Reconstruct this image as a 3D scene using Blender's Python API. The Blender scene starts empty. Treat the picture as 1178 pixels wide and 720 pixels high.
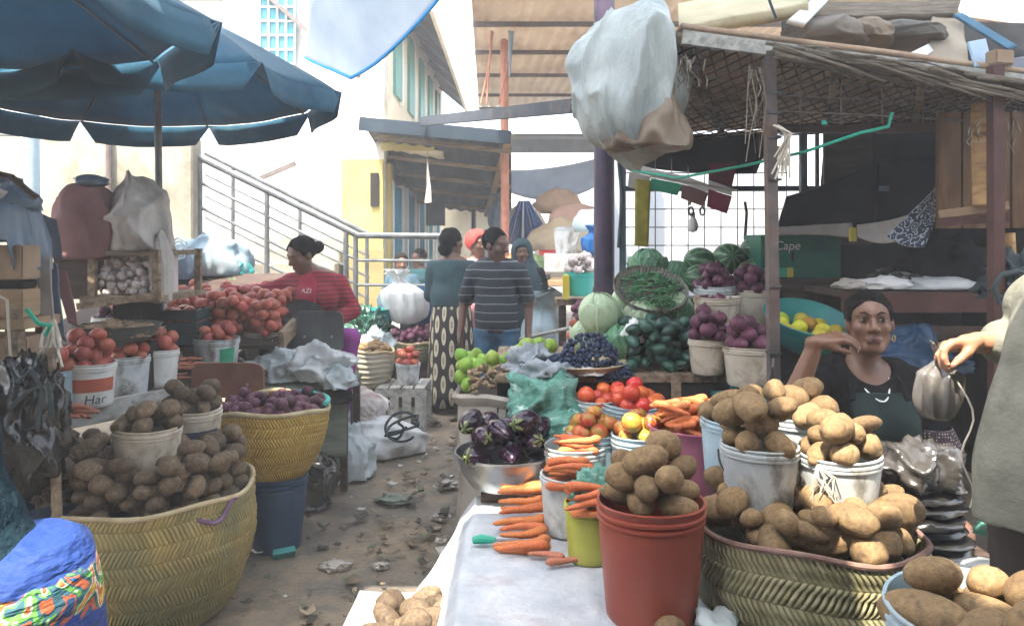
import bpy, bmesh, math, random
import numpy as np
from mathutils import Vector, Matrix, Euler
R = math.radians; PI = math.pi
sc = bpy.context.scene
rng = random.Random(7)
K, CZ, HX, HY = 850.0, 1.5, 589.0, 278.0
def W(px, py, d):
    """a point at distance d along the street, from where it shows in the photograph"""
    return ((px-HX)/K*d, d, CZ-(py-HY)/K*d)
# ------------------------------------------------------------------ camera
cd = bpy.data.cameras.new('camera'); cam = bpy.data.objects.new('camera', cd)
sc.collection.objects.link(cam); sc.camera = cam
cam.location = (0, 0, CZ); cam.rotation_euler = (R(90), 0, 0)
cd.sensor_width = 36; cd.lens = 36*K/1178; cd.shift_y = -82/1178; cd.clip_end = 500; cd.clip_start = .05
# ------------------------------------------------------------------ sky, sun, exposure
SUN = Vector((-.20, -.35, .91)).normalized()
wd = bpy.data.worlds.new('World'); sc.world = wd; wd.use_nodes = True
wn = wd.node_tree; wn.nodes.clear()
sky = wn.nodes.new('ShaderNodeTexSky'); sky.sky_type = 'NISHITA'; sky.sun_disc = False
sky.sun_elevation = math.asin(SUN.z); sky.sun_rotation = math.atan2(SUN.x, SUN.y)
sky.dust_density = 4.0; sky.air_density = 1.0
bg = wn.nodes.new('ShaderNodeBackground'); bg.inputs[1].default_value = .15
wo = wn.nodes.new('ShaderNodeOutputWorld')
hsv = wn.nodes.new('ShaderNodeHueSaturation'); hsv.inputs['Saturation'].default_value = .55; wn.links.new(sky.outputs[0], hsv.inputs['Color'])
wn.links.new(hsv.outputs[0], bg.inputs[0]); wn.links.new(bg.outputs[0], wo.inputs[0])
sd = bpy.data.lights.new('sun', 'SUN'); sd.energy = 2.7; sd.angle = R(.5); sd.color = (1, .91, .77)
so = bpy.data.objects.new('sun', sd); sc.collection.objects.link(so)
so.rotation_euler = SUN.to_track_quat('Z', 'Y').to_euler(); so.location = (0, -3, 12)
vs = sc.view_settings; vs.view_transform = 'Standard'; vs.look = 'None'; vs.gamma = 1; vs.exposure = 2.75
vs.use_curve_mapping = False
sc.render.engine = 'CYCLES'; cy = sc.cycles
cy.use_denoising = True; cy.max_bounces = 7; cy.diffuse_bounces = 4; cy.glossy_bounces = 3
cy.transmission_bounces = 4; cy.transparent_max_bounces = 8; cy.sample_clamp_indirect = 8
cy.volume_bounces = 1; cy.caustics_reflective = False; cy.caustics_refractive = False
cy.use_adaptive_sampling = True; cy.adaptive_threshold = .02
# ------------------------------------------------------------------ materials
def N(nt, t, **kw):
    n = nt.nodes.new(t)
    for k, v in kw.items(): setattr(n, k, v)
    return n
def ma(nt, op, a, b=None, c=None):
    n = N(nt, 'ShaderNodeMath', operation=op)
    for i, x in enumerate((a, b, c)):
        if x is None: continue
        if isinstance(x, (int, float)): n.inputs[i].default_value = x
        else: nt.links.new(x, n.inputs[i])
    return n.outputs[0]
def c4(c): return (c[0], c[1], c[2], 1)
def mixc(nt, f, a, b, mode='MIX'):
    n = N(nt, 'ShaderNodeMix', data_type='RGBA', blend_type=mode)
    for i, x in ((0, f), (6, a), (7, b)):
        if isinstance(x, (int, float)): n.inputs[i].default_value = x
        elif isinstance(x, tuple): n.inputs[i].default_value = c4(x)
        else: nt.links.new(x, n.inputs[i])
    return n.outputs[2]
def ramp(nt, f, stops, interp='LINEAR'):
    n = N(nt, 'ShaderNodeValToRGB'); n.color_ramp.interpolation = interp
    e = n.color_ramp.elements
    while len(e) < len(stops): e.new(.5)
    for x, (p, c) in zip(e, stops):
        x.position = p; x.color = c4(c) if isinstance(c, tuple) else (c, c, c, 1)
    nt.links.new(f, n.inputs[0]); return n.outputs[0]
def coords(nt, what='Object', scale=(1, 1, 1), rot=(0, 0, 0)):
    t = N(nt, 'ShaderNodeTexCoord'); m = N(nt, 'ShaderNodeMapping')
    m.inputs['Scale'].default_value = scale; m.inputs['Rotation'].default_value = rot
    nt.links.new(t.outputs[what], m.inputs[0]); return m.outputs[0]
def noise(nt, vec, scale, detail=5, rough=.6, dist=0):
    n = N(nt, 'ShaderNodeTexNoise'); n.inputs['Scale'].default_value = scale
    n.inputs['Detail'].default_value = detail; n.inputs['Roughness'].default_value = rough
    n.inputs['Distortion'].default_value = dist
    nt.links.new(vec, n.inputs[0]); return n.outputs[0]
def new_mat(name):
    m = bpy.data.materials.new(name); m.use_nodes = True
    nt = m.node_tree; nt.nodes.clear()
    o = N(nt, 'ShaderNodeOutputMaterial'); b = N(nt, 'ShaderNodeBsdfPrincipled')
    nt.links.new(b.outputs[0], o.inputs[0]); return m, nt, b, o
def put(nt, x, sock):
    if isinstance(x, (int, float)): sock.default_value = x
    elif isinstance(x, tuple): sock.default_value = c4(x)
    else: nt.links.new(x, sock)
def bump(nt, b, h, strength=.5, dist=.01):
    n = N(nt, 'ShaderNodeBump'); n.inputs['Strength'].default_value = strength; n.inputs['Distance'].default_value = dist
    nt.links.new(h, n.inputs['Height']); nt.links.new(n.outputs[0], b.inputs['Normal'])
def M(name, c1, c2=None, scale=6, rough=.6, bmp=0, bscale=40, bdist=.004, rand=0, metal=0, spec=.28, stretch=(1, 1, 1),
      dirt_glint=None, dscale=4, dlo=.5, dhi=.7, trans=0, coat=0, lo=.35, hi=.65, alpha=1, sheen=0, randhue=0, rvar=.1):
    m, nt, b, o = new_mat(name)
    v = coords(nt, scale=stretch)
    col = c1
    if c2:
        col = ramp(nt, noise(nt, v, scale, 6), [(lo, c1), (hi, c2)])
    else:
        col = mixc(nt, 0.0, c1, c1)
    if dirt_glint:
        f = ramp(nt, noise(nt, v, dscale, 8, .65, .4), [(dlo, 0.0), (dhi, 1.0)])
        col = mixc(nt, f, col, dirt_glint)
    if rand or randhue:
        oi = N(nt, 'ShaderNodeObjectInfo'); hs = N(nt, 'ShaderNodeHueSaturation')
        nt.links.new(col, hs.inputs['Color'])
        r = oi.outputs['Random']
        nt.links.new(ma(nt, 'MULTIPLY_ADD', r, 2*rand, 1-rand), hs.inputs['Value'])
        r2 = ma(nt, 'FRACT', ma(nt, 'MULTIPLY', r, 17.31))
        nt.links.new(ma(nt, 'MULTIPLY_ADD', r2, 2*randhue, .5-randhue), hs.inputs['Hue'])
        col = hs.outputs[0]
    put(nt, col, b.inputs['Base Color'])
    b.inputs['Metallic'].default_value = metal; b.inputs['Specular IOR Level'].default_value = spec
    rn = noise(nt, v, scale*1.7, 4)
    put(nt, ma(nt, 'MULTIPLY_ADD', rn, 2*rvar, rough-rvar), b.inputs['Roughness'])
    b.inputs['Coat Weight'].default_value = coat; b.inputs['Coat Roughness'].default_value = .12
    if sheen: b.inputs['Sheen Weight'].default_value = sheen
    if alpha < 1: b.inputs['Alpha'].default_value = alpha
    if bmp: bump(nt, b, noise(nt, v, bscale, 5, .6), bmp, bdist)
    if trans:
        t = N(nt, 'ShaderNodeBsdfTranslucent'); put(nt, col, t.inputs[0])
        mx = N(nt, 'ShaderNodeMixShader'); mx.inputs[0].default_value = trans
        nt.links.new(b.outputs[0], mx.inputs[1]); nt.links.new(t.outputs[0], mx.inputs[2]); nt.links.new(mx.outputs[0], o.inputs[0])
    return m
def weave(name, c1, c2, rows, cols, slant=.7, c3=None):
    m, nt, b, o = new_mat(name)
    t = N(nt, 'ShaderNodeTexCoord'); s = N(nt, 'ShaderNodeSeparateXYZ'); nt.links.new(t.outputs['UV'], s.inputs[0])
    v = ma(nt, 'MULTIPLY', s.outputs[1], rows); fv = ma(nt, 'FRACT', v); fl = ma(nt, 'FLOOR', v)
    par = ma(nt, 'MULTIPLY_ADD', ma(nt, 'MODULO', fl, 2.0), 2.0, -1.0)
    u = ma(nt, 'MULTIPLY_ADD', s.outputs[0], cols, ma(nt, 'MULTIPLY', ma(nt, 'MULTIPLY', fv, slant), par))
    nz = noise(nt, coords(nt), 6, 4)
    u = ma(nt, 'ADD', u, ma(nt, 'MULTIPLY', nz, .5))
    h1 = ma(nt, 'ABSOLUTE', ma(nt, 'SINE', ma(nt, 'MULTIPLY', u, PI)))
    h2 = ma(nt, 'POWER', ma(nt, 'SINE', ma(nt, 'MULTIPLY', fv, PI)), .5)
    h = ma(nt, 'MULTIPLY', h1, h2)
    cell = N(nt, 'ShaderNodeTexWhiteNoise', noise_dimensions='2D'); cb = N(nt, 'ShaderNodeCombineXYZ')
    nt.links.new(ma(nt, 'FLOOR', u), cb.inputs[0]); nt.links.new(fl, cb.inputs[1]); nt.links.new(cb.outputs[0], cell.inputs[0])
    col = mixc(nt, cell.outputs[0], c1, c2)
    if c3:
        f = ramp(nt, noise(nt, coords(nt), 2.2, 5), [(.42, 0.0), (.62, 1.0)])
        col = mixc(nt, f, col, c3)
    col = mixc(nt, ramp(nt, h, [(0.0, .62), (.35, 0.0)]), col, (c1[0]*.35, c1[1]*.33, c1[2]*.3))
    put(nt, col, b.inputs['Base Color']); b.inputs['Roughness'].default_value = .62; b.inputs['Specular IOR Level'].default_value = .35
    bump(nt, b, h, .9, .008)
    return m
# ------------------------------------------------------------------ meshes
def mesh_from(name, V, F, mats, smooth=True, fuv=None, sharp=None, midx=None):
    me = bpy.data.meshes.new(name)
    me.from_pydata([tuple(map(float, p)) for p in V], [], [tuple(map(int, f)) for f in F])
    if not isinstance(mats, (list, tuple)): mats = [mats]
    for m in mats: me.materials.append(m)
    if smooth:
        me.polygons.foreach_set('use_smooth', [True]*len(me.polygons))
        if sharp: me.set_sharp_from_angle(angle=R(sharp))
    if midx is not None: me.polygons.foreach_set('material_index', [int(i) for i in midx])
    if fuv and any(u is not None for u in fuv):
        l = me.uv_layers.new(name='UVMap'); data = np.zeros(len(me.loops)*2, dtype=np.float32); k = 0
        for f, u in zip(F, fuv):
            if u is not None:
                for j, q in enumerate(u): data[2*(k+j)] = q[0]; data[2*(k+j)+1] = q[1]
            k += len(f)
        l.data.foreach_set('uv', data)
    me.update(); return me
def props(o, label=None, cat=None, group=None, kind=None):
    if label: o['label'] = label
    if cat: o['category'] = cat
    if group: o['group'] = group
    if kind: o['kind'] = kind
    return o
def link(name, me, parent=None, local=False, recenter=True):
    if parent is None and recenter:
        co = np.empty(len(me.vertices)*3, dtype=np.float32); me.vertices.foreach_get('co', co); co = co.reshape(-1, 3)
        c = Vector((float(co[:, 0].min()+co[:, 0].max())/2, float(co[:, 1].min()+co[:, 1].max())/2, float(co[:, 2].min())))
        me.transform(Matrix.Translation(-c))
    o = bpy.data.objects.new(name, me); sc.collection.objects.link(o)
    if parent is None and recenter: o.location = c
    if parent is not None:
        o.parent = parent
        if parent.type == 'EMPTY' and not local:
            o.matrix_parent_inverse = Matrix.Translation(-parent.location)
        elif parent.type == 'MESH' and not local and parent.parent is None:
            o.matrix_parent_inverse = Matrix.Translation(-parent.location)
    return o
def thing(name, label, cat, loc=(0, 0, 0), group=None, rz=0, kind=None):
    o = bpy.data.objects.new(name, None); sc.collection.objects.link(o)
    o.location = loc; o.rotation_euler = (0, 0, rz); o.empty_display_size = .1
    return props(o, label, cat, group, kind)
def rotm(rx=0, ry=0, rz=0): return np.array(Euler((rx, ry, rz)).to_matrix())
class MB:
    def __init__(s): s.v = []; s.f = []; s.u = []
    def add(s, V, F, U=None):
        o = len(s.v); s.v += [tuple(p) for p in V]
        s.f += [tuple(i+o for i in f) for f in F]; s.u += (U if U else [None]*len(F)); return s
    def box(s, c, sz, rot=(0, 0, 0), taper=1):
        h = np.array(sz)/2; m = rotm(*rot)
        V = [m @ (np.array((x*(taper if z > 0 else 1), y*(taper if z > 0 else 1), z))*h)+np.array(c) for x in (-1, 1) for y in (-1, 1) for z in (-1, 1)]
        return s.add(V, [(0, 1, 3, 2), (4, 6, 7, 5), (0, 4, 5, 1), (2, 3, 7, 6), (0, 2, 6, 4), (1, 5, 7, 3)])
    def bar(s, a, b, w, h=None, roll=0):
        a, b = Vector(a), Vector(b); h = h or w; d = b-a
        q = d.to_track_quat('Z', 'Y'); q = q @ Euler((0, 0, roll)).to_quaternion(); m = q.to_matrix()
        V = []
        for p in (a, b):
            for x, y in ((-1, -1), (1, -1), (1, 1), (-1, 1)): V.append(p + m @ Vector((x*w/2, y*h/2, 0)))
        return s.add(V, [(3, 2, 1, 0), (4, 5, 6, 7), (0, 1, 5, 4), (1, 2, 6, 5), (2, 3, 7, 6), (3, 0, 4, 7)])
    def tube(s, pts, r, seg=8, caps=True, closed=False):
        P = [Vector(p) for p in pts]; n = len(P); rs = r if isinstance(r, (list, tuple)) else [r]*n
        V = []; F = []; U = []; up = None
        for i, p in enumerate(P):
            if closed: t = P[(i+1) % n]-P[i-1]
            else: t = P[min(i+1, n-1)]-P[max(i-1, 0)]
            t.normalize()
            if up is None:
                up = t.orthogonal().normalized()
            else:
                up = (up-t*up.dot(t)); up = up.normalized() if up.length > 1e-6 else t.orthogonal().normalized()
            w = t.cross(up)
            for k in range(seg):
                a = 2*PI*k/seg; V.append(p+(up*math.cos(a)+w*math.sin(a))*rs[i])
        m = n if closed else n-1
        for i in range(m):
            for k in range(seg):
                a, b = i*seg+k, i*seg+(k+1) % seg; c = ((i+1) % n)*seg+(k+1) % seg; d = ((i+1) % n)*seg+k
                F.append((a, b, c, d)); U.append([(k/seg, i/m), ((k+1)/seg, i/m), ((k+1)/seg, (i+1)/m), (k/seg, (i+1)/m)])
        if caps and not closed:
            F.append(tuple(range(seg-1, -1, -1))); U.append(None); F.append(tuple((n-1)*seg+k for k in range(seg))); U.append(None)
        return s.add(V, F, U)
    def lathe(s, prof, seg=32, c=(0, 0, 0), sx=1, sy=1, fn=None, capb=True, capt=False):
        V = []; F = []; U = []; n = len(prof)
        L = [0]
        for i in range(1, n): L.append(L[-1]+math.hypot(prof[i][0]-prof[i-1][0], prof[i][1]-prof[i-1][1]))
        T = max(L[-1], 1e-6)
        for i, (r, z) in enumerate(prof):
            for k in range(seg):
                a = 2*PI*k/seg; rr, zz = (r, z) if fn is None else fn(r, z, a, i/(n-1))
                V.append((c[0]+rr*math.cos(a)*sx, c[1]+rr*math.sin(a)*sy, c[2]+zz))
        for i in range(n-1):
            for k in range(seg):
                k2 = (k+1) % seg
                F.append((i*seg+k, i*seg+k2, (i+1)*seg+k2, (i+1)*seg+k))
                U.append([(k/seg, L[i]/T), ((k+1)/seg, L[i]/T), ((k+1)/seg, L[i+1]/T), (k/seg, L[i+1]/T)])
        if capb: F.append(tuple(range(seg-1, -1, -1))); U.append(None)
        if capt: F.append(tuple((n-1)*seg+k for k in range(seg))); U.append(None)
        return s.add(V, F, U)
    def sheet(s, P, th=.004):
        """a grid of points as a cloth of thickness th, closed all round"""
        P = np.array(P, dtype=float); nu, nv = P.shape[:2]
        du = np.gradient(P, axis=0); dv = np.gradient(P, axis=1); n = np.cross(du, dv)
        n /= np.maximum(np.linalg.norm(n, axis=2, keepdims=True), 1e-9)
        A = P+n*th/2; B = P-n*th/2; V = list(A.reshape(-1, 3))+list(B.reshape(-1, 3)); q = nu*nv; F = []; U = []
        for i in range(nu-1):
            for j in range(nv-1):
                a, b, c, d = i*nv+j, (i+1)*nv+j, (i+1)*nv+j+1, i*nv+j+1
                uv = [(i/(nu-1), j/(nv-1)), ((i+1)/(nu-1), j/(nv-1)), ((i+1)/(nu-1), (j+1)/(nv-1)), (i/(nu-1), (j+1)/(nv-1))]
                F.append((a, b, c, d)); U.append(uv); F.append((q+d, q+c, q+b, q+a)); U.append(uv[::-1])
        edge = [(i, 0) for i in range(nu-1)]+[(nu-1, j) for j in range(nv-1)]+[(i, nv-1) for i in range(nu-1, 0, -1)]+[(0, j) for j in range(nv-1, 0, -1)]
        ids = [i*nv+j for i, j in edge]; m = len(ids)
        for k in range(m):
            a, b = ids[k], ids[(k+1) % m]; F.append((b, a, q+a, q+b)); U.append(None)
        return s.add(V, F, U)
    def prism(s, poly, z0, z1):
        n = len(poly); V = [(x, y, z0) for x, y in poly]+[(x, y, z1) for x, y in poly]
        F = [tuple(range(n-1, -1, -1)), tuple(range(n, 2*n))]+[(i, (i+1) % n, n+(i+1) % n, n+i) for i in range(n)]
        return s.add(V, F)
    def build(s, name, mat, parent=None, local=False, smooth=True, sharp=35, bev=0, recenter=True, xf=None):
        V = s.v
        if xf is not None: V = [xf @ Vector(p) for p in V]
        me = mesh_from(name, V, s.f, mat, smooth, s.u, sharp)
        if bev:
            bm = bmesh.new(); bm.from_mesh(me)
            es = [e for e in bm.edges if len(e.link_faces) == 2 and e.calc_face_angle(0) > R(40)]
            bmesh.ops.bevel(bm, geom=es, offset=bev, segments=2, affect='EDGES', clamp_overlap=True)
            bm.to_mesh(me); bm.free()
            me.polygons.foreach_set('use_smooth', [True]*len(me.polygons)); me.set_sharp_from_angle(angle=R(sharp))
        return link(name, me, parent, local, recenter)
# smooth pseudo-random field
_w = {}
def fz(P, scale, seed=0, oc=3):
    P = np.asarray(P, dtype=float); out = np.zeros(P.shape[:-1]); amp = 1; tot = 0
    for o in range(oc):
        key = (seed, o)
        if key not in _w:
            r = np.random.RandomState(seed*31+o+5); k = r.normal(size=(7, 3)); k /= np.linalg.norm(k, axis=1, keepdims=True)
            _w[key] = (k*r.uniform(.6, 1.5, (7, 1)), r.uniform(0, 6.28, 7))
        k, ph = _w[key]
        out += amp*np.sin(P @ (k*scale*2**o).T+ph).sum(-1)/3.2; tot += amp; amp *= .5
    return out/tot
def ridge(P, scale, seed=0, oc=3): return 1-np.minimum(np.abs(fz(P, scale, seed, oc))*2.2, 1)
# voxel bodies: smooth unions of limbs, meshed as one continuous surface
class Vox:
    def __init__(s, lo, hi, h):
        s.lo = np.array(lo, dtype=float); s.h = h; s.n = np.ceil((np.array(hi)-s.lo)/h).astype(int)+1
        s.S = np.full(s.n, .5, dtype=np.float32)
    def reg(s, lo, hi):
        a = np.clip(np.floor((np.array(lo)-s.lo)/s.h).astype(int), 0, s.n); b = np.clip(np.ceil((np.array(hi)-s.lo)/s.h).astype(int)+1, 0, s.n)
        sl = tuple(slice(x, y) for x, y in zip(a, b))
        g = np.meshgrid(*[s.lo[i]+s.h*np.arange(a[i], b[i]) for i in range(3)], indexing='ij')
        return sl, np.stack(g, -1)
    def _u(s, sl, d, k, sub=False):
        a = s.S[sl]
        if a.size == 0: return
        if sub: d = -d; h = np.clip(.5-.5*(a-d)/k, 0, 1); s.S[sl] = a*(1-h)+d*h+k*h*(1-h)
        else: h = np.clip(.5+.5*(a-d)/k, 0, 1); s.S[sl] = a*(1-h)+d*h-k*h*(1-h)
    def cap(s, a, b, ra, rb=None, k=.02, sub=False):
        rb = ra if rb is None else rb; a = np.array(a, float); b = np.array(b, float); m = max(ra, rb)+k+3*s.h
        sl, P = s.reg(np.minimum(a, b)-m, np.maximum(a, b)+m); d = b-a
        t = np.clip(((P-a) @ d)/max(d @ d, 1e-9), 0, 1)
        s._u(sl, np.linalg.norm(P-a-t[..., None]*d, axis=-1)-(ra+(rb-ra)*t), k, sub); return s
    def ell(s, c, r, m=None, k=.02, sub=False):
        c = np.array(c, float); r = np.array(r, float); mm = max(r)+k+3*s.h
        sl, P = s.reg(c-mm, c+mm); Q = P-c
        if m is not None: Q = Q @ np.array(m)
        k0 = np.linalg.norm(Q/r, axis=-1); k1 = np.linalg.norm(Q/r**2, axis=-1)
        s._u(sl, k0*(k0-1)/np.maximum(k1, 1e-6), k, sub); return s
    def clip(s, p, n):
        """cut away what lies on the side n points to"""
        sl, P = s.reg(s.lo, s.lo+s.h*s.n); n = np.array(n, float); n /= np.linalg.norm(n)
        d = ((P-np.array(p)) @ n)[tuple(slice(0, x) for x in s.n)]
        s.S = np.maximum(s.S, d.astype(np.float32)); return s
    def rough(s, amp, scale, seed=0, stretch=(1, 1, 1), oc=3):
        sl, P = s.reg(s.lo, s.lo+s.h*s.n); s.S = s.S+(amp*fz(P*np.array(stretch), scale, seed, oc)).astype(np.float32)[tuple(slice(0, x) for x in s.n)]; return s
    def mesh(s):
        S = s.S; ins = S < 0; nx, ny, nz = S.shape
        cs = [(i, j, k) for i in (0, 1) for j in (0, 1) for k in (0, 1)]
        c8 = [S[i:nx-1+i, j:ny-1+j, k:nz-1+k] for i, j, k in cs]; n_in = sum((c < 0).astype(np.int8) for c in c8)
        act = (n_in > 0) & (n_in < 8); I = np.argwhere(act); idx = -np.ones(act.shape, dtype=np.int64); idx[act] = np.arange(len(I))
        vals = np.stack([c[act] for c in c8], 1); pos = np.zeros((len(I), 3)); cnt = np.zeros((len(I), 1))
        cc = np.array(cs, float)
        for a in range(8):
            for b in range(a+1, 8):
                if np.abs(cc[a]-cc[b]).sum() != 1: continue
                va, vb = vals[:, a], vals[:, b]; m = (va < 0) != (vb < 0)
                t = np.where(m, va/np.where(m, va-vb, 1), 0)[:, None]
                pos += m[:, None]*(cc[a]+(cc[b]-cc[a])*t); cnt += m[:, None]
        V = s.lo+s.h*(I+pos/np.maximum(cnt, 1)); F = []
        for ax in range(3):
            o1, o2 = [(1, 2), (2, 0), (0, 1)][ax]
            a = np.take(ins, np.arange(S.shape[ax]-1), ax); b = np.take(ins, np.arange(1, S.shape[ax]), ax)
            E = np.argwhere(a != b); E = E[(E[:, o1] > 0) & (E[:, o2] > 0) & (E[:, o1] < S.shape[o1]-1) & (E[:, o2] < S.shape[o2]-1)]
            d1 = np.zeros(3, int); d1[o1] = 1; d2 = np.zeros(3, int); d2[o2] = 1
            q = np.stack([idx[tuple((E-d1-d2).T)], idx[tuple((E-d2).T)], idx[tuple(E.T)], idx[tuple((E-d1).T)]], 1)
            fl = ~a[tuple(E.T)]; q[fl] = q[fl][:, ::-1]; F.append(q)
        return V, np.concatenate(F)
    def build(s, name, mats, parent=None, disp=None, region=None, local=False):
        V, F = s.mesh()
        if disp is not None: V = disp(V)
        mi = None
        if region is not None: mi = region(V[F].mean(1))
        return link(name, mesh_from(name, V, F, mats, True, None, None, mi), parent, local)
def text_mesh(txt, size, bend=None):
    cu = bpy.data.curves.new('lettering', 'FONT'); cu.body = txt; cu.size = size; cu.align_x = 'CENTER'; cu.align_y = 'CENTER'; cu.shear = .15
    o = bpy.data.objects.new('lettering', cu); sc.collection.objects.link(o)
    me = o.to_mesh(); V = [tuple(v.co) for v in me.vertices]; F = [tuple(p.vertices) for p in me.polygons]
    o.to_mesh_clear(); bpy.data.objects.remove(o); bpy.data.curves.remove(cu)
    return V, F
# ------------------------------------------------------------------ produce: one shape of each kind, then copies
def ico(sub=3):
    bm = bmesh.new(); bmesh.ops.create_icosphere(bm, subdivisions=sub, radius=1)
    V = np.array([v.co[:] for v in bm.verts]); F = [tuple(v.index for v in f.verts) for f in bm.faces]; bm.free(); return V, F
ICO3 = ico(4); ICO2 = ico(3)
def produce(name, mat, fn, n, fine=False):
    out = []
    for i in range(n):
        V, F = ICO3 if fine else ICO2
        out.append(mesh_from(name, fn(V.copy(), i), F, mat))
    return out
def f_potato(V, i):
    r = np.random.RandomState(i+3); d = 1+.15*fz(V, 1.6, i+1, 2)+.035*fz(V, 6, i+20, 2)
    for k in range(9):
        c = r.normal(size=3); c /= np.linalg.norm(c); a = np.linalg.norm(V-c, axis=1); d = d-.07*np.exp(-(a/.13)**2)+.03*np.exp(-((a-.2)/.1)**2)
    return V*d[:, None]*np.array((r.uniform(1.1, 1.5), r.uniform(.82, .98), r.uniform(.72, .88)))
def f_tomato(V, i):
    d = 1+.045*fz(V, 1.8, i+40, 2); z = V[:, 2]; dim = np.exp(-((1-z)/.06))*.22
    return V*(d-dim)[:, None]*np.array((1, .96, .86+.14*(i % 2)))
def f_onion(V, i):
    z = V[:, 2]; d = 1+.04*fz(V, 1.8, i+60, 2)+.45*np.exp(-((1-z)/.018))+.1*np.exp(-((1+z)/.02))
    return V*d[:, None]*np.array((1, .97, .88))
def f_lime(V, i):
    z = V[:, 2]; d = 1+.03*fz(V, 2, i+80, 2)+.14*np.exp(-((1-np.abs(z))/.03)); return V*d[:, None]*np.array((1, 1, 1.08))
def f_avocado(V, i):
    x = V[:, 0]; t = 1-.26*np.clip(x, 0, 1)**1.2; return np.stack([x*1.5, V[:, 1]*t, V[:, 2]*t], 1)*(1+.03*fz(V, 3, i+90, 2))[:, None]
def f_eggplant(V, i):
    x = V[:, 0]; t = .96-.3*np.clip(x+.1, 0, 1.1)**1.3; b = .18*(x**2)*(1 if i % 2 else -.5)
    return np.stack([x*1.75, V[:, 1]*t+b, V[:, 2]*t], 1)*(1+.025*fz(V, 1.7, i+100, 2))[:, None]
def f_garlic(V, i):
    a = np.arctan2(V[:, 1], V[:, 0]); s = np.sqrt(np.clip(1-V[:, 2]**2, 0, 1)); d = 1+.09*s*np.cos(a*7+i)+.05*fz(V, 2, i+110, 2)+.6*np.exp(-((1-V[:, 2])/.03))
    return V*d[:, None]*np.array((1, 1, .85))
def f_melon(V, i): return V*(1+.02*fz(V, 2, i+120, 2))[:, None]*np.array((1.12, 1, .98))
def carrot_mesh(mat, i, L=1.0, r=.11):
    q = np.random.RandomState(i+9); mb = MB(); pts = []; rs = []
    b1, b2 = q.uniform(-.07, .07, 2)
    for k in range(15):
        t = k/14; pts.append((t*L-L/2, b1*math.sin(PI*t)+.012*math.sin(9*t+i), b2*math.sin(PI*t)))
        rr = r*(1-.62*t**1.1)*(1+.05*math.sin(31*t+i*2)+.03*math.sin(57*t))
        if k == 0: rr *= .35
        if k == 1: rr *= .88
        if k == 14: rr *= .35
        rs.append(rr)
    mb.tube(pts, rs, 10); return mesh_from('carrot', mb.v, mb.f, mat, True, mb.u, 70)
def spawn(name, me, p, size, rot, label, cat, group, kids=()):
    o = bpy.data.objects.new(name, me); sc.collection.objects.link(o)
    o.location = p; o.scale = (size, size, size) if isinstance(size, float) else size; o.rotation_euler = rot
    props(o, label, cat, group)
    for kn, km in kids:
        c = bpy.data.objects.new(kn, km); sc.collection.objects.link(c); c.parent = o
    return o
def heap(name, meshes, n, r, region, base, label, cat, group, seed=1, jr=.12, tilt=.5, kids=None, tries=14, pack=.86, flat=1.0, align=None):
    """drop n pieces one by one, each into the lowest free spot it finds"""
    q = random.Random(seed); pts = []; out = []
    for i in range(n):
        best = None; ri = r*q.uniform(1-jr, 1+jr)
        for _ in range(tries):
            x, y = region(q); z = base(x, y)+ri*flat*.8
            for (a, b, c, rr) in pts:
                d2 = (x-a)**2+(y-b)**2; s = (ri+rr)*pack
                if d2 < s*s: z = max(z, c+math.sqrt(s*s-d2)*flat)
            if best is None or z < best[2]: best = (x, y, z)
        x, y, z = best; pts.append((x, y, z, ri)); k = q.randrange(len(meshes))
        rot = (q.uniform(-tilt, tilt), q.uniform(-tilt, tilt), q.uniform(0, 6.28)) if align is None else (q.uniform(0, 6.28), q.uniform(-.18, .18), align+q.uniform(-.3, .3))
        out.append(spawn(name, meshes[k], (x, y, z), ri, rot, label, cat, group, kids[k] if kids else ()))
    return out
def disc(cx, cy, rx, ry=None, pw=.5):
    ry = ry or rx
    def f(q):
        a = q.uniform(0, 2*PI); t = q.random()**pw; return cx+rx*t*math.cos(a), cy+ry*t*math.sin(a)
    return f
def dome(cx, cy, rx, z, h, ry=None):
    ry = ry or rx
    return lambda x, y: z+h*max(0, 1-((x-cx)/rx)**2-((y-cy)/ry)**2)
def quadreg(p0, p1, p2, p3):
    def f(q):
        u, v = q.random(), q.random()
        return tuple((1-u)*(1-v)*a+u*(1-v)*b+u*v*c+(1-u)*v*d for a, b, c, d in zip(p0[:2], p1[:2], p2[:2], p3[:2]))
    return f
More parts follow.
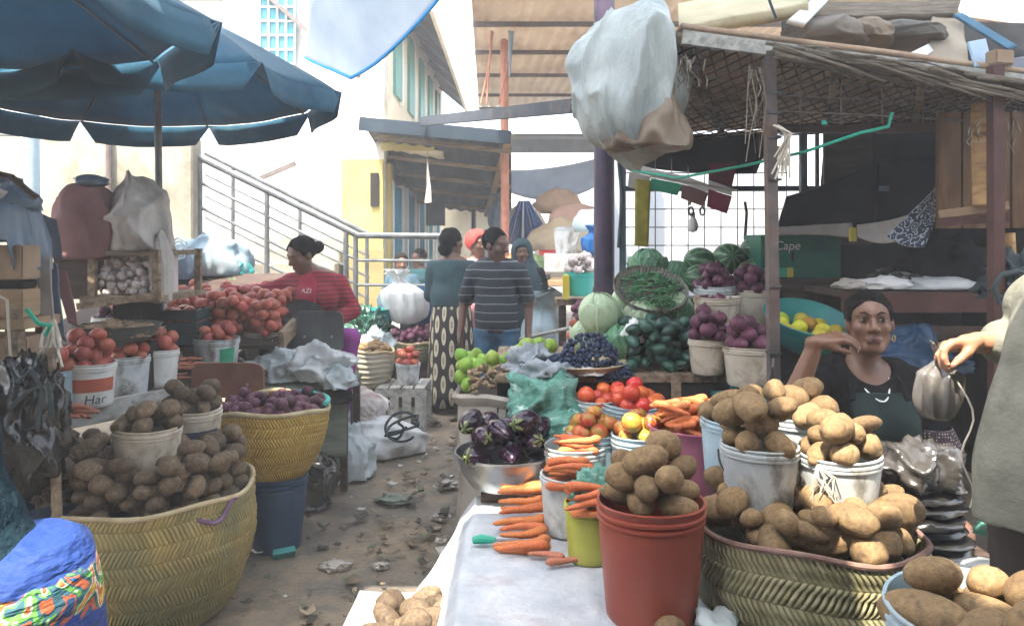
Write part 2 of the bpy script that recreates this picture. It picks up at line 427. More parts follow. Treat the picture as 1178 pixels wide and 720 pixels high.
# ------------------------------------------------------------------ shared builders
def bucket(label, c, rt, rb, h, mat, group=None, cat='bucket', name='bucket', handle=None, hmat=None, lip=True, seg=36, tilt=None, oval=1, rim_mat=None, rings=2):
    t = thing(name, label, cat, c, group)
    if tilt: t.rotation_euler = tilt
    p = [(rb*.96, 0), (rb, .006)]
    for k in range(1, 9): p.append((rb+(rt-rb)*k/9, h*k/9*.86))
    if lip:
        z = h*.80
        for k in range(rings):
            z += h*.055; w = rt-(rt-rb)*(1-z/h)
            p += [(w, z-.006), (w+.006, z-.003), (w+.006, z+.004), (w, z+.007)]
    p += [(rt, h-.006), (rt+.004, h-.003), (rt+.003, h), (rt-.004, h), (rt-.006, h-.01)]
    for k in range(1, 6): p.append((rt-.006+(rb-rt)*k/5, h-.01-(h-.018)*k/5))
    p.append((.001, .008))
    sd_ = abs(hash_s(label)) % 97
    def fn(r, z, a, tt):
        return r*(1+.012*math.sin(2*a+sd_)+.006*math.sin(3*a+sd_*2)), z+.003*math.sin(2*a+sd_*1.7)*(z/h)
    mb = MB(); mb.lathe(p, seg, fn=fn, sy=oval); mb.build('body', mat, t, local=True, sharp=50)
    if handle is not None:
        a0, drop = handle; q = []
        for k in range(17):
            a = PI*k/16; x = (rt+.012)*math.cos(a); y = (rt+.012)*math.sin(a)
            zz = h*.9 + (y*math.sin(drop)); yy = -y*math.cos(drop)
            q.append((x*math.cos(a0)-yy*math.sin(a0), x*math.sin(a0)+yy*math.cos(a0), zz))
        MB().tube(q, .003, 6).build('handle', hmat or MT['wire'], t, local=True)
    return t
def hash_s(s): return sum(ord(ch)*(i+3) for i, ch in enumerate(s))
def band(t, r0, r1, z0, z1, a0, a1, mat, name='label_band', n=14):
    """a printed band on a bucket's outside"""
    V = []
    P = [[((r0+(r1-r0)*j/3)*math.cos(a0+(a1-a0)*i/n), (r0+(r1-r0)*j/3)*math.sin(a0+(a1-a0)*i/n), z0+(z1-z0)*j/3) for j in range(4)] for i in range(n+1)]
    MB().sheet(P, .0012).build(name, mat, t, local=True)
def wrap_text(t, txt, size, r, z, a, mat, name='lettering'):
    V, F = text_mesh(txt, size)
    V = [(r*math.cos(a+x/r), r*math.sin(a+x/r), z+y) for x, y, _ in V]
    link(name, mesh_from(name, V, F, mat, False), t, True)
def basket(label, c, rt, rb, h, mat, group=None, name='basket', ry=1, bulge=.06, rim=None, handles=(), hmat=None, rows=9, slump=0, seg=64, rimr=.012):
    t = thing(name, label, 'basket', c, group); p = [(rb*.9, 0)]; n = 36
    for k in range(n+1):
        v = k/n; r = rb+(rt-rb)*v**.8+bulge*math.sin(PI*v)*.5+.004*math.sin(2*PI*rows*v)
        p.append((r, .004+h*v))
    p += [(rt-.012, h), (rt-.016, h-.02)]+[(rt-.02-(rt-rb)*(k/6), h-.02-(h-.04)*k/6) for k in range(1, 7)]+[(.001, .02)]
    s0 = hash_s(label) % 50
    def fn(r, z, a, tt):
        w = 1+.02*math.sin(2*a+s0)+.015*math.sin(3*a+s0*1.3)+.008*math.sin(5*a+s0)+.01*math.sin(7*a+z*20)*(z/h)
        return r*w, z+(z/h)*(.014*math.sin(2*a+s0)+.008*math.sin(5*a+s0)+slump*math.cos(a))
    MB().lathe(p, seg, fn=fn, sy=ry).build('body', mat, t, local=True, sharp=80)
    q = []
    for k in range(seg):
        a = 2*PI*k/seg; r, z = fn(rt-.004, h+.002, a, 1); q.append((r*math.cos(a), r*math.sin(a)*ry, z+.004))
    MB().tube(q, rimr, 8, closed=True).build('rim', rim or mat, t, local=True)
    for a0, wd_, ht in handles:
        q = []
        for k in range(15):
            b = PI*k/14; da = wd_*math.cos(b); r, z = fn(rt, h, a0+da, 1); z += ht*math.sin(b)-.03
            q.append(((r+.006)*math.cos(a0+da), (r+.006)*math.sin(a0+da)*ry, z))
        MB().tube(q, .011, 8).build('handle', hmat or mat, t, local=True)
    return t
def bag_mesh(c, r, seed, neck=.35, folds=.12, crease=.10, seg=56, rings=40, lean=(0, 0), power=2.6, open_top=False):
    """a tied bag: full below, gathered at the neck"""
    V = []; F = []; rx, ry, h = r; q = np.random.RandomState(seed); ph = q.uniform(0, 6.28, 6)
    T = np.linspace(0, 1, rings)
    for t in T:
        if t < .78: s = (1-abs((t/.78)*2-1)**power)**(1/power) if power else 1; z = h*.80*(t/.78)
        else: u = (t-.78)/.22; s = 0; z = h*(.80+.20*u)
        if t >= .6:
            u = min(1, (t-.6)/.2); nk = neck*(1+.9*max(0, (t-.86)/.14)**1.2); s = s*(1-u)+nk*u if t < .8 else nk
        s = max(s, .03)
        for k in range(seg):
            a = 2*PI*k/seg; g = 1+folds*(.4+1.6*t)*(.6*math.sin(6*a+ph[0]+2*t)+.5*math.sin(11*a+ph[1]-3*t)+.3*math.sin(17*a+ph[2]))
            V.append((rx*s*g*math.cos(a)+lean[0]*t*t, ry*s*g*math.sin(a)+lean[1]*t*t, z+(.04*h*math.sin(5*a+ph[3]) if t > .97 else 0)))
    V = np.array(V); n = V-np.array((0, 0, h*.4)); n /= np.linalg.norm(n, axis=1, keepdims=True)
    sc_ = 3.2/max(rx, ry, h); d = (ridge(V, sc_, seed, 3)-.45)*crease*min(rx, ry)
    V = V+n*d[:, None]; V[:, 2] = np.maximum(V[:, 2], 0)
    for i in range(rings-1):
        for k in range(seg): F.append((i*seg+k, i*seg+(k+1) % seg, (i+1)*seg+(k+1) % seg, (i+1)*seg+k))
    F.append(tuple(range(seg-1, -1, -1))); F.append(tuple((rings-1)*seg+k for k in range(seg)))
    return V+np.array(c), F
def bag(name, label, cat, c, r, mat, seed, group=None, parent=None, **kw):
    V, F = bag_mesh(c, r, seed, **kw)
    return props(link(name, mesh_from(name, V, F, mat, True), parent), label, cat, group)
def lump_mesh(c, r, seed, crease=.16, scale=3.0, sub=5, flat=True, rz=0):
    """a crumpled heap of cloth or sheet plastic resting on something"""
    bm = bmesh.new(); bmesh.ops.create_icosphere(bm, subdivisions=sub, radius=1)
    V = np.array([v.co[:] for v in bm.verts]); F = [tuple(v.index for v in f.verts) for f in bm.faces]; bm.free()
    Vw = V+.22*np.stack([fz(V, 2.6, seed+k, 2) for k in (5, 6, 7)], -1); rg = ridge(Vw, scale, seed+1, 2)**2.2
    d = 1+.22*fz(V, 1.7, seed, 2)+crease*(rg-.35)+crease*.35*(ridge(Vw*np.array((1, 1, .6)), scale*2.3, seed+2, 2)**2-.35)
    V = V*d[:, None]
    if flat: V[:, 2] = np.where(V[:, 2] < -.35, -.35+(V[:, 2]+.35)*.08, V[:, 2]); V[:, 2] += .4; V[:, 2] /= 1.4
    V = V*np.array(r); V = V @ rotm(0, 0, rz).T
    return V+np.array(c), F
def lump(name, label, cat, c, r, mat, seed, group=None, parent=None, **kw):
    V, F = lump_mesh(c, r, seed, **kw); return props(link(name, mesh_from(name, V, F, mat, True), parent), label, cat, group)
def drape(c, rx, ry, top, drop, mat, name, label, cat, seed=1, power=3, folds=.1, hem=.1, group=None, parent=None, rz=0, side=None):
    """a sheet thrown over a stack: flat dome on top, folds down the sides"""
    n, m = 72, 30; P = np.zeros((m, n+1, 3)); q = np.random.RandomState(seed).uniform(0, 6.28, 6)
    for i in range(m):
        t = i/(m-1)
        for k in range(n+1):
            a = 2*PI*k/n; e = (abs(math.cos(a))**power+abs(math.sin(a))**power)**(-1/power)
            if t < .5: u = t/.5; s = max(u, .01)*.96; z = top-.10*drop*u**3+.05*drop*math.sin(3*a+q[3])*u*(1-u)*2
            else:
                u = (t-.5)/.5; dd = drop*(1+hem*math.sin(2*a+q[0])+hem*.7*math.sin(5*a+q[1])) if side is None else drop*side(a)
                s = .96+.10*u+folds*u*(.6*math.sin(8*a+q[2])+.4*math.sin(13*a+q[4])); z = top-.10*drop-dd*.9*u
            P[i, k] = (rx*e*s*math.cos(a), ry*e*s*math.sin(a), z)
    P += .035*min(rx, ry)*np.stack([fz(P, 9, seed+3, 3), fz(P, 9, seed+4, 3), 1.6*fz(P, 7, seed+5, 3)], -1)
    P[:, -1] = P[:, 0]
    P = P @ rotm(0, 0, rz).T+np.array((c[0], c[1], 0))
    mb = MB(); mb.sheet(P[::-1], .004)
    return props(mb.build(name, mat, parent, sharp=None), label, cat, group)
def cloth_quad(a, b, c, d, nu=24, nv=24, sag=.1, wr=.02, seed=1, scale=5, th=.004):
    """corners a-b along the top, d-c along the bottom"""
    a, b, c, d = [np.array(p, float) for p in (a, b, c, d)]; P = np.zeros((nu, nv, 3))
    for i in range(nu):
        for j in range(nv):
            u, v = i/(nu-1), j/(nv-1); P[i, j] = (1-u)*(1-v)*a+u*(1-v)*b+u*v*c+(1-u)*v*d
            P[i, j, 2] -= sag*4*u*(1-u)*(.3+.7*v)
    du = np.gradient(P, axis=0); dv = np.gradient(P, axis=1); n = np.cross(du, dv); n /= np.maximum(np.linalg.norm(n, axis=2, keepdims=True), 1e-9)
    return P+n*(wr*fz(P, scale, seed, 4))[..., None]
# ------------------------------------------------------------------ materials
MT = {}
MT['wire'] = M('wire', (.12, .12, .12), (.25, .22, .2), rough=.45, metal=.8)
MT['plaster'] = M('plaster', (.52, .51, .48), (.64, .63, .60), 2, .85, .15, 60, dirt_glint=(.36, .33, .25), dscale=1.4, dlo=.52, dhi=.75)
MT['concrete'] = M('concrete', (.24, .225, .18), (.36, .335, .27), 2.5, .85, .3, 30, dirt_glint=(.11, .105, .07), dscale=1.3, dlo=.5, dhi=.7)
MT['yellow'] = M('yellow_paint', (.40, .32, .09), (.48, .40, .14), 3, .75, .1, 60, dirt_glint=(.35, .3, .16), dscale=2, dlo=.55, dhi=.75)
MT['cream'] = M('cream_paint', (.62, .56, .42), (.70, .64, .5), 3, .75, .1, 60, dirt_glint=(.4, .36, .27), dscale=2, dlo=.55, dhi=.8)
MT['teal_paint'] = M('teal_paint', (.02, .22, .30), (.05, .32, .40), 4, .5, .05, 40, dirt_glint=(.1, .12, .12))
MT['blue_paint'] = M('blue_paint', (.02, .22, .36), (.04, .30, .42), 4, .45)
MT['green_paint'] = M('green_paint', (.05, .22, .18), (.07, .28, .22), 4, .5)
MT['dark_tin'] = M('dark_tin', (.02, .03, .045), (.055, .062, .075), 3, .6, .1, 30, dirt_glint=(.16, .12, .09), dlo=.55, dhi=.8)
MT['rail'] = M('rail_metal', (.07, .08, .085), (.14, .15, .155), 8, .45, metal=.5)
MT['dark_rail'] = M('painted_rail', (.05, .08, .10), (.10, .13, .15), 8, .4, metal=.3)
MT['rust_pole'] = M('rust_red_pole', (.34, .13, .08), (.45, .20, .13), 8, .6, .1, 60)
MT['purple'] = M('purple_post_paint', (.035, .025, .05), (.075, .05, .085), 5, .4, .06, 40, dirt_glint=(.16, .13, .12), dlo=.6, dhi=.8)
MT['red_post'] = M('red_brown_post', (.06, .026, .022), (.11, .05, .042), 6, .55, .1, 60, dirt_glint=(.25, .2, .16), dlo=.6, dhi=.8)
MT['grey_post'] = M('grey_post', (.085, .07, .065), (.16, .135, .125), 8, .6, .15, 60, dirt_glint=(.12, .06, .04), dscale=8)
MT['wood'] = M('weathered_wood', (.16, .11, .07), (.33, .25, .17), 5, .75, .4, 30, stretch=(6, 1, 6), dirt_glint=(.07, .055, .04), dscale=3)
MT['wood_x'] = M('weathered_wood_across', (.14, .10, .065), (.28, .21, .14), 5, .75, .4, 30, stretch=(1, 6, 6), dirt_glint=(.06, .05, .04), dscale=3)
MT['dark_wood'] = M('dark_wood', (.035, .024, .02), (.085, .055, .042), 5, .7, .4, 30, stretch=(1, 6, 6))
MT['grey_wood'] = M('grey_pale_wood', (.33, .33, .30), (.50, .50, .46), 5, .8, .35, 40, stretch=(5, 1, 5), dirt_glint=(.16, .15, .13), dscale=3)
MT['tan_wood'] = M('tan_board', (.26, .175, .095), (.38, .27, .165), 4, .7, .2, 30, stretch=(1, 1, 6), dirt_glint=(.25, .17, .1))
MT['bamboo'] = M('bamboo', (.38, .22, .08), (.55, .35, .15), 5, .5, .2, 25, stretch=(1, 1, 4), dirt_glint=(.14, .08, .04), dscale=6)
MT['card'] = M('cardboard', (.26, .18, .115), (.35, .255, .175), 3, .85, .15, 60, dirt_glint=(.22, .15, .1))
MT['tin_roof'] = M('cream_roof_sheet', (.50, .42, .34), (.62, .55, .46), 1.2, .5, .05, 30, dirt_glint=(.34, .26, .19), dscale=1.3, dlo=.5, dhi=.8, trans=.3)
MT['umb'] = M('blue_canopy_cloth', (.014, .095, .17), (.03, .15, .235), 3, .7, .12, 90, dirt_glint=(.11, .20, .25), dscale=1.5, dlo=.48, dhi=.82, trans=.5, sheen=.2, spec=.15)
MT['white_tarp'] = M('white_tarp', (.66, .72, .78), (.78, .82, .86), 3, .5, .3, 25, trans=.5)
MT['canvas'] = M('weathered_canvas', (.36, .36, .33), (.5, .5, .46), 2, .7, .3, 25, trans=.12)
MT['blue_tarp'] = M('blue_tarp', (.02, .09, .28), (.04, .14, .36), 3, .45, .3, 20, trans=.15)
MT['blue_hem'] = M('blue_hem', (.02, .28, .62), (.03, .34, .7), 3, .5)
MT['grey_tarp'] = M('grey_blue_tarp', (.12, .19, .24), (.22, .31, .37), 3, .4, .35, 18, dirt_glint=(.30, .30, .28), dscale=3)
MT['slate_tarp'] = M('slate_plastic', (.07, .10, .14), (.14, .19, .25), 3, .3, .35, 18)
MT['maroon'] = M('maroon_cloth', (.16, .075, .075), (.24, .12, .115), 4, .8, .4, 50)
MT['sacking'] = M('pale_sacking', (.33, .30, .27), (.48, .45, .41), 5, .75, .4, 60, dirt_glint=(.26, .21, .16))
MT['wsack'] = M('white_woven_sack', (.50, .52, .52), (.66, .68, .68), 4, .55, .4, 50, dirt_glint=(.30, .25, .22), dscale=3)
MT['dsack'] = M('dull_green_sack', (.11, .14, .11), (.22, .25, .20), 5, .8, .4, 50, stretch=(1, 1, 4))
MT['bagteal'] = M('pale_teal_plastic', (.55, .64, .66), (.70, .76, .77), 4, .2, .7, 22, bdist=.012, trans=.38, spec=.5)
MT['bagwhite'] = M('white_plastic', (.66, .69, .69), (.78, .80, .79), 4, .2, .7, 22, bdist=.012, trans=.35, spec=.5)
MT['bagdirty'] = M('dirty_white_plastic', (.27, .32, .32), (.46, .51, .49), 5, .3, .9, 26, bdist=.018, stretch=(1, 1, .3), dirt_glint=(.33, .31, .26), dscale=2.6, dlo=.53, dhi=.7, trans=.15, spec=.45)
MT['bagblack'] = M('black_plastic', (.010, .010, .010), (.025, .024, .022), 4, .22, .4, 18, spec=.6)
MT['baggrey'] = M('grey_thin_plastic', (.09, .085, .08), (.20, .185, .17), 7, .22, .5, 30, trans=.2, spec=.5)
MT['netgreen'] = M('green_net_plastic', (.05, .20, .15), (.18, .40, .33), 11, .3, .6, 45, trans=.1, dirt_glint=(.50, .66, .60), dscale=7, dlo=.56, dhi=.64, stretch=(1, 1, 2.5))  # pale streaks paint the plastic's reflective highlights into the colour
MT['netgrey'] = M('grey_net_plastic', (.22, .26, .30), (.42, .46, .48), 9, .35, .5, 30, trans=.15)
MT['bwhite'] = M('white_bucket_plastic', (.60, .60, .55), (.72, .72, .68), 4, .45, .05, 40, dirt_glint=(.33, .28, .2), dscale=5, dlo=.52, dhi=.72)
MT['bgrime'] = M('grimy_bucket_plastic', (.42, .46, .47), (.62, .65, .64), 6, .5, .1, 50, dirt_glint=(.20, .18, .15), dscale=7, dlo=.47, dhi=.62, stretch=(1, 1, .7))
MT['bcream'] = M('muddy_cream_plastic', (.40, .35, .27), (.58, .53, .44), 5, .6, .15, 60, dirt_glint=(.22, .16, .10), dscale=7, dlo=.45, dhi=.65)
MT['bblue'] = M('pale_blue_plastic', (.30, .42, .48), (.42, .54, .60), 5, .45, dirt_glint=(.25, .24, .21), dscale=6, dlo=.5, dhi=.68)
MT['bred'] = M('red_bucket_plastic', (.25, .05, .03), (.31, .078, .05), 3, .38, .04, 40, dirt_glint=(.45, .27, .21), dscale=5, dlo=.6, dhi=.8)
MT['bpink'] = M('pink_tub_plastic', (.36, .10, .17), (.44, .16, .24), 4, .42, .04, 40, stretch=(1, 1, .4), dirt_glint=(.45, .3, .32), dlo=.6, dhi=.8)
MT['byel'] = M('yellow_green_plastic', (.36, .36, .05), (.44, .44, .09), 4, .45, dirt_glint=(.25, .23, .1), dlo=.5, dhi=.7)
MT['bdblue'] = M('dark_blue_plastic', (.012, .04, .09), (.03, .07, .13), 4, .35, dirt_glint=(.12, .14, .15), dlo=.55, dhi=.75)
MT['bteal'] = M('teal_plastic', (.02, .20, .20), (.035, .27, .26), 4, .4, dirt_glint=(.12, .22, .2), dlo=.6, dhi=.8)
MT['bturq'] = M('turquoise_plastic', (.05, .42, .36), (.07, .48, .42), 4, .4)
MT['btub'] = M('blue_tub_plastic', (.015, .12, .36), (.02, .17, .44), 4, .35)
MT['steel'] = M('dull_steel', (.34, .36, .37), (.5, .52, .53), 5, .32, .04, 40, metal=.85, dirt_glint=(.16, .17, .17), dscale=4)
MT['plate_dark'] = M('dark_painted_metal', (.055, .06, .06), (.11, .115, .11), 4, .45, .05, 40, dirt_glint=(.2, .2, .18), dscale=4, dlo=.58, dhi=.75)
MT['plate_brown'] = M('brown_board', (.20, .085, .055), (.27, .125, .085), 3, .45, .04, 40, dirt_glint=(.15, .06, .04), dlo=.5, dhi=.75)
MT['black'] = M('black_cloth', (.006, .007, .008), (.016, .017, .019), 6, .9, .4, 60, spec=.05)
MT['dark'] = M('near_black', (.011, .011, .012), (.028, .025, .024), 3, .9, spec=.05)  # plain near-black with slight random tone
MT['rope_dark'] = M('dark_cord', (.02, .035, .04), (.05, .07, .075), 9, .6)
MT['rope'] = M('pale_rope', (.45, .40, .32), (.62, .57, .48), 9, .8, .5, 90)
MT['rope_green'] = M('green_cord', (.02, .30, .20), (.03, .38, .27), 9, .5)
MT['rope_purple'] = M('purple_cord', (.10, .05, .10), (.2, .12, .2), 9, .8)
MT['white'] = M('white_paint', (.72, .72, .70), None, rough=.5)
MT['lettering'] = M('dark_lettering', (.06, .06, .06), None, rough=.6)
MT['red_print'] = M('red_print', (.42, .09, .05), (.5, .14, .08), 8, .5, dirt_glint=(.55, .45, .4), dscale=9, dlo=.62, dhi=.72)
MT['green_print'] = M('green_print', (.02, .26, .14), (.04, .33, .2), 8, .5)
MT['yellow_print'] = M('yellow_print', (.55, .45, .05), (.62, .52, .1), 8, .5)
MT['navy_print'] = M('navy_print', (.02, .03, .06), (.05, .06, .1), 8, .5)
MT['thatch'] = M('dry_thatch', (.15, .12, .09), (.30, .25, .19), 9, .9, .8, 60, stretch=(1, 9, 9), bdist=.02)
MT['weave_big'] = weave('palm_weave', (.32, .24, .08), (.48, .37, .14), 20, 150, 1.7, (.20, .20, .10))
MT['weave_yel'] = weave('yellow_palm_weave', (.50, .32, .065), (.62, .43, .12), 18, 120, 1.7)
MT['weave_grn'] = weave('green_palm_weave', (.22, .20, .10), (.36, .33, .19), 18, 120, 2.4, (.26, .27, .15))
MT['rimtan'] = M('palm_rim', (.36, .28, .15), (.5, .42, .27), 12, .7, .6, 60)
MT['paper'] = M('white_paper', (.66, .66, .64), (.74, .74, .72), 4, .7, .2, 20)
# produce
MT['potato'] = M('potato_skin', (.18, .112, .052), (.28, .185, .09), 2.2, .75, .25, 14, rand=.28, dirt_glint=(.095, .064, .038), dscale=2.6, dlo=.46, dhi=.72, bdist=.12)
MT['potato_dark'] = M('earthy_potato_skin', (.11, .076, .046), (.22, .155, .095), 2.2, .7, .3, 12, rand=.35, dirt_glint=(.05, .038, .03), dscale=2.6, dlo=.44, dhi=.7, bdist=.12)
MT['tomato'] = M('tomato_skin', (.50, .045, .02), (.58, .10, .035), 1.2, .25, rand=.22, randhue=.018, coat=.3)
MT['tomato_dull'] = M('dusty_tomato_skin', (.36, .075, .05), (.46, .13, .085), 1.3, .36, rand=.28, randhue=.009, rvar=.08)
MT['tomato_half'] = M('half_ripe_tomato_skin', (.46, .10, .025), (.36, .27, .05), 1.1, .28, rand=.2, randhue=.03, coat=.2, lo=.4, hi=.6)
MT['onion'] = M('red_onion_skin', (.055, .013, .03), (.14, .045, .075), 1.6, .4, .2, 6, rand=.35, stretch=(2, 2, .4), dirt_glint=(.28, .17, .20), dscale=1.2, dlo=.62, dhi=.85, bdist=.03)
MT['carrot'] = M('carrot_skin', (.50, .125, .035), (.60, .19, .07), 7, .5, .3, 20, rand=.12, randhue=.008, stretch=(3, 1, 1), bdist=.01, dirt_glint=(.45, .18, .07), dscale=5, dlo=.55, dhi=.75)
MT['carrot_dull'] = M('dusty_carrot_skin', (.36, .12, .07), (.48, .19, .12), 7, .6, .3, 20, rand=.15, stretch=(3, 1, 1), bdist=.01)
MT['lime'] = M('green_fruit_skin', (.16, .30, .035), (.28, .40, .07), 1.3, .4, .15, 30, rand=.2, randhue=.02, bdist=.01)
MT['citrus'] = M('citrus_skin', (.40, .34, .03), (.52, .44, .05), 1.3, .4, .15, 30, rand=.2, randhue=.08, bdist=.01)
MT['avocado'] = M('avocado_skin', (.008, .045, .03), (.02, .085, .055), 1.5, .22, .25, 16, rand=.3, bdist=.02, coat=.3)
MT['eggplant'] = M('aubergine_skin', (.012, .005, .014), (.035, .010, .03), 1.1, .13, rand=.3, coat=.5)
MT['calyx'] = M('green_calyx', (.12, .16, .05), (.2, .25, .09), 4, .6)
MT['garlic'] = M('garlic_skin', (.42, .36, .34), (.60, .54, .51), 2.2, .6, .2, 8, rand=.2, dirt_glint=(.28, .17, .17), dscale=1.5, dlo=.5, dhi=.72)
MT['ginger'] = M('ginger_skin', (.24, .16, .095), (.36, .26, .17), 12, .75, .3, 60, rand=.2)
MT['grape'] = M('grape_skin', (.010, .018, .05), (.03, .05, .10), 30, .3, rand=.35)
MT['bean'] = M('bean_skin', (.035, .15, .05), (.07, .24, .09), 8, .45, rand=.25)
MT['cabbage'] = M('cabbage_leaf_pale', (.38, .50, .30), (.56, .64, .46), 2.2, .45, .35, 7, bdist=.05, rand=.1)
MT['cabbage_g'] = M('cabbage_leaf_green', (.06, .20, .10), (.14, .32, .18), 3, .45, .4, 9, bdist=.04, rand=.2)
def melon_mat():
    m, nt, b, o = new_mat('watermelon_skin')
    s = N(nt, 'ShaderNodeSeparateXYZ'); v = coords(nt); nt.links.new(v, s.inputs[0])
    a = ma(nt, 'ARCTAN2', s.outputs[1], s.outputs[2]); n = noise(nt, v, 5, 5)
    w = ma(nt, 'SINE', ma(nt, 'ADD', ma(nt, 'MULTIPLY', a, 9.0), ma(nt, 'MULTIPLY', n, 5.0)))
    put(nt, ramp(nt, w, [(.25, (.02, .075, .03)), (.6, (.12, .25, .11))]), b.inputs['Base Color']); b.inputs['Roughness'].default_value = .35; return m
MT['melon'] = melon_mat()
# ================================================================== THE SETTING
def ground_mat():
    m, nt, b, o = new_mat('trodden_earth'); v = coords(nt)
    n1 = noise(nt, v, 1.1, 8, .62, .5); n2 = noise(nt, v, 7, 8, .65); n3 = noise(nt, v, 45, 4)
    c = ramp(nt, n1, [(.34, (.09, .079, .062)), (.5, (.19, .155, .113)), (.66, (.30, .228, .145))])
    c = mixc(nt, ramp(nt, n2, [(.45, 0.0), (.65, .7)]), c, (.085, .083, .078))
    c = mixc(nt, ramp(nt, n3, [(.60, 0.0), (.72, .7)]), c, (.26, .22, .18))
    put(nt, c, b.inputs['Base Color'])
    put(nt, ramp(nt, n1, [(.36, .38), (.58, .85)]), b.inputs['Roughness'])
    h = ma(nt, 'ADD', ma(nt, 'MULTIPLY', n2, 1.0), ma(nt, 'MULTIPLY', n3, .35)); bump(nt, b, h, .8, .03); return m
gx = np.concatenate([np.linspace(-40, -5, 12)[:-1], np.linspace(-5, 4, 180), np.linspace(4, 40, 12)[1:]])
gy = np.concatenate([np.linspace(-12, 0, 8)[:-1], np.linspace(0, 9, 180), np.linspace(9, 60, 20)[1:]])
GX, GY = np.meshgrid(gx, gy, indexing='ij'); GP = np.stack([GX, GY, np.zeros_like(GX)], -1)
near = np.exp(-((GX/6)**4))*np.exp(-(((GY-4)/6)**4))
GP[..., 2] = near*(.022*fz(GP, 2.2, 3, 3)+.012*(ridge(GP, 6, 4, 3)-.5)+.006*fz(GP, 22, 5, 2))-.012
GV = GP.reshape(-1, 3); nv = len(gy)
GF = [(i*nv+j, (i+1)*nv+j, (i+1)*nv+j+1, i*nv+j+1) for i in range(len(gx)-1) for j in range(nv-1)]
props(link('ground', mesh_from('ground', GV, GF, ground_mat()), recenter=False), kind='structure', label='dark trodden earth of the market lane')
def litter_mat():
    m, nt, b, o = new_mat('trampled_scraps'); g = N(nt, 'ShaderNodeNewGeometry')
    put(nt, ramp(nt, g.outputs['Random Per Island'], [(0, (.05, .045, .035)), (.3, (.14, .10, .06)), (.55, (.28, .22, .15)), (.72, (.10, .13, .06)), (.85, (.45, .43, .38)), (.95, (.60, .58, .54))], 'CONSTANT'), b.inputs['Base Color'])
    b.inputs['Roughness'].default_value = .7; return m
mb = MB(); q = random.Random(5)
for i in range(560):
    y = 2.5+5.0*q.random()**1.3; x = q.gauss(-.45, .42) if q.random() < .8 else q.uniform(-1.4, .3)
    if x > .05: continue
    s = q.choice((.008, .012, .018, .026, .035))*q.uniform(.6, 1.2); a = q.uniform(0, 6.28); e = q.uniform(.25, 1)
    z = .012+.012*q.random(); b_ = q.uniform(.1, .7)*s
    P = [[(x+s*(u*math.cos(a)-v*e*math.sin(a)), y+s*(u*math.sin(a)+v*e*math.cos(a)), z+b_*(u*u)+.3*b_*v*q.random()) for v in (-1, 0, 1)] for u in (-1, 0, 1)]
    mb.sheet(P, .002)
props(mb.build('litter', litter_mat(), recenter=False, sharp=None), 'trampled leaves and paper scraps strewn over the earth lane', None, None, 'stuff')
for i, (px, py, d, r, lab) in enumerate(((516, 556, 4.55, .09, 'flattened clear plastic lid on the earth lane near the aubergines'), (506, 596, 4.0, .07, 'small crumpled plastic scrap on the lane below the flattened lid'),
        (455, 575, 4.3, .16, 'long crumpled dark plastic strip trodden into the middle of the lane'), (385, 652, 3.4, .10, 'pale torn leaf scrap beside the blue bucket on the lane'), (440, 652, 3.4, .06, 'little curled white scrap on the lane above the sunlit box'))):
    p = W(px, py, d); lump('plastic_scrap', lab, 'litter scrap', (p[0], p[1], .0), (r*.7, r*.45, .03), MT['sacking'] if i != 2 else MT['dsack'], 200+i, crease=.5, scale=4, sub=4)
# ---- concrete back wall, white house, stairs
mb = MB(); mb.box((-4.6, 7.15, 1.25), (3.1, .22, 2.5)); mb.build('wall', MT['concrete'], bev=.01)
w = bpy.data.objects['wall']; w.name = 'stained_wall'; props(w, 'stained pale concrete wall behind the blue umbrella pole', 'wall')
hr = thing('pipe_rail', 'short grey pipe rail on top of the stained concrete wall', 'railing', (-4, 7.15, 2.5))
MB().tube([(-5.5, 7.15, 2.52), (-5.5, 7.15, 2.56), (-3.05, 7.15, 2.44)], .028, 8).build('top_bar', MT['rail'], hr)
for x in (-4.9, -3.95, -3.1): MB().tube([(x, 7.15, 2.42), (x, 7.15, 2.53)], .022, 8).build('post', MT['rail'], hr)
MB().tube([(-3.82, 7.0, 0), (-3.82, 7.0, 2.5)], .03, 10).build('upright', MT['grey_post'], hr)
dp = props(MB().tube([W(36, 300, 6.2), W(34, 60, 6.2)], .07, 14).build('downpipe', MT['bblue']), 'pale blue downpipe against the wall beside the heaped boxes', 'pipe')
hs = thing('white_house', 'tall white plastered house above the stairs with an upstairs opening', 'house', (-3, 9.3, 0))
mb = MB()
zt = 6.6
mb.box((-2.62, 9.42, zt/2), (2.02, .24, zt)); mb.box((-8.0, 9.42, zt/2), (7.2, .24, zt)); mb.box((-4.015, 9.42, 1.7), (.766, .24, 3.4)); mb.box((-4.015, 9.42, 5.6), (.766, .24, 2.0))
mb.box((-1.75, 13, zt/2), (.26, 6.9, zt))
mb.build('wall', MT['plaster'], hs, bev=.004)
mb = MB(); mb.box((-4.0, 10.5, 4.0), (2.6, .1, 2.4)); mb.box((-4.0, 9.98, 3.36), (1.6, .9, .08)); mb.build('porch_back', M('porch_paint', (.20, .25, .30), (.26, .31, .36), 3, .8), hs)
win = MB().box((-2.93, 9.27, 4.25), (.44, .05, 1.05)).build('window', MT['teal_paint'], hs)
mb = MB()
for k in range(5): mb.box((-3.15+.11*k, 9.225, 4.25), (.022, .02, 1.1))
for k in range(7): mb.box((-2.93, 9.228, 3.72+.177*k), (.46, .018, .022))
mb.build('grille', MT['white'], win)
mb = MB(); mb.bar((-3.55, 9.2, 5.0), (-1.9, 9.2, 3.55), .07, .05); mb.build('roof_edge', MT['grey_post'], hs)
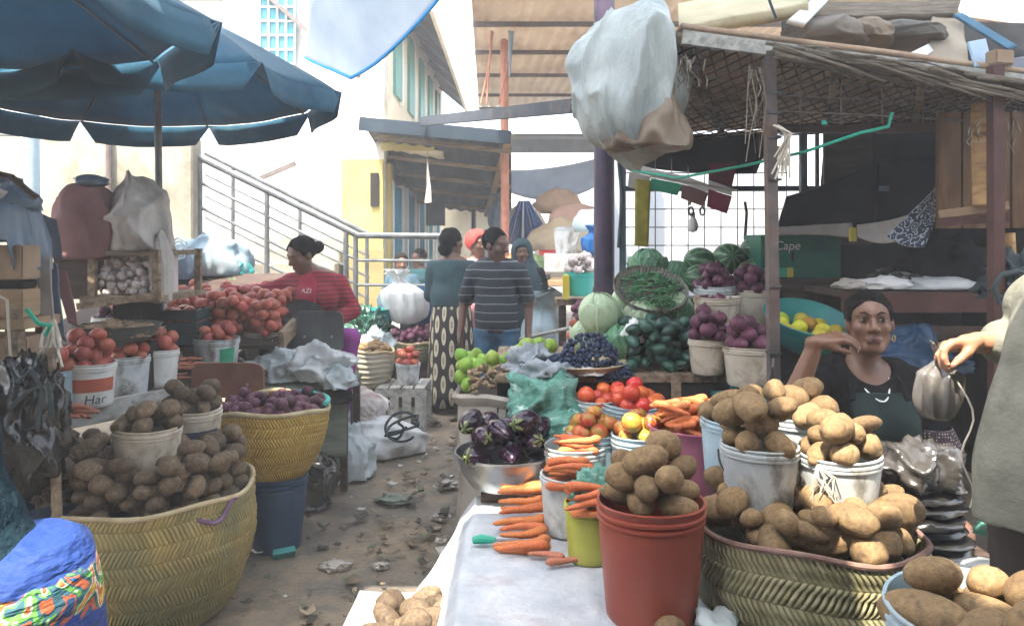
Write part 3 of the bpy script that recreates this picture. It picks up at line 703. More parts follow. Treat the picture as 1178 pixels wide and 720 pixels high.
mb = MB(); mb.box((-1.88, 9.28, 1.28), (.52, .04, 2.50)); mb.build('painted_corner', MT['yellow'], hs)
mb = MB(); mb.box((-1.72, 9.24, 2.15), (.10, .03, .42)); vent = mb.build('vent', MT['dark'], hs)
mb = MB(); mb.box((-2.1, 9.24, .9), (1.0, .05, 1.0)); mb.build('dull_plinth', M('dull_yellow_plaster', (.22, .18, .08), (.3, .24, .11), 3, .85, .2, 30), hs)  # plinth in a duller, darker yellow than the painted corner
# steps going up to the left, and the landing
st = thing('staircase', 'pale stone staircase climbing behind the red onion seller', 'stairs', (-2.8, 8.3, 0))
mb = MB()
for k in range(9):
    z = .62+.155*(k+1); mb.box((-2.72+.0*k, 8.0+.24*k+.6, z/2), (1.25, 1.2, z))
mb.build('steps', MT['concrete'], st, bev=.012)
mb = MB(); mb.box((-1.45, 8.1, .3), (2.2, 1.9, .62)); mb.build('landing', MT['concrete'], st, bev=.012)
mb = MB(); mb.prism([(-3.45, 8.25), (-2.06, 8.25), (-2.06, 8.4), (-3.45, 8.4)], 0, .9); mb.build('side_wall', M('dark_stair_side', (.12, .11, .07), (.2, .18, .11), 3, .85, .2, 30), st)
def railing(label, a, b, c, d, posts, nbar=3, mat=None, r=.026):
    t = thing('railing', label, 'railing', (a[0], d, 0), 'stair railings'); pts = [(p[0], d, p[1]) for p in (a, b, c) if p]
    mt = mat or MT['rail']; MB().tube(pts, r*1.25, 10).build('handrail', mt, t)
    for k in range(1, nbar+1): MB().tube([(p[0], d, p[1]-.24*k) for p in (a, b, c) if p], r*.6, 8).build('bar', mt, t)
    for x, z0, z1 in posts: MB().tube([(x, d, z0), (x, d, z1)], r, 10).build('post', mt, t)
    return t
def yr(px, py, d): p = W(px, py, d); return (p[0], p[2])
d = 7.2
railing('front steel stair railing sloping down behind the red shirted seller', yr(196, 165, d), yr(412, 271, d), yr(507, 272, d), d,
        [(W(px, 0, d)[0], .3, CZ-(py-HY)/K*d) for px, py in ((230, 182), (307, 221), (398, 265), (409, 271), (505, 272))], 3)
d = 8.25
railing('rear steel stair railing seen just above the front one', yr(236, 176, d), yr(425, 270, d), None, d,
        [(W(px, 0, d)[0], .62, CZ-(py-HY)/K*d) for px, py in ((268, 192), (345, 230), (422, 268))], 3, r=.022)
props(MB().bar(W(432, 76, 0) if 0 else W(300, 205, 8.6), W(340, 188, 8.6), .05, .05).build('diagonal_brace', MT['grey_post']), 'grey slanting bar at the head of the stone stairs', 'bar')
# ---- yellow shop building along the lane
yb = thing('shop_building', 'yellow shop building with teal doors and upper floor shutters', 'building', (-1.6, 9.6, 0))
mb = MB(); mb.box((-1.72, 13.2, 1.5), (.2, 7.3, 3.0)); mb.build('lower_wall', MT['cream'], yb)
mb = MB(); mb.box((-1.70, 13.2, 4.0), (.22, 7.3, 2.0)); mb.build('upper_wall', MT['cream'], yb)
mb = MB(); mb.box((-1.585, 9.55, 1.3), (.05, .20, 2.4)); mb.build('yellow_pilaster', MT['yellow'], yb)
for k in range(5):
    y = 10.15+1.35*k
    dmb = MB().box((-1.6, y, 1.15), (.06, .78, 2.2)).build('door', MT['teal_paint'] if k != 3 else MT['yellow'], yb)
    MB().box((-1.59, y+.44, 1.15), (.08, .08, 2.3)).build('frame', MT['white'], dmb); MB().box((-1.59, y-.44, 1.15), (.08, .08, 2.3)).build('frame', MT['white'], dmb)
    mb = MB()
    for j in range(4): mb.box((-1.56, y-.2+.14*j, 1.2), (.02, .02, 2.0))
    mb.build('grille', MT['blue_paint'], dmb)
    s = MB().box((-1.575, y, 4.05), (.05, .55, 1.15)).build('shutter', MT['green_paint'], yb)
    MB().box((-1.565, y+.31, 4.05), (.06, .07, 1.25)).build('frame', MT['white'], s)
mb = MB(); P = [[(-1.62+(.62*u)*1, 9.15+v*7.6, 5.0-.55*u) for v in np.linspace(0, 1, 12)] for u in np.linspace(0, 1, 4)]
mb.sheet(P, .05); mb.build('eave', MT['dark_tin'], yb)
mb = MB(); mb.bar((-1.0, 9.1, 4.42), (-1.0, 16.7, 4.42), .05, .16); mb.build('gutter', MT['cream'], yb)
for k in range(7): MB().bar((-1.55, 9.4+1.1*k, 4.86), (-1.02, 9.4+1.1*k, 4.42), .06, .1).build('rafter', MT['dark_wood'], yb)
mb = MB(); P = [[(-1.62+.75*u, 9.25+v*5.0, 2.72-.12*u) for v in np.linspace(0, 1, 10)] for u in np.linspace(0, 1, 4)]; mb.sheet(P, .06)
mb.build('canopy_slab', MT['cream'], yb); mb = MB(); mb.box((-1.30, 9.22, 2.72), (.66, .05, .17)); mb.build('fascia', MT['yellow'], yb)
aw = thing('tin_awning', 'dark sagging tin awning over the shop fronts', 'awning', (-.9, 8.5, 2.7))
mb = MB(); a, b = W(414, 136, 8.4), W(588, 154, 8.4)
n = 40; P = [[(a[0]+(b[0]-a[0])*u+(-.0)*v, 8.4+v*4.2, a[2]+(b[2]-a[2])*u+.014*math.sin(u*60)-.06*math.sin(PI*u)*v-.72*v) for v in np.linspace(0, 1, 8)] for u in np.linspace(0, 1, 120)]
mb.sheet(P, .01); mb.build('sheet', MT['dark_tin'], aw)
mb = MB(); mb.bar((a[0], 8.36, a[2]-.07), (b[0], 8.36, b[2]-.05), .03, .15); mb.build('front_edge', M('tin_edge', (.007, .018, .03), (.016, .032, .048), 4, .7), aw)
for k in range(5): MB().bar((a[0]+.1, 8.8+.85*k, a[2]-.15-.146*k), (b[0], 8.8+.85*k, b[2]-.16-.146*k), .05, .05).build('batten', MT['wood_x'], aw)
MB().bar((b[0]-.02, 8.4, b[2]-.03), (b[0]-.42, 12.4, b[2]-.78), .08, .06).build('side_beam', MT['tan_wood'], aw)
mb = MB(); P = cloth_quad((-.98, 8.6, 2.55), (-.98, 8.5, 2.55), (-.93, 8.5, 1.95), (-1.02, 8.6, 1.95), 6, 12, 0, .02, 4); mb.sheet(P); mb.build('hanging_rag', MT['sacking'], aw)
mb = MB(); mb.bar((-1.2, 11.6, 2.3), (-1.2, 11.6, 1.75), .30, .04); mb.build('hanging_flap', MT['dark_tin'], aw)
for px, d in ((545, 12.3),): p = W(px, 230, d); MB().tube([(p[0], d, 0), (p[0], d, 2.5)], .04, 8).build('post', MT['purple'], aw)
# ---- big roof over the far part of the market
rf = thing('market_roof', 'high cream corrugated market roof on a thin rust red pole', 'roof', (2, 10, 0))
mb = MB(); n = 420; P = []
for i in range(n):
    u = i/(n-1); x = -.37+u*9.4
    P.append([(x-.28*v, 6.4+8.1*v, 3.86+.28*v+.018*math.sin(u*9.4*2*PI/.16)) for v in np.linspace(0, 1, 3)])
mb.sheet(P, .006); mb.build('sheet', MT['tin_roof'], rf, sharp=None)
for v in (.05, .2, .37, .56, .78, .97): MB().bar((-.37-.28*v, 6.4+8.1*v, 3.80+.28*v), (9, 6.4+8.1*v, 3.80+.28*v), .04, .05).build('purlin', MT['grey_post'], rf)
MB().tube([W(581, 300, 9.0), W(580, -40, 9.0)], .05, 10).build('pole', MT['rust_pole'], rf)
p = W(581, 300, 9.0); MB().tube([(p[0], 9, 0), (p[0], 9, p[2])], .05, 10).build('pole', MT['rust_pole'], rf)
for k, (x1, x2) in enumerate(((553, 568), (560, 572), (574, 590))):
    MB().tube([W(x2, -5, 8.6), W((x1+x2)/2+3*(-1)**k, 70, 8.6), W(x1, 120, 8.6)], .012, 6).build('hanging_cord', MT['rust_pole'], rf)
MB().tube([W(590, -10, 8.5), W(587, 15, 8.5), W(588, 40, 8.5), W(586, 88, 8.5)], [.01, .03, .035, .008], 6).build('hanging_rag', MT['grey_tarp'], rf)
props(MB().bar(W(486, 140, 8.3), W(660, 122, 5.2), .05, .10).build('steel_beam', MT['dark_tin'], bev=.004), 'long dark steel beam slanting from the awning to the white bundle', 'beam')
# ---- far end of the lane
mb = MB(); P = cloth_quad((.0, 18.5, 3.35), (4.2, 18.5, 3.8), (4.2, 18.4, .6), (.0, 18.4, .6), 20, 14, .2, .05, 9); mb.sheet(P)
props(mb.build('white_sheet', MT['white_tarp']), 'large white sheet hung across the far end of the lane', 'tarpaulin')
mb = MB(); P = [[(x, 14.6-y, 3.32+.0*y) for y in np.linspace(0, 2, 3)] for x in np.linspace(-.3, 4, 6)]; mb.sheet(P, .04); mb.box((1.8, 12.55, 3.12), (4.0, .05, .22))
props(mb.build('grey_roof', M('grey_roof_sheet', (.16, .19, .22), (.22, .25, .28), 3, .6)), 'low grey roof edge above the far white sheet', 'roof')
nvf = np.random.RandomState(3)
def far_tarp():
    mb = MB(); P = np.zeros((30, 18, 3)); a = W(603, 231, 11)
    for i in range(30):
        for j in range(18):
            u, v = i/29-.5, j/17; P[i, j] = (a[0]+u*(.16+.80*v)+.05*v, 11+.06*math.cos(u*40)*(.3+v), a[2]-.62*v-.12*abs(u)*v*2+.04*math.cos(u*22)*v)
    mb.sheet(P, .01); m, nt, b, o = new_mat('striped_tarp'); t = N(nt, 'ShaderNodeTexCoord'); s = N(nt, 'ShaderNodeSeparateXYZ'); nt.links.new(t.outputs['UV'], s.inputs[0])
    put(nt, ramp(nt, ma(nt, 'FRACT', ma(nt, 'MULTIPLY', s.outputs[0], 5.0)), [(0, (.62, .66, .72)), (.22, (.03, .10, .30))], 'CONSTANT'), b.inputs['Base Color']); b.inputs['Roughness'].default_value = .5
    return props(mb.build('striped_tarp', m), 'blue and white striped tarp draped behind the standing man', 'tarpaulin')
far_tarp()
bag('dark_bundle', 'dark blue bundle on the red pole beside the striped tarp', 'bundle', W(574, 268, 10.6), (.16, .16, .55), MT['slate_tarp'], 77)
# goods at the far end
FS = [('beige', (650, 262), 9.6, (.42, .3, .46)), ('tan', (690, 268), 9.2, (.34, .3, .5)), ('pink', (672, 240), 10.4, (.5, .3, .42)), ('brown', (610, 300), 9.4, (.26, .22, .28)), ('peach', (588, 300), 9.8, (.3, .25, .4))]
cl = {'beige': (.45, .37, .25), 'tan': (.42, .35, .24), 'pink': (.5, .33, .27), 'brown': (.2, .13, .07), 'peach': (.55, .40, .3)}
for i, (nm, (px, py), d, r) in enumerate(FS):
    p = W(px, py+28, d); tint = cl[nm]
    lump('produce_sack', f'{nm} bulging sack piled in the hazy far stalls', 'sack', p, r, M(f'{nm}_sacking', tuple(x*.85 for x in tint), tint, 5, .8, .3, 40), 300+i, sub=4)
mb = MB(); mb.sheet(cloth_quad(W(588, 196, 12.2), W(700, 178, 12.2), W(700, 206, 12.3), W(588, 222, 12.3), 24, 8, .22, .02, 14, 3)); props(mb.build('pale_blue_tarp', M('pale_blue_tarp', (.34, .44, .58), (.46, .55, .66), 3, .6, trans=.3), sharp=None), 'sagging pale blue tarp slung below the low grey roof edge', 'tarpaulin')
for i, (px, py, d, r, tint, lab) in enumerate(((626, 330, 9.0, (.26, .2, .42), (.40, .36, .30), 'grey beige sack low in the far stalls'), (668, 312, 9.8, (.30, .25, .40), (.50, .42, .30), 'straw coloured sack behind the grey drum'), (604, 275, 11.4, (.34, .3, .5), (.55, .45, .36), 'pale peach sack under the striped tarp'),
        (640, 246, 11.8, (.40, .3, .42), (.42, .30, .22), 'red brown sack high in the far heap'), (566, 308, 10.5, (.28, .25, .55), (.30, .33, .36), 'slate grey sack at the left of the far stalls'), (618, 312, 8.4, (.16, .15, .20), (.14, .22, .10), 'heap of dark greens on the far stall'), (690, 330, 7.2, (.2, .18, .3), (.52, .50, .46), 'off white sack by the turquoise bucket'))):
    p = W(px, py, d); lump('produce_sack', lab, 'sack', p, r, M('far_sack_%s' % 'abcdefg'[i], tuple(x*.8 for x in tint), tint, 6, .8, .4, 30), 340+i, sub=4, crease=.2)
for i, (px, py, d, c, lab) in enumerate(((600, 262, 12.0, (.04, .12, .34), 'blue umbrella shape furled over the far sacks'), (634, 300, 8.9, (.45, .06, .05), 'small red basin in the far stalls'), (582, 318, 8.8, (.05, .30, .28), 'small teal basin in the far stalls'))):
    if i: bucket(lab, W(px, py, d), .15, .12, .13, M('far_basin_%s' % 'abc'[i], c, tuple(min(1, x*1.2) for x in c), 4, .5), name='basin', cat='basin', lip=False)
def far_stall(label, px0, px1, d, ytop, mat):
    a, b = W(px0, ytop, d), W(px1, ytop, d); t = thing('stall_table', label, 'stall table', ((a[0]+b[0])/2, d, 0), 'far stall tables')
    MB().box(((a[0]+b[0])/2, d+.3, a[2]-.03), (b[0]-a[0], .7, .05)).build('tabletop', mat, t)
    for x in (a[0]+.05, b[0]-.05):
        for y in (d, d+.6): MB().box((x, y, (a[2]-.06)/2), (.06, .05, a[2]-.06)).build('leg', MT['dark_wood'], t)
far_stall('far wooden stall table under the pale sacks', 560, 700, 9.0, 312, MT['wood'])
far_stall('wooden stall table holding the turquoise bucket', 640, 720, 6.1, 343, MT['wood'])
far_stall('low stall table in front of the white sacks', 600, 690, 7.4, 322, MT['tan_wood'])
bucket('tall grey plastic drum on the far stall', W(652, 292, 8.2), .15, .12, .30, MT['bgrime'], name='drum', cat='drum')
mb = MB(); p = W(652, 300, 8.2); mb.box((p[0], 8.2, p[2]-.02), (.5, .4, .2)); props(mb.build('far_crate', MT['bwhite'], bev=.01), 'pale plastic crate under the tall grey drum', 'crate')
bag('blue_bag', 'bright blue plastic bag hanging beside the purple post', 'plastic bag', W(682, 296, 6.2), (.09, .08, .26), MT['btub'], 41)
lump('white_bag', 'white plastic bundle above the bright blue bag', 'plastic bag', W(684, 268, 6.6), (.2, .15, .22), MT['bagteal'], 42, sub=4)
bag('grain_sack', 'large pale blue sack standing behind the man', 'sack', (W(625, 0, 6.6)[0], 6.6, .35), (.19, .2, .70), MT['bblue'], 43, neck=.7, folds=.05)
bag('grain_sack', 'grey green sack on the ground next to the pale blue sack', 'sack', (W(600, 0, 7.0)[0], 7.0, .3), (.2, .2, .85), MT['dsack'], 44, neck=.7, folds=.05)
props(MB().bar((W(622, 0, 6.6)[0], 6.5, .0), (W(622, 0, 6.6)[0], 6.7, .36), .5, .5).build('box', MT['dark_wood']), 'dark box beneath the large pale blue sack', 'box')
tb = bucket('turquoise bucket of garlic beside the purple post', W(666, 340, 6.0), .125, .105, .19, MT['bturq'])
yc = props(MB().box((W(651, 0, 5.9)[0], 5.9, W(651, 330, 5.9)[2]), (.05, .12, .2)).build('oil_can', MT['yellow_print'], bev=.01), 'yellow can standing against the turquoise bucket', 'can')
props(MB().tube([W(570, 396, 6.2), W(662, 376, 5.6)], .014, 8).build('wooden_pole', MT['grey_wood']), 'pale pole lying across in front of the blue sacks', 'pole')
# distant block closing the lane
fb = thing('distant_house', 'pale distant house with a barred window at the end of the lane', 'house', (-.6, 17, 0))
MB().box((-.8, 17.2, 2), (2.2, .3, 4)).build('wall', MT['cream'], fb); MB().box((-.45, 17.02, 2.75), (.7, .05, .5)).build('window', MT['grey_post'], fb)
MB().box((-.5, 16.9, 2.3), (1.5, .3, .08)).build('ledge', MT['plaster'], fb)
# ================================================================== PRODUCE SHAPES
P_POT = produce('potato', MT['potato'], f_potato, 7, True); P_POTD = produce('potato', MT['potato_dark'], f_potato, 7, True)
P_TOM = produce('tomato', MT['tomato'], f_tomato, 4); P_TOMD = produce('tomato', MT['tomato_dull'], f_tomato, 4); P_TOMH = produce('tomato', MT['tomato_half'], f_tomato, 4)
P_ON = produce('onion', MT['onion'], f_onion, 4); P_LIME = produce('lime', MT['lime'], f_lime, 3); P_CIT = produce('citrus', MT['citrus'], f_lime, 3)
P_AVO = produce('avocado', MT['avocado'], f_avocado, 3); P_EGG = produce('aubergine', MT['eggplant'], f_eggplant, 4, True)
P_GAR = produce('garlic', MT['garlic'], f_garlic, 3); P_MEL = produce('watermelon', MT['melon'], f_melon, 3, True)
P_CAR = [carrot_mesh(MT['carrot'], i) for i in range(6)]; P_CARD = [carrot_mesh(MT['carrot_dull'], i) for i in range(4)]
def calyx_mesh(i):
    mb = MB(); mb.tube([(-1.68, 0, 0), (-1.9, 0, .03), (-2.15, .03, .08)], [.14, .11, .13], 8)
    for k in range(5):
        a = 2*PI*k/5+i; P = []
        for u in np.linspace(0, 1, 5):
            x = -1.76+.55*u; rr = .06+.82*math.sqrt(max(0, 1-(x/1.77)**2)) + .03; w = .34*(1-u)**.7
            P.append([(x, (rr)*math.cos(a+s*w*1.2), (rr)*math.sin(a+s*w*1.2)) for s in (-1, 0, 1)])
        mb.sheet(P, .05)
    return mesh_from('calyx', mb.v, mb.f, MT['calyx'], True)
CAL = [calyx_mesh(i) for i in range(2)]
def ginger_mesh(i):
    q = random.Random(i); v = Vox((-1.5, -1.2, -.8), (1.5, 1.2, .8), .07); p = np.array((-.9, 0, 0.))
    for k in range(4):
        n = p+np.array((q.uniform(.35, .6), q.uniform(-.35, .35), q.uniform(-.15, .15))); v.cap(p, n, q.uniform(.26, .34), q.uniform(.24, .34), .12)
        if q.random() < .8: s = q.choice((-1, 1)); v.cap(n, n+np.array((q.uniform(-.1, .3), s*q.uniform(.4, .6), q.uniform(-.1, .3))), .24, .17, .1)
        p = n
    V, F = v.mesh(); return mesh_from('ginger', V, F, MT['ginger'], True)
P_GIN = [ginger_mesh(i) for i in range(3)]
def bean_mesh(i):
    q = random.Random(i+3); mb = MB(); a, b = q.uniform(.08, .25), q.uniform(-.12, .12)
    mb.tube([(t-.5, a*math.sin(PI*t), b*math.sin(2*PI*t)) for t in np.linspace(0, 1, 9)], [.018, .032, .034, .036, .036, .036, .034, .03, .012], 6)
    return mesh_from('green_bean', mb.v, mb.f, MT['bean'], True)
P_BEAN = [bean_mesh(i) for i in range(4)]
GRAPE = mesh_from('grape', ico(2)[0], ico(2)[1], MT['grape'])
# ================================================================== SHADES OVERHEAD
def umbrella(label, c, rad, zrim, zapex, pole_foot, tilt=0, rot=0, vis_pole=True):
    t = thing('market_umbrella', label, 'umbrella', (pole_foot[0], pole_foot[1], 0), 'blue market umbrellas')
    cx, cy_ = c; mb = MB(); nr, per = 12, 10; nk = 8*per; P = np.zeros((nr, nk+1, 3))
    for i in range(nr):
        s = max(i/(nr-1), .02)
        for k in range(nk+1):
            a = 2*PI*k/nk+rot; w = (k % per)/per; f = math.cos(PI/8)/math.cos((w-.5)*PI/4)
            sg = math.sin(PI*w)*.028*s
            z = zapex+(zrim-zapex)*(s**1.12)-sg+tilt*rad*s*math.cos(a)
            P[i, k] = (cx+rad*s*f*math.cos(a)*(1-.04*math.sin(PI*w)*s), cy_+rad*s*f*math.sin(a)*(1-.04*math.sin(PI*w)*s), z)
    P[..., 2] += .012*fz(P, 7, 11, 3); P[:, -1] = P[:, 0]
    mb.sheet(P[::-1], .003); can = mb.build('canopy', MT['umb'], t, sharp=None)
    for k in range(8):
        mb = MB(); n = 11; V = []
        for i in range(n):
            e = P[-1, k*per+i]; w = i/(n-1); h = .13*min(1, (1-abs(2*w-1)**16)) + .005; col = []
            for j in range(4):
                v = j/3; o = np.array((e[0]-cx, e[1]-cy_, 0)); o /= np.linalg.norm(o)
                col.append(tuple(e+o*(.012+.02*v+.012*math.sin(w*9+k)*v)-np.array((0, 0, h*v+.002))))
            V.append(col)
        mb.sheet(V, .003); mb.build('valance', MT['umb'], can, sharp=None)
    for k in range(8):
        a = 2*PI*k/8+rot; e = P[-1, k*per]
        MB().tube([(cx, cy_, zapex-.02), tuple((P[6, k*per]+np.array((0, 0, -.018)))), tuple(e+np.array((0, 0, -.012)))], .006, 6).build('rib', MT['rail'], t)
        MB().tube([(cx, cy_, zapex-.45), tuple(P[6, k*per]+np.array((0, 0, -.02)))], .005, 6).build('strut', MT['rail'], t)
    MB().tube([(pole_foot[0], pole_foot[1], 0), (cx, cy_, zapex)], .02, 12).build('pole', MT['rail'], t)
    MB().tube([(pole_foot[0]-.004, pole_foot[1], .9), (pole_foot[0]+.002, pole_foot[1]-.001, 1.26)], .028, 12).build('pole_sleeve', MT['bwhite'], t)
    mb = MB(); mb.lathe([(.24, 0), (.24, .08), (.2, .12), (.05, .13), (.04, .2)], 24, (pole_foot[0], pole_foot[1], 0)); mb.build('base', MT['concrete'], t)
    return t
umbrella('wide blue umbrella on a slim pole over the red onion heap', (-2.02, 4.2), 1.0, 2.33, 2.90, (-2.06, 4.35), .05, .12)
umbrella('nearer blue umbrella over the potato basket, its edge overlapping the other', (-2.08, 2.35), 1.05, 2.30, 2.80, (-2.3, 2.5), .0, .30)
mb = MB(); a, b, c_, d_ = W(352, 66, 5.4), W(405, 90, 5.0), W(520, -20, 4.3), W(360, -60, 4.6)
mb.sheet(cloth_quad(d_, a, b, c_, 26, 26, .06, .03, 5, 4)); tp = props(mb.build('canvas_awning', MT['white_tarp'], sharp=None), 'pale blue tarp corner with a bright blue hem hanging over the lane', 'tarpaulin')
P = cloth_quad(d_, a, b, c_, 26, 26, .06, .03, 5, 4)
mb = MB(); mb.tube([tuple(P[-1, j]) for j in range(26)], .012, 6); mb.tube([tuple(P[i, -1]) for i in range(25, -1, -1)], .012, 6)
hm = mb.build('hem', MT['blue_hem'], tp)
def overhead(label, x0, x1, y0, y1, z, seed, mat=None):  # tarps out of view, added to block the sun and leave lit gaps
    mb = MB(); mb.sheet(cloth_quad((x0, y1, z), (x1, y1, z), (x1, y0, z), (x0, y0, z), 20, 20, .10, .04, seed, 2)); 
    return props(mb.build('added_shade_tarp', mat or MT['white_tarp'], sharp=None, recenter=False), label, 'tarpaulin')
overhead('long pale tarp added out of view to shade the lane', -1.9, .30, 1.75, 6.0, 3.9, 1)
overhead('pale tarp added out of view to shade the white sheeted table', -.92, .24, -.6, 1.74, 3.6, 2)
overhead('tarp added out of view to shade the seated seller', .36, 3.2, 1.62, 3.4, 3.4, 3)
overhead('short tarp added out of view to shade the visitor', .40, 3.2, -.6, 1.03, 3.4, 6)
overhead('wide blue tarp added out of view to shade the heaped boxes', -5.4, -2.75, -1.0, 5.4, 3.1, 4, MT['blue_tarp'])
# ================================================================== LEFT SIDE
rs = thing('added_light_block', 'unseen dark timber wall and roof added behind the viewer to block light', 'building', (0, -3.5, 0))  # out of view, added to cut ambient light from behind the viewer
MB().box((0, -3.6, 2.0), (14, .2, 4.0)).build('wall', MT['dark_wood'], rs); MB().box((.4, -1.6, 3.3), (9, 3.9, .08)).build('roof', MT['dark_wood'], rs)
for x in (-3.6, 3.6): MB().box((x, .1, 1.62), (.12, .12, 3.24)).build('post', MT['dark_wood'], rs)
tb = thing('market_table', 'dark plank table under the tomato buckets and white pails', 'stall table', (-2.2, 3.9, 0))
poly = [(-2.9, 2.95), (-2.05, 3.25), (-1.74, 3.72), (-1.74, 4.12), (-1.46, 4.16), (-1.46, 4.95), (-3.1, 4.95)]
mb = MB(); mb.prism(poly, .70, .74); mb.build('tabletop', MT['dark_wood'], tb, bev=.004)
mb = MB(); mb.bar((-2.12, 3.2, .70), (-1.70, 3.70, .72), .03, .10); mb.build('front_board', MT['grey_wood'], tb)
for x, y in ((-2.75, 3.05), (-2.1, 3.32), (-1.8, 3.75), (-1.55, 4.25), (-1.55, 4.85), (-3.0, 4.85)): MB().box((x, y, .35), (.06, .06, .7)).build('leg', MT['dark_wood'], tb)
# tomato pails in a row
def pail(label, px, py, d, rt, rb, h, mat, z=.74, **kw):
    p = W(px, py, d); return bucket(label, (p[0], p[1], z), rt, rb, h, mat, **kw)
def fill(name, meshes, b, n, r, rt, h, dome_h, label, cat, group, seed, sink=.03, **kw):
    x, y, z = b.location; return heap(name, meshes, n, r, disc(x, y, rt-r*.75, None, .6), dome(x, y, rt, z+h-sink-r*.6, dome_h), label, cat, group, seed, **kw)
b1 = pail('worn pale blue pail of tomatoes at the near end of the row', 64, 470, 3.36, .095, .085, .18, MT['bblue'])
b2 = pail('white tomato pail with a broad red printed band', 104, 470, 3.44, .108, .095, .20, MT['bwhite'])
band(b2, .1030, .1072, .075, .135, R(-150), R(0), MT['red_print'])
wrap_text(b2, 'Har', .06, .1042, .040, R(-50), MT['lettering'])
b3 = pail('plain pale green white tomato pail, third of the row', 147, 458, 3.70, .102, .09, .19, MT['bgrime'])
b4 = pail('white tomato pail with a slanting black handle', 181, 445, 3.92, .105, .095, .19, MT['bwhite'], handle=(R(20), R(-75)))
for b, k, lab in ((b1, 5, 'worn blue pail'), (b2, 11, 'red banded pail'), (b3, 9, 'plain third pail'), (b4, 9, 'pail with the slanting handle')):
    fill('tomato', P_TOMD, b, k+3, .036, .10, .19, .05, f'dusty red tomato heaped in the {lab}', 'tomato', f'tomatoes in the {lab}', hash_s(lab))
for i in range(5):
    spawn('carrot', P_CARD[i % 4], W(78+3*i, 474-5*(i % 3), 3.14)[:2]+(.765+.022*(i//3),), .17, (i, .05*i, -.5+.2*i), 'dull carrot lying by the red banded pail at the table edge', 'carrot', 'carrots by the red banded pail')
heap('carrot', P_CARD, 26, .085, quadreg((-1.92, 4.0), (-1.76, 3.95), (-1.74, 4.15), (-1.95, 4.3)), lambda x, y: .68+.14*max(0, 1-((x+1.85)/.2)**2-((y-4.12)/.25)**2), 'dusty carrot piled on the plank table beside the brown chair back', 'carrot', 'carrots beside the brown chair back', 8, .1, align=.3, pack=.30, flat=.55)
# second row: pail, dark crate, box
bx = props(MB().box((-2.25, 4.15, .82), (.5, .3, .16)).build('box', MT['dark_wood'], bev=.005), 'low dark box raising the second pail behind the tomatoes', 'box')
b5 = bucket('white pail with smudged blue print behind the tomato row', (-2.2, 4.08, .90), .105, .092, .19, MT['bwhite']); band(b5, .098, .102, .05, .10, R(-140), R(-40), MT['navy_print'])
fill('onion', P_ON, b5, 8, .034, .10, .19, .02, 'small onion in the pail with smudged blue print', 'onion', 'onions in the smudged pail', 5)
def crate(label, c, sz, mat, nsl=3, group=None, rz=0, name='crate'):
    t = thing(name, label, 'crate', c, group, rz); sx, sy, h = sz
    MB().box((0, 0, .008), (sx-.03, sy-.03, .014)).build('bottom', mat, t, local=True)
    hh = h/nsl
    for s in (-1, 1):
        for k in range(nsl): MB().box((0, s*(sy/2-.007), hh*(k+.5)), (sx, .013, hh*.82)).build('slat', mat, t, local=True, bev=.002)
        for k in range(nsl): MB().box((s*(sx/2-.006), 0, hh*(k+.5)), (.012, sy-.03, hh*.82)).build('slat', mat, t, local=True, bev=.002)
        for s2 in (-1, 1): MB().box((s*(sx/2-.025), s2*(sy/2-.027), h/2), (.026, .026, h)).build('corner_post', mat, t, local=True)
    return t
M_DCR = M('dark_green_crate', (.025, .04, .04), (.05, .075, .075), 4, .6, .1, 40)
crate('dark green crate of tomatoes between the pails and the onion heap', (-1.97, 4.36, .90), (.30, .2, .21), M_DCR, 3)
props(MB().box((-1.97, 4.36, .82), (.3, .2, .155)).build('box', MT['dark_wood']), 'dark box holding up the dark green crate', 'box')
heap('tomato', P_TOMD, 10, .038, quadreg((-2.07, 4.3), (-1.87, 4.3), (-1.87, 4.42), (-2.07, 4.42)), lambda x, y: 1.01, 'tomato in the dark green crate', 'tomato', 'tomatoes in the dark green crate', 3)
b6 = bucket('white tub with a green printed panel below the big tomato slope', (-1.72, 4.30, .74), .125, .105, .20, MT['bgrime'], seg=40); band(b6, .108, .122, .03, .15, R(-60), R(-15), MT['green_print'])
b7 = bucket('cream pail between the green panel tub and the seller in red', (-1.55, 4.62, .74), .115, .10, .20, MT['bcream'])
for b, lab in ((b6, 'green panel tub'), (b7, 'cream pail by the seller')):
    fill('tomato', P_TOMD, b, 10, .036, .11, .20, .03, f'dusty tomato filling the {lab}', 'tomato', f'tomatoes in the {lab}', hash_s(lab))
# sloping tomato bed
sb = thing('sloping_stand', 'sloping plank stand under the big heap of tomatoes', 'stall table', (-2.2, 5.2, 0))
S0, S1 = .90, 1.26
def bed(x, y): return S0+(S1-S0)*(y-4.42)/1.5
mb = MB(); P = [[(x, y, bed(x, y)-.03) for y in (4.42, 5.92)] for x in (-2.95, -1.40)]; mb.sheet(P, .03); mb.build('board', MT['dark_wood'], sb)
for x in (-2.9, -1.5):
    for y in (4.5, 5.85): MB().box((x, y, (bed(x, y)-.06)/2), (.06, .06, bed(x, y)-.06)).build('leg', MT['dark_wood'], sb)
MB().bar((-1.39, 4.45, bed(0, 4.45)), (-1.39, 5.9, bed(0, 5.9)-.06), .03, .1).build('side_board', MT['wood'], sb)
BIG = heap('tomato', P_TOMD, 300, .036, quadreg((-2.5, 4.45), (-1.44, 4.45), (-1.60, 5.8), (-2.75, 5.8)), lambda x, y: bed(x, y)+.05*math.sin((x+2.9)*2.2), 'dusty red tomato in the big heap on the sloping stand', 'tomato', 'tomatoes of the big heap', 12, .15, tries=9)
BIG.sort(key=lambda o: -o.location.y); mb = MB()
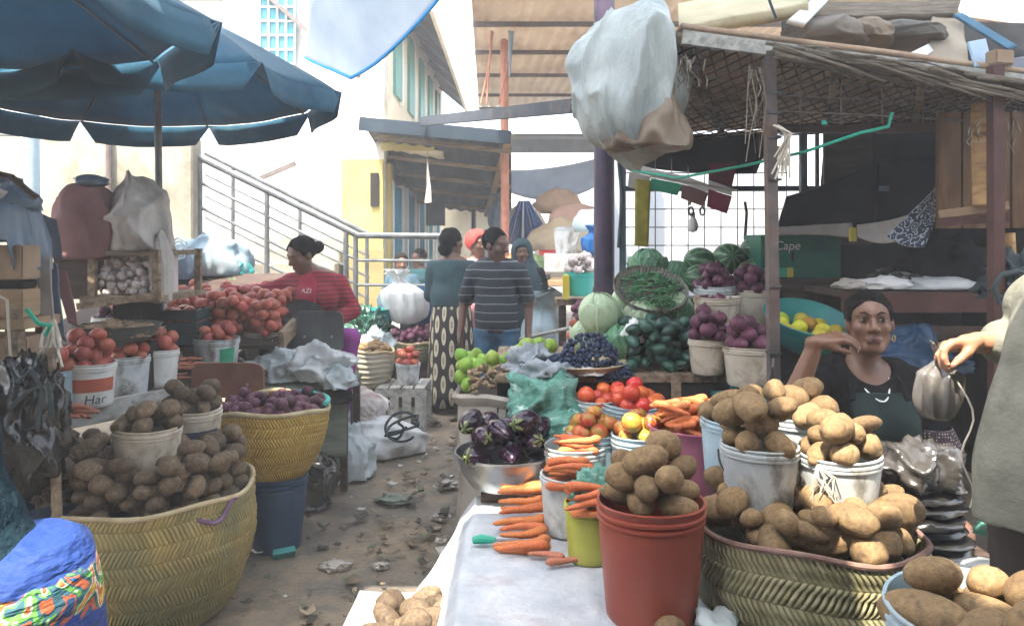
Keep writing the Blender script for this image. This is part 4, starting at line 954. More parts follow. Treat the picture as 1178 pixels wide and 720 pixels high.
for o in BIG[:165]:
    m4 = Matrix.LocRotScale(o.location, o.rotation_euler, o.scale); base = len(mb.v); vv = o.data.vertices
    mb.add([m4 @ v.co for v in vv], [tuple(p.vertices) for p in o.data.polygons])
for o in BIG[:165]: bpy.data.objects.remove(o)
props(mb.build('tomato_heap', MT['tomato_dull'], sharp=None, recenter=False), 'mass of small tomatoes at the back of the big heap', None, None, 'stuff')
lump('cloth_bundle', 'blue grey bundled tarpaulin tied with cord behind the tomato heap', 'bundle', W(226, 318, 5.95), (.34, .28, .34), MT['grey_tarp'], 61, crease=.22)
lump('cloth_bundle', 'darker blue bundled sheet at the left of the big tied bundle', 'bundle', W(196, 322, 5.7), (.18, .16, .26), MT['slate_tarp'], 62)
lump('cloth_bundle', 'small bright teal bundle at the right end of the tied bundle', 'bundle', W(272, 316, 6.0), (.13, .12, .13), MT['bteal'], 63)
c = W(204, 292, 5.52); props(MB().tube([(c[0]+.07*math.cos(t*1.1), c[1]+.02*t/9, c[2]+.07*math.sin(t*1.1)+.004*t) for t in range(18)], .008, 6).build('cord_coil', MT['bblue']), 'loop of pale cord lying on the dark bundled sheet', 'cord')
lump('leaf_heap', 'small heap of green leaves behind the tomatoes near the bundle', 'greens', W(262, 328, 5.9), (.3, .15, .07), MT['cabbage_g'], 64, crease=.5, scale=6)
# garlic shelf under a thrown sack
gs = thing('garlic_stand', 'wooden stand holding garlic bulbs under the maroon cloth', 'shelf', W(140, 350, 3.95))
gx0, gx1, gy0 = W(102, 0, 3.75)[0], W(180, 0, 3.75)[0], 3.75
zs = CZ-(338-HY)/K*3.9; zt_ = 1.46
mb = MB(); mb.box(((gx0+gx1)/2, gy0+.25, zs-.015), (gx1-gx0+.06, .56, .03)); mb.build('shelf_board', MT['wood_x'], gs)
mb = MB(); mb.bar((gx0-.03, gy0-.04, zs-.05), (gx1+.05, gy0-.04, zs+.01), .03, .035); mb.build('front_rail', MT['wood'], gs)
for x in (gx0+.02, gx1):
    for y in (gy0, gy0+.5): MB().box((x, y, (zs+zt_)/2), (.035, .03, zt_-zs)).build('post', MT['wood'], gs)
MB().box((gx0+(gx1-gx0)*.2, gy0+.36, (zs+.74)/2), ((gx1-gx0)*.4, .26, zs-.74)).build('base_block', MT['dark'], gs)
MB().box(((gx0+gx1)/2, gy0+.25, zt_-.02), (gx1-gx0, .54, .025)).build('top_board', MT['wood_x'], gs)
MB().box(((gx0-.26+gx1-.12)/2, gy0+.44, (zs+zt_)/2), (gx1-gx0+.14, .02, zt_-zs)).build('back_board', MT['dark'], gs)
MB().box((gx0-.11, gy0+.06, (zs+zt_)/2-.02), (.20, .02, zt_-zs)).build('side_board', MT['dark_wood'], gs)
MB().box(((gx0+gx1)/2, gy0+.20, zs+.10), (gx1-gx0-.06, .22, .20)).build('filled_net', MT['garlic'], gs)
q = random.Random(21); gp = []
for _ in range(4000):
    x, z = q.uniform(gx0+.05, gx1-.02), q.uniform(zs+.015, zs+.205); y = gy0+.075+q.uniform(-.02, .015)-.05*(1-(z-zs)/.2)
    if any((x-a_)**2+(z-c_)**2+(y-b_)**2 < .035**2 for a_, b_, c_ in gp) or len(gp) > 110: continue
    gp.append((x, y, z)); spawn('garlic', P_GAR[len(gp) % 3], (x, y, z), q.uniform(.02, .026), (q.uniform(0, 6), q.uniform(0, 6), q.uniform(0, 6)), 'dry garlic bulb heaped on the stand under the maroon cloth', 'garlic', 'garlic on the stand')
sk = thing('sack_cover', 'pale sack slumped over the right half of the garlic stand, one end hanging', 'sack', W(158, 292, 3.95))
V, F = lump_mesh((W(157, 0, 3.95)[0], 3.95, 1.44), (.20, .24, .40), 331, .20, 2.3, rz=.3); link('body', mesh_from('body', V, F, MT['sacking']), sk)
V, F = lump_mesh((W(186, 0, 3.84)[0], 3.84, W(0, 350, 3.8)[2]), (.055, .07, .36), 337, .16, 2.6); link('hanging_end', mesh_from('hanging_end', V, F, MT['sacking']), sk)
mr = thing('cloth_cover', 'maroon cloth bundled over the left half of the garlic stand', 'cloth', W(106, 300, 3.9))
V, F = lump_mesh((W(106, 0, 3.9)[0], 3.9, 1.40), (.185, .22, .43), 341, .16, 2.2, rz=1.1); link('body', mesh_from('body', V, F, MT['maroon']), mr)
lump('cap', 'dark blue crumpled cloth on top of the maroon cover', 'cloth', (W(112, 0, 3.9)[0], 3.84, 1.79), (.10, .09, .06), MT['slate_tarp'], 35, sub=4)
bw = thing('dried_fish_bowl', 'wide dark basin of dried bits under the garlic shelf', 'basin', (W(140, 0, 3.75)[0], 3.72, .98))
MB().lathe([(.10, 0), (.17, .05), (.2, .10), (.205, .105), (.19, .10), (.15, .05), (.001, .045)], 36).build('body', MT['plate_dark'], bw, local=True)
lump('dried_bits', 'grey heap of dried bits in the dark basin', 'dried food', (W(140, 0, 3.75)[0], 3.72, 1.03), (.16, .16, .07), MT['ginger'], 36, crease=.6, scale=9)
props(MB().box((W(135, 0, 3.75)[0], 3.86, .86), (.3, .3, .236)).build('box', MT['dark'], bev=.005), 'near black box beneath the wide dark basin', 'box')
# stacked boxes at the frame's edge
D = 2.9
ls = thing('plank_rack', 'rough plank rack holding the boxes at the edge of the lane', 'rack', (-1.95, D, 0))
x0, x1 = -2.75, W(36, 0, D)[0]
for z in (W(0, 372, D)[2], W(0, 500, D)[2]): MB().box(((x0+x1)/2, D+.07, z), (x1-x0, .24, .04)).build('shelf_board', MT['tan_wood'], ls, bev=.004)
for x in (x0+.03, x1-.05):
    for y in (D-.02, D+.16): MB().box((x, y, .62), (.05, .045, 1.24)).build('post', MT['wood'], ls)
def boxat(name, label, px0, py0, px1, py1, d, dep, mat, cat='box', rz=0):
    a, b = W(px0, py0, d), W(px1, py1, d); return props(MB().box(((a[0]+b[0])/2, d+dep/2, (a[2]+b[2])/2), (b[0]-a[0], dep, a[2]-b[2]), (0, 0, rz)).build(name, mat, bev=.006), label, cat)
boxat('cardboard_box', 'brown cardboard box at the far edge under the dark plastic cover', -150, 282, 25, 322, D-.03, .12, MT['card'])
boxat('wooden_box', 'tall tan board box standing at the end of the plank rack', -80, 287, 33, 366, D+.10, .10, MT['tan_wood'])
boxat('cardboard_box', 'brown box below the dark gap on the plank rack', -150, 333, 25, 366, D-.03, .12, MT['tan_wood'])
boxat('wooden_box', 'low rough wooden box under the plank rack ledge', -150, 388, 30, 430, D+.0, .2, MT['card'])
boxat('dark_gap_fill', 'dark filler for the shaded gap between the two brown boxes', -140, 322.5, 25, 332.5, D-.02, .10, MT['dark'])  # dark block stands in for the shaded gap between the boxes
zt_ = W(0, 232, D)[2]
drape((-2.3, D+.08), .36, .16, zt_, .16, MT['slate_tarp'], 'plastic_cover', 'dark blue grey plastic sheet drawn over the stacked boxes', 'plastic sheet', 51, 5, .05, .12, side=lambda a: 1.75 if math.cos(a) > .8 else .95)
lump('grey_bundle', 'dark grey heap of cloth and bags on top of the plastic sheet', 'bundle', (-2.26, D+.10, zt_-.03), (.30, .16, .14), MT['slate_tarp'], 52, crease=.3)
lump('dirty_cloth', 'pale pinkish rag in the heap above the plastic sheet', 'cloth', (-2.14, D-.02, zt_-.0), (.14, .10, .10), MT['sacking'], 58, crease=.3, sub=4)
props(MB().tube([W(-20, 196, D-.15), W(14, 204, D-.18), W(42, 228, D-.15)], .012, 8).build('stick', MT['dark_wood']), 'dark stick slanting across the heap of cloth and bags', 'stick')
P = cloth_quad(W(38, 238, 3.2), W(66, 252, 3.3), W(74, 300, 3.2), W(46, 262, 3.1), 16, 12, .02, .02, 5, 8)
mb = MB(); mb.sheet(P, .01); props(mb.build('dark_flap', MT['dark_tin'], sharp=None), 'dark stiff flap jutting out between the boxes and the maroon cloth', 'sheet')
for i, (x, h) in enumerate(((50, .42), (58, .36), (66, .3))):
    P = cloth_quad(W(x-9, 290+8*i, 3.05+.1*i), W(x+9, 296+8*i, 3.05+.1*i), W(x+12+6*i, 292+h*280, 3.0+.1*i), W(x+6*i, 296+h*250, 3.0+.1*i), 10, 20, 0, .025, 60+i, 9)
    mb = MB(); mb.sheet(P, .005)
    props(mb.build('hanging_rag', MT[('sacking', 'slate_tarp', 'maroon')[i]], sharp=None), ('pale torn rag hanging by the tan board box', 'dark blue rag hanging next to the pale torn rag', 'maroon rag hanging nearest the garlic stand')[i], 'rag')
lump('black_bags', 'dark bunch of plastic bags hanging from the plank rack', 'plastic bag', (W(22, 0, 2.72)[0], 2.72, W(0, 498, 2.72)[2]), (.17, .13, .26), MT['bagblack'], 53, crease=.34, scale=4, flat=False)
lump('black_bags', 'smaller teal black bag bunch beside the pale twine', 'plastic bag', (W(52, 0, 2.70)[0], 2.70, W(0, 470, 2.7)[2]), (.07, .08, .16), MT['bagblack'], 54, crease=.34, scale=4, flat=False)
tw = thing('twine_bunch', 'bunch of pale twine and strips knotted on the rack corner', 'twine', W(60, 372, 2.78))
q = random.Random(2)
for i in range(9):
    a = W(60+q.uniform(-3, 3), 368, 2.78); b = W(62+q.uniform(-24, 10), 405+q.uniform(-6, 18), 2.75); m = [(a[k]+b[k])/2+q.uniform(-.015, .015) for k in range(3)]
    MB().tube([a, m, b], .006, 6).build('strand', MT['rope'], tw)
props(MB().tube([W(-2, 340, 2.85), W(8, 345, 2.84), W(10, 380, 2.84), W(12, 410, 2.84)], .005, 6).build('string', MT['rope']), 'thin pale string tied down over the brown boxes', 'string')
for i, (pts, mt) in enumerate(((((20, 440), (36, 425), (50, 450), (44, 490), (20, 498)), 'rope_dark'), (((10, 470), (30, 452), (56, 440), (60, 480)), 'rope_dark'), (((30, 355), (44, 372), (58, 374), (52, 385)), 'rope_green'))):
    props(MB().tube([W(x, y, 2.55+.02*k) for k, (x, y) in enumerate(pts)], .008, 7).build('cord', MT[mt]), ('dark looped cord hanging over the black bag bunch', 'second dark cord crossing the black bag bunch', 'green cord end on the plank rack ledge')[i], 'cord')
props(MB().tube([W(58, 400, 2.75), W(62, 480, 2.72), W(66, 600, 2.68), (W(66, 0, 2.68)[0], 2.68, .0)], .018, 8).build('stick', MT['wood']), 'upright rough stick beside the dark potatoes', 'stick')
# big potato basket
cb = (-1.45, 3.02, 0)
bp = basket('huge palm basket of dark potatoes bulging beside the lane', cb, .375, .27, .485, MT['weave_big'], rows=15, bulge=.085, rim=MT['rimtan'], slump=.02, rimr=.010)
bp2 = bucket('low dark tub of potatoes behind the huge palm basket', (-1.92, 3.02, 0), .36, .30, .52, MT['bdblue'])
def pot_base(x, y):
    d = max(0, 1-((x+1.42)/.42)**2-((y-3.0)/.40)**2); z = .415+.05*d
    back = (y-2.85)*.52+(-1.45-x)*.28
    return max(z, .415+min(.28, max(0, back)))
def pot_reg(q):
    while True:
        x, y = q.uniform(-2.18, -1.05), q.uniform(2.63, 3.42)
        if ((x+1.45)/.315)**2+((y-3.02)/.315)**2 < 1 or (x < -1.48 and y > 2.82 and y < 3.32+(x+1.9)*.25 and x > -2.15): return x, y
heap('potato', P_POTD, 178, .036, pot_reg, pot_base, 'earthy dark potato heaped in and behind the huge palm basket', 'potato', 'dark potatoes of the huge basket', 31, .2, tries=10)
bk1 = bucket('grimy white bucket of potatoes sunk in the dark potato heap', (W(173, 0, 2.92)[0], 2.90, .545), .122, .105, .235, MT['bcream'], cat='bucket')
bk2 = bucket('cream bucket with dark red and yellow printed label behind the grimy one', (W(222, 0, 3.16)[0], 3.16, .555), .115, .10, .235, MT['bcream'])
band(bk2, .109, .1145, .115, .155, R(-110), R(-10), MT['navy_print']); band(bk2, .107, .1095, .098, .115, R(-110), R(-25), MT['red_print']); band(bk2, .104, .1075, .045, .096, R(-95), R(-45), MT['yellow_print'])
fill('potato', P_POTD, bk1, 11, .038, .122, .235, .07, 'dark potato heaped in the grimy white bucket', 'potato', 'potatoes in the grimy white bucket', 5)
fill('potato', P_POTD, bk2, 10, .038, .115, .235, .07, 'dark potato heaped in the bucket with the striped label', 'potato', 'potatoes in the striped label bucket', 6)
q_ = [(cb[0]+.375*math.cos(a)+.012*math.sin(9*a), cb[1]+.375*math.sin(a), .485+.02*math.sin(14*a)-.05*abs(math.sin(2*(a+.2)))) for a in np.linspace(-.75, -.15, 16)]
props(MB().tube(q_, .009, 7).build('cord', MT['rope_purple']), 'purple cord laced through the rim of the huge palm basket', 'cord')
# yellow onion basket on the dark blue bucket
db = bucket('dark blue bucket standing on the lane under the onion basket', (W(311, 0, 3.62)[0]+.02, 3.64, 0), .15, .12, .36, MT['bdblue'], lip=True, rings=3)
props(MB().box((W(326, 0, 3.5)[0], 3.5, .012), (.10, .03, .09), (.6, 0, .5)).build('paper_scrap', MT['bteal']), 'pale blue scrap leaning on the dark blue bucket foot', 'scrap')
ob = basket('yellow palm basket of red onions on top of a dark blue bucket', (W(311, 0, 3.66)[0], 3.68, .34), .285, .17, .34, MT['weave_yel'], rows=14, bulge=.05, rim=MT['rimtan'], handles=((R(205), .22, .13),), hmat=MT['rimtan'], slump=.0)
heap('onion', P_ON, 75, .030, disc(ob.location.x, ob.location.y, .245), dome(ob.location.x, ob.location.y, .26, .61, .08), 'red onion in the yellow palm basket', 'onion', 'red onions in the yellow basket', 41, .15, tilt=1.2)
props(MB().tube([(ob.location.x+.275*math.cos(a), ob.location.y+.275*math.sin(a), .70) for a in np.linspace(-.1, 1.5, 9)], .012, 7).build('cord', MT['bturq']), 'turquoise cord along the back rim of the onion basket', 'cord')
# chairs with boards, bags and sacks behind
def chair_back(label, px0, py0, px1, py1, d, mat, rnd, seat=True):
    a, b = W(px0, py0, d), W(px1, py1, d); t = thing('chair', label, 'chair', ((a[0]+b[0])/2, d, 0)); w, h = b[0]-a[0], a[2]-b[2]; cx = (a[0]+b[0])/2; cz = (a[2]+b[2])/2
    n = 40; pts = []
    for k in range(n):
        an = 2*PI*k/n; e = (abs(math.cos(an))**rnd+abs(math.sin(an))**rnd)**(-1/rnd); pts.append((cx+w/2*e*math.cos(an), cz+h/2*e*math.sin(an)))
    V = [(x, d-.011+.0*z, z) for x, z in pts]+[(x, d+.011, z) for x, z in pts]
    F = [tuple(range(n)), tuple(range(2*n-1, n-1, -1))]+[(i, n+i, n+(i+1) % n, (i+1) % n) for i in range(n)]
    me = mesh_from('backrest', V, F, mat, True, None, 40); bo = link('backrest', me, t)
    for s in (-.55, .55):
        MB().lathe([(.009, 0), (.008, .003), (.001, .005)], 10).build('rivet', MT['steel'], bo, xf=Matrix.Translation((cx+s*w/2, d-.012, cz-h*.12)) @ Matrix.Rotation(PI/2, 4, 'X'))
    for s in (-1, 1):
        MB().tube([(cx+s*w*.42, d+.02, cz), (cx+s*w*.42, d+.03, .42), (cx+s*w*.42, d-.01, 0)], .012, 8).build('leg', MT['dark_rail'], t)
        MB().tube([(cx+s*w*.42, d+.36, .42), (cx+s*w*.42, d+.40, 0)], .012, 8).build('leg', MT['dark_rail'], t)
    MB().box((cx, d+.2, .43), (w*.95, .36, .025)).build('seat', mat, t, bev=.008)
    return t
chair_back('chair with a rounded brown backrest behind the onion basket', 221, 417, 304, 457, 4.0, MT['plate_brown'], 5)
chair_back('chair with a dark grey metal backrest in front of the seller in red', 338, 358, 395, 405, 4.72, MT['plate_dark'], 9)
rt_ = thing('round_tray', 'round dark metal tray leaning behind the grey chair back', 'tray', W(346, 400, 4.86)); a = W(346, 380, 4.86)
MB().lathe([(.001, 0), (.185, 0), (.195, .012), (.2, .014), (.2, .02), (.185, .01), (.001, .006)], 48, capb=False).build('body', MT['plate_dark'], rt_, xf=Matrix.Translation((a[0], 4.86, a[2])) @ Matrix.Rotation(R(80), 4, 'X'))
lt = thing('low_table', 'low table wrapped in dull green sacking under the plastic bags', 'table', (-1.28, 4.55, 0))
tx0, tx1 = W(300, 0, 4.45)[0], W(402, 0, 4.45)[0]
MB().box(((tx0+tx1)/2, 4.62, .63), (tx1-tx0, .42, .03)).build('tabletop', MT['dsack'], lt, bev=.006)
P = cloth_quad((tx0, 4.40, .64), (tx1, 4.40, .64), (tx1, 4.37, .22), (tx0, 4.37, .22), 20, 20, .0, .012, 13, 9); mb = MB(); mb.sheet(P, .006); mb.build('front_cloth', MT['dsack'], lt, sharp=None)
for x in (tx0+.03, tx1-.03):
    for y in (4.44, 4.8): MB().box((x, y, .31), (.04, .04, .61)).build('leg', MT['dark_wood'], lt)
MB().box((tx0-.02, 4.52, .70), (.26, .03, .09), (0, 0, .5)).build('edge_board', MT['dark_wood'], lt)
lump('plastic_bag', 'crumpled pale teal plastic bag beside the brown chair back', 'plastic bag', W(318, 437, 4.5), (.17, .12, .21), MT['bagteal'], 71, crease=.42, scale=3.4)
lump('plastic_bag', 'large crumpled white plastic bag on the end of the low table', 'plastic bag', W(368, 436, 4.5), (.19, .16, .22), MT['bagwhite'], 72, crease=.42, scale=3.4)
lump('plastic_bag', 'small pale blue plastic bag end hanging off the low table corner', 'plastic bag', W(388, 446, 4.4), (.09, .10, .12), MT['bagteal'], 75, crease=.4, scale=3.4)
lump('dark_cloth', 'black crumpled cloth under the white bag at the low table end', 'cloth', W(386, 462, 4.42), (.11, .10, .10), MT['black'], 73)
lump('dark_cloth', 'black bag stuffed between the pails and the teal bag', 'plastic bag', W(300, 420, 4.75), (.15, .12, .14), MT['bagblack'], 74)
# white sack on the lane
wk = thing('woven_sack', 'half empty white woven sack slumped on the lane with dark cord', 'sack', (W(428, 0, 5.2)[0], 5.25, 0))
V, F = lump_mesh((W(432, 0, 5.2)[0], 5.28, 0), (.36, .23, .27), 81, .14, 2.4); body = link('body', mesh_from('body', V, F, MT['wsack']), wk)
V, F = lump_mesh((W(408, 0, 5.2)[0], 5.34, .22), (.20, .17, .20), 82, .26, 3); link('mouth', mesh_from('mouth', V, F, M('stained_sack', (.42, .38, .35), (.58, .55, .52), 6, .7, .4, 40, dirt_glint=(.25, .13, .12), dscale=4)), wk)
c = W(462, 492, 4.99)
for k, (ph, s) in enumerate(((0, 1), (.9, .8), (2.2, .6))):
    MB().tube([(c[0]+s*.11*math.cos(t)+.03*k*math.sin(2*t), c[1]+.03*math.sin(t)*s-.01*k+(.06 if math.sin(t) > .5 else 0), c[2]+s*.085*math.sin(t+ph)) for t in np.linspace(0, 5.6, 22)], .0095, 6).build('cord', MT['rope_dark'], wk)
lump('dark_lump', 'dark lump standing in for the shadow behind the onion basket', 'sack', (W(345, 0, 4.2)[0], 4.25, 0), (.20, .2, .34), MT['bagblack'], 83, crease=.3)  # black lump stands in for the shadow beside the basket
lump('dirty_cloth', 'pale muddy cloth heap between the onion basket and the white sack', 'cloth', (W(395, 0, 4.7)[0], 4.75, 0), (.17, .2, .36), MT['bagteal'], 84, crease=.35)
# slatted stool with tomato pail
so_ = thing('slatted_stool', 'pale slatted wooden box stool with a tomato pail on it', 'stool', (W(464, 0, 6.0)[0], 6.05, 0))
for k in range(4): MB().box((-.15+.1*k, 0, .335), (.085, .42, .018)).build('slat', MT['grey_wood'], so_, local=True, bev=.003)
for s in (-1, 1): MB().box((0, s*.20, .30), (.41, .02, .055)).build('side_rail', MT['grey_wood'], so_, local=True, bev=.003)
for k in range(4): MB().box((-.15+.1*k, -.205, .14), (.07, .016, .27)).build('front_slat', MT['grey_wood'], so_, local=True, bev=.003)
for sx in (-1, 1):
    for sy in (-1, 1): MB().box((sx*.185, sy*.18, .15), (.035, .03, .30)).build('leg', MT['grey_wood'], so_, local=True)
b8 = bucket('small pale pail of tomatoes on the slatted stool', (W(469, 0, 6.0)[0], 6.02, .344), .098, .085, .17, MT['bgrime'])
fill('tomato', P_TOMD, b8, 9, .042, .098, .17, .05, 'tomato heaped in the small pail on the slatted stool', 'tomato', 'tomatoes on the slatted stool', 9)
def mid_basket(label, px, d, r, z, h, mat, box_label, rb=.8):
    x = W(px, 0, d)[0]; props(MB().box((x, d, z/2), (r*1.3, r*1.3, z)).build('box', MT['dark_wood'], bev=.006), box_label, 'box')
    return basket(label, (x, d, z), r, r*rb, h, mat, rows=7, bulge=.03, rim=MT['rimtan'])
mbk = mid_basket('pale banded basket of small potatoes by the seller in red', 423, 6.1, .215, .31, .29, M('banded_basket', (.34, .31, .22), (.50, .46, .36), 3, .7, .3, 30, stretch=(.2, .2, 5)), 'dark box under the pale banded basket')
heap('potato', P_POT, 22, .034, disc(mbk.location.x, mbk.location.y, .17), dome(mbk.location.x, mbk.location.y, .2, .555, .07), 'small potato in the pale banded basket', 'potato', 'potatoes in the pale banded basket', 3)
mok = mid_basket('low dark basket of red onions beside the patterned skirt', 477, 6.9, .25, .38, .2, MT['weave_grn'], 'dark box under the low onion basket')
heap('onion', P_ON, 42, .038, disc(mok.location.x, mok.location.y, .21), dome(mok.location.x, mok.location.y, .24, .53, .10), 'red onion in the low dark basket beside the patterned skirt', 'onion', 'red onions by the patterned skirt', 4)
lump('net_bag', 'clear plastic bag with green print between the two far baskets', 'plastic bag', W(430, 402, 6.5), (.16, .12, .18), MT['bagteal'], 85, crease=.4)
bag('white_sack', 'knotted white sack standing in front of the blue tub', 'sack', W(468, 372, 7.0), (.20, .18, .50), MT['bagwhite'], 86, lean=(-.10, 0), neck=.3)
bd = bucket('deep blue tub tipped towards the lane behind the knotted sack', W(497, 372, 7.3), .19, .16, .36, MT['btub'], tilt=(R(20), R(-12), 0), lip=False, rim_mat=None)
lump('dark_heap', 'dark covered heap under the blue tub and the white sack', 'heap', (W(482, 0, 7.3)[0], 7.35, 0), (.36, .28, .72), MT['rope_dark'], 87, crease=.2)
bt = bucket('dark teal tub beside the stair railing', W(432, 382, 7.0), .17, .14, .22, MT['bteal'], lip=False)
props(MB().box((W(430, 0, 7.0)[0], 7.0, W(432, 382, 7.0)[2]/2), (.4, .3, W(432, 382, 7.0)[2]-.002)).build('box', MT['dark_wood']), 'dark box under the dark teal tub', 'box')
lump('leaf_heap', 'dark leafy greens piled under the dark teal tub', 'greens', W(418, 392, 6.6), (.20, .15, .26), MT['avocado'], 88, crease=.7, scale=7)
# sunlit crate in the foreground
fc = crate('open wooden crate of potatoes in the sun at the lane edge', (-.335, 2.45, 0), (.42, .42, .22), MT['tan_wood'], 3)
mb = MB(); P = cloth_quad((-.55, 2.67, .235), (-.12, 2.67, .245), (-.12, 2.22, .235), (-.56, 2.22, .225), 26, 26, .04, .018, 15, 9); mb.sheet(P, .006)
props(mb.build('cardboard_liner', MT['paper'], sharp=None), 'white paper spread over the sunlit potato crate', 'paper')
heap('potato', P_POTD, 13, .048, disc(-.305, 2.40, .155), dome(-.31, 2.40, .2, .20, .05), 'potato with darker skin for shade on the paper over the crate', 'potato', 'potatoes on the sunlit crate', 17, .15)  # darker potato skin used here in place of shade
# ================================================================== RIGHT SIDE
ZT = .41
tt = thing('low_platform', 'low platform table under the dirty white sheet', 'table', (.2, 2.4, 0))
MB().box((.20, 2.38, .385), (.72, 1.52, .03)).build('tabletop', MT['wood_x'], tt, bev=.004)
for x in (-.12, .52):
    for y in (1.66, 3.1): MB().box((x, y, .185), (.06, .06, .37)).build('leg', MT['dark_wood'], tt)
nu, nvv = 70, 60; P = np.zeros((nu, nvv, 3))
for i in range(nu):
    for j in range(nvv):
        s = -.62+1.22*i/(nu-1); y = 1.58+1.58*j/(nvv-1)       # s: across the sheet, left part falls over the edge
        if s > -.16: x, z = s, ZT
        else:
            u = -.16-s; x = -.16-.10*min(u/.1, 1)*.4-u*.42*(.6+.5*math.sin(y*9)*min(1, u*4)); z = ZT-u*.80
        if s > -.16: z += .0
        P[i, j] = (x, y, z)
fade = np.clip((-.10-P[..., 0])*6, .15, 1)
P[..., 2] += fade*(.016*fz(P, 9, 21, 4))+.034*np.maximum(0, ridge(P*np.array((1, .6, 1)), 7, 22, 3)-.5)*(.25+.75*np.clip((2.35-P[..., 1])*3, 0, 1))+.004
P[..., 0] += fade*.03*fz(P, 8, 23, 3)
P[..., 2] += np.clip((2.25-P[..., 1])*4, 0, 1)*np.clip((.32-P[..., 0])*8, 0, 1)*(.018*fz(P, 11, 27, 3)+.012)+np.clip((P[..., 1]-2.2)*4, 0, 1)*np.clip((.0-P[..., 0])*8, 0, 1)*.008*fz(P, 16, 28, 3)
P[..., 2] = np.maximum(P[..., 2], .03)
mb = MB(); mb.sheet(P, .004)
props(mb.build('white_sheet', M('dirty_white_sheet', (.34, .38, .43), (.54, .56, .59), 5, .55, .9, 9, bdist=.02, dirt_glint=(.34, .27, .27), dscale=4.5, dlo=.54, dhi=.75), sharp=None), 'dirty white plastic sheet covering the low platform', 'sheet')
ZS = ZT+.012
# red bucket
rb = bucket('tall red plastic bucket heaped with potatoes on the white sheet', (W(747, 0, 2.16)[0], 2.14, ZS), .152, .128, .335, MT['bred'], seg=56)
heap('potato', P_POT, 17, .042, disc(rb.location.x, rb.location.y, .098), dome(rb.location.x, rb.location.y, .15, ZS+.290, .03), 'potato heaped in the tall red bucket', 'potato', 'potatoes in the tall red bucket', 14, .25, tilt=.3)
# yellow green bucket with carrots
yb_ = bucket('small yellow green bucket packed with carrots beside the red bucket', (W(672, 0, 2.55)[0]+.02, 2.52, ZS), .088, .076, .19, MT['byel'])
bwc = bucket('white bucket of carrots standing behind the yellow green bucket', (W(655, 0, 2.74)[0]+.0, 2.76, ZS), .105, .09, .215, MT['bgrime'])
bwd = bucket('tall white bucket of carrots nearest the aubergine basin', (W(662, 0, 3.0)[0], 3.02, ZS), .125, .105, .25, MT['bgrime'])
for b, n, r_, lab, s in ((yb_, 10, .085, 'yellow green bucket', 3), (bwc, 9, .10, 'white bucket behind the yellow green one', 4), (bwd, 9, .12, 'tall white bucket by the aubergines', 5)):
    q = random.Random(s); h = {'y': .19, 'w': .215, 't': .25}[lab[0]]
    for k in range(n):
        y = b.location.y-.02+.05*q.uniform(-1, 1)-.02*(k//4)
        spawn('carrot', P_CAR[k % 6], (b.location.x+q.uniform(-.015, .015), y-.05+.03*(k % 4), ZS+h-.01+.02*(k//4)+.004*k), .155+.02*q.random(), (q.uniform(0, 6), q.uniform(-.12, .12), q.uniform(-.3, .3)+(PI if k % 3 else 0)), f'carrot laid across the top of the {lab}', 'carrot', f'carrots on the {lab}')
lump('net_bag', 'green net plastic bag pushed between the carrots and the red bucket', 'plastic bag', (W(684, 0, 2.5)[0], 2.50, W(684, 585, 2.5)[2]), (.085, .075, .13), MT['netgreen'], 91, crease=.5, scale=5)
# carrot stack on the sheet
for k in range(11):
    d = 2.98-.045*k; p = W(602+2*math.sin(k*2.1), 0, d); L = .17+.02*math.sin(k*1.7)
    spawn('carrot', P_CAR[k % 6], (p[0]-.005*(k % 2), d, ZS+.016+.016*(k % 3 == 1)+.075*max(0, 1-k/7)), L*1.12, (k, .03, PI+.14*math.sin(k*1.9)+.12), 'bright carrot in the neat stack on the white sheet', 'carrot', 'carrots stacked on the white sheet')
for k, (px, py, d, a) in enumerate(((628, 645, 2.5, 2.9), (650, 648, 2.45, .2))):
    p = W(px, py, d); spawn('carrot', P_CARD[k], (p[0], d, ZS+.018), .13, (k, 0, a), 'broken carrot lying alone in front of the stack', 'carrot', 'broken carrots on the sheet')
kn = thing('green_knife', 'green handled knife lying beside the carrot stack', 'knife', (W(560, 0, 2.62)[0], 2.62, ZS+.012))
MB().tube([(-.05, 0, .008), (-.02, .006, .010), (.03, .0, .009)], [.012, .018, .010], 10).build('handle', MT['rope_green'], kn, local=True); MB().box((.085, .0, .008), (.12, .02, .002)).build('blade', MT['steel'], kn, local=True)
# aubergine basin
eb = thing('metal_basin', 'dull metal basin heaped with aubergines at the table corner', 'basin', (W(581, 0, 3.15)[0], 3.16, W(0, 578, 2.95)[2]))
MB().lathe([(.115, 0), (.15, .012), (.190, .07), (.204, .135), (.217, .142), (.218, .15), (.208, .15), (.185, .09), (.14, .02), (.001, .014)], 56).build('body', MT['steel'], eb, local=True)
props(MB().box((eb.location.x, 3.17, (ZT+eb.location.z)/2+.002), (.2, .2, eb.location.z-ZT-.012)).build('block', MT['dark_wood']), 'dark block propping up the metal basin', 'block') if eb.location.z > ZT+.03 else None
ez = eb.location.z+.11
heap('aubergine', P_EGG, 17, .047, disc(eb.location.x, eb.location.y, .155), dome(eb.location.x, eb.location.y, .17, ez-.01, .10), 'glossy dark aubergine in the metal basin', 'aubergine', 'aubergines in the metal basin', 23, .14, tilt=.35, pack=1.12, kids=[(('calyx', CAL[0]),), (('calyx', CAL[1]),), (('calyx', CAL[0]),), (('calyx', CAL[1]),)], flat=.75)
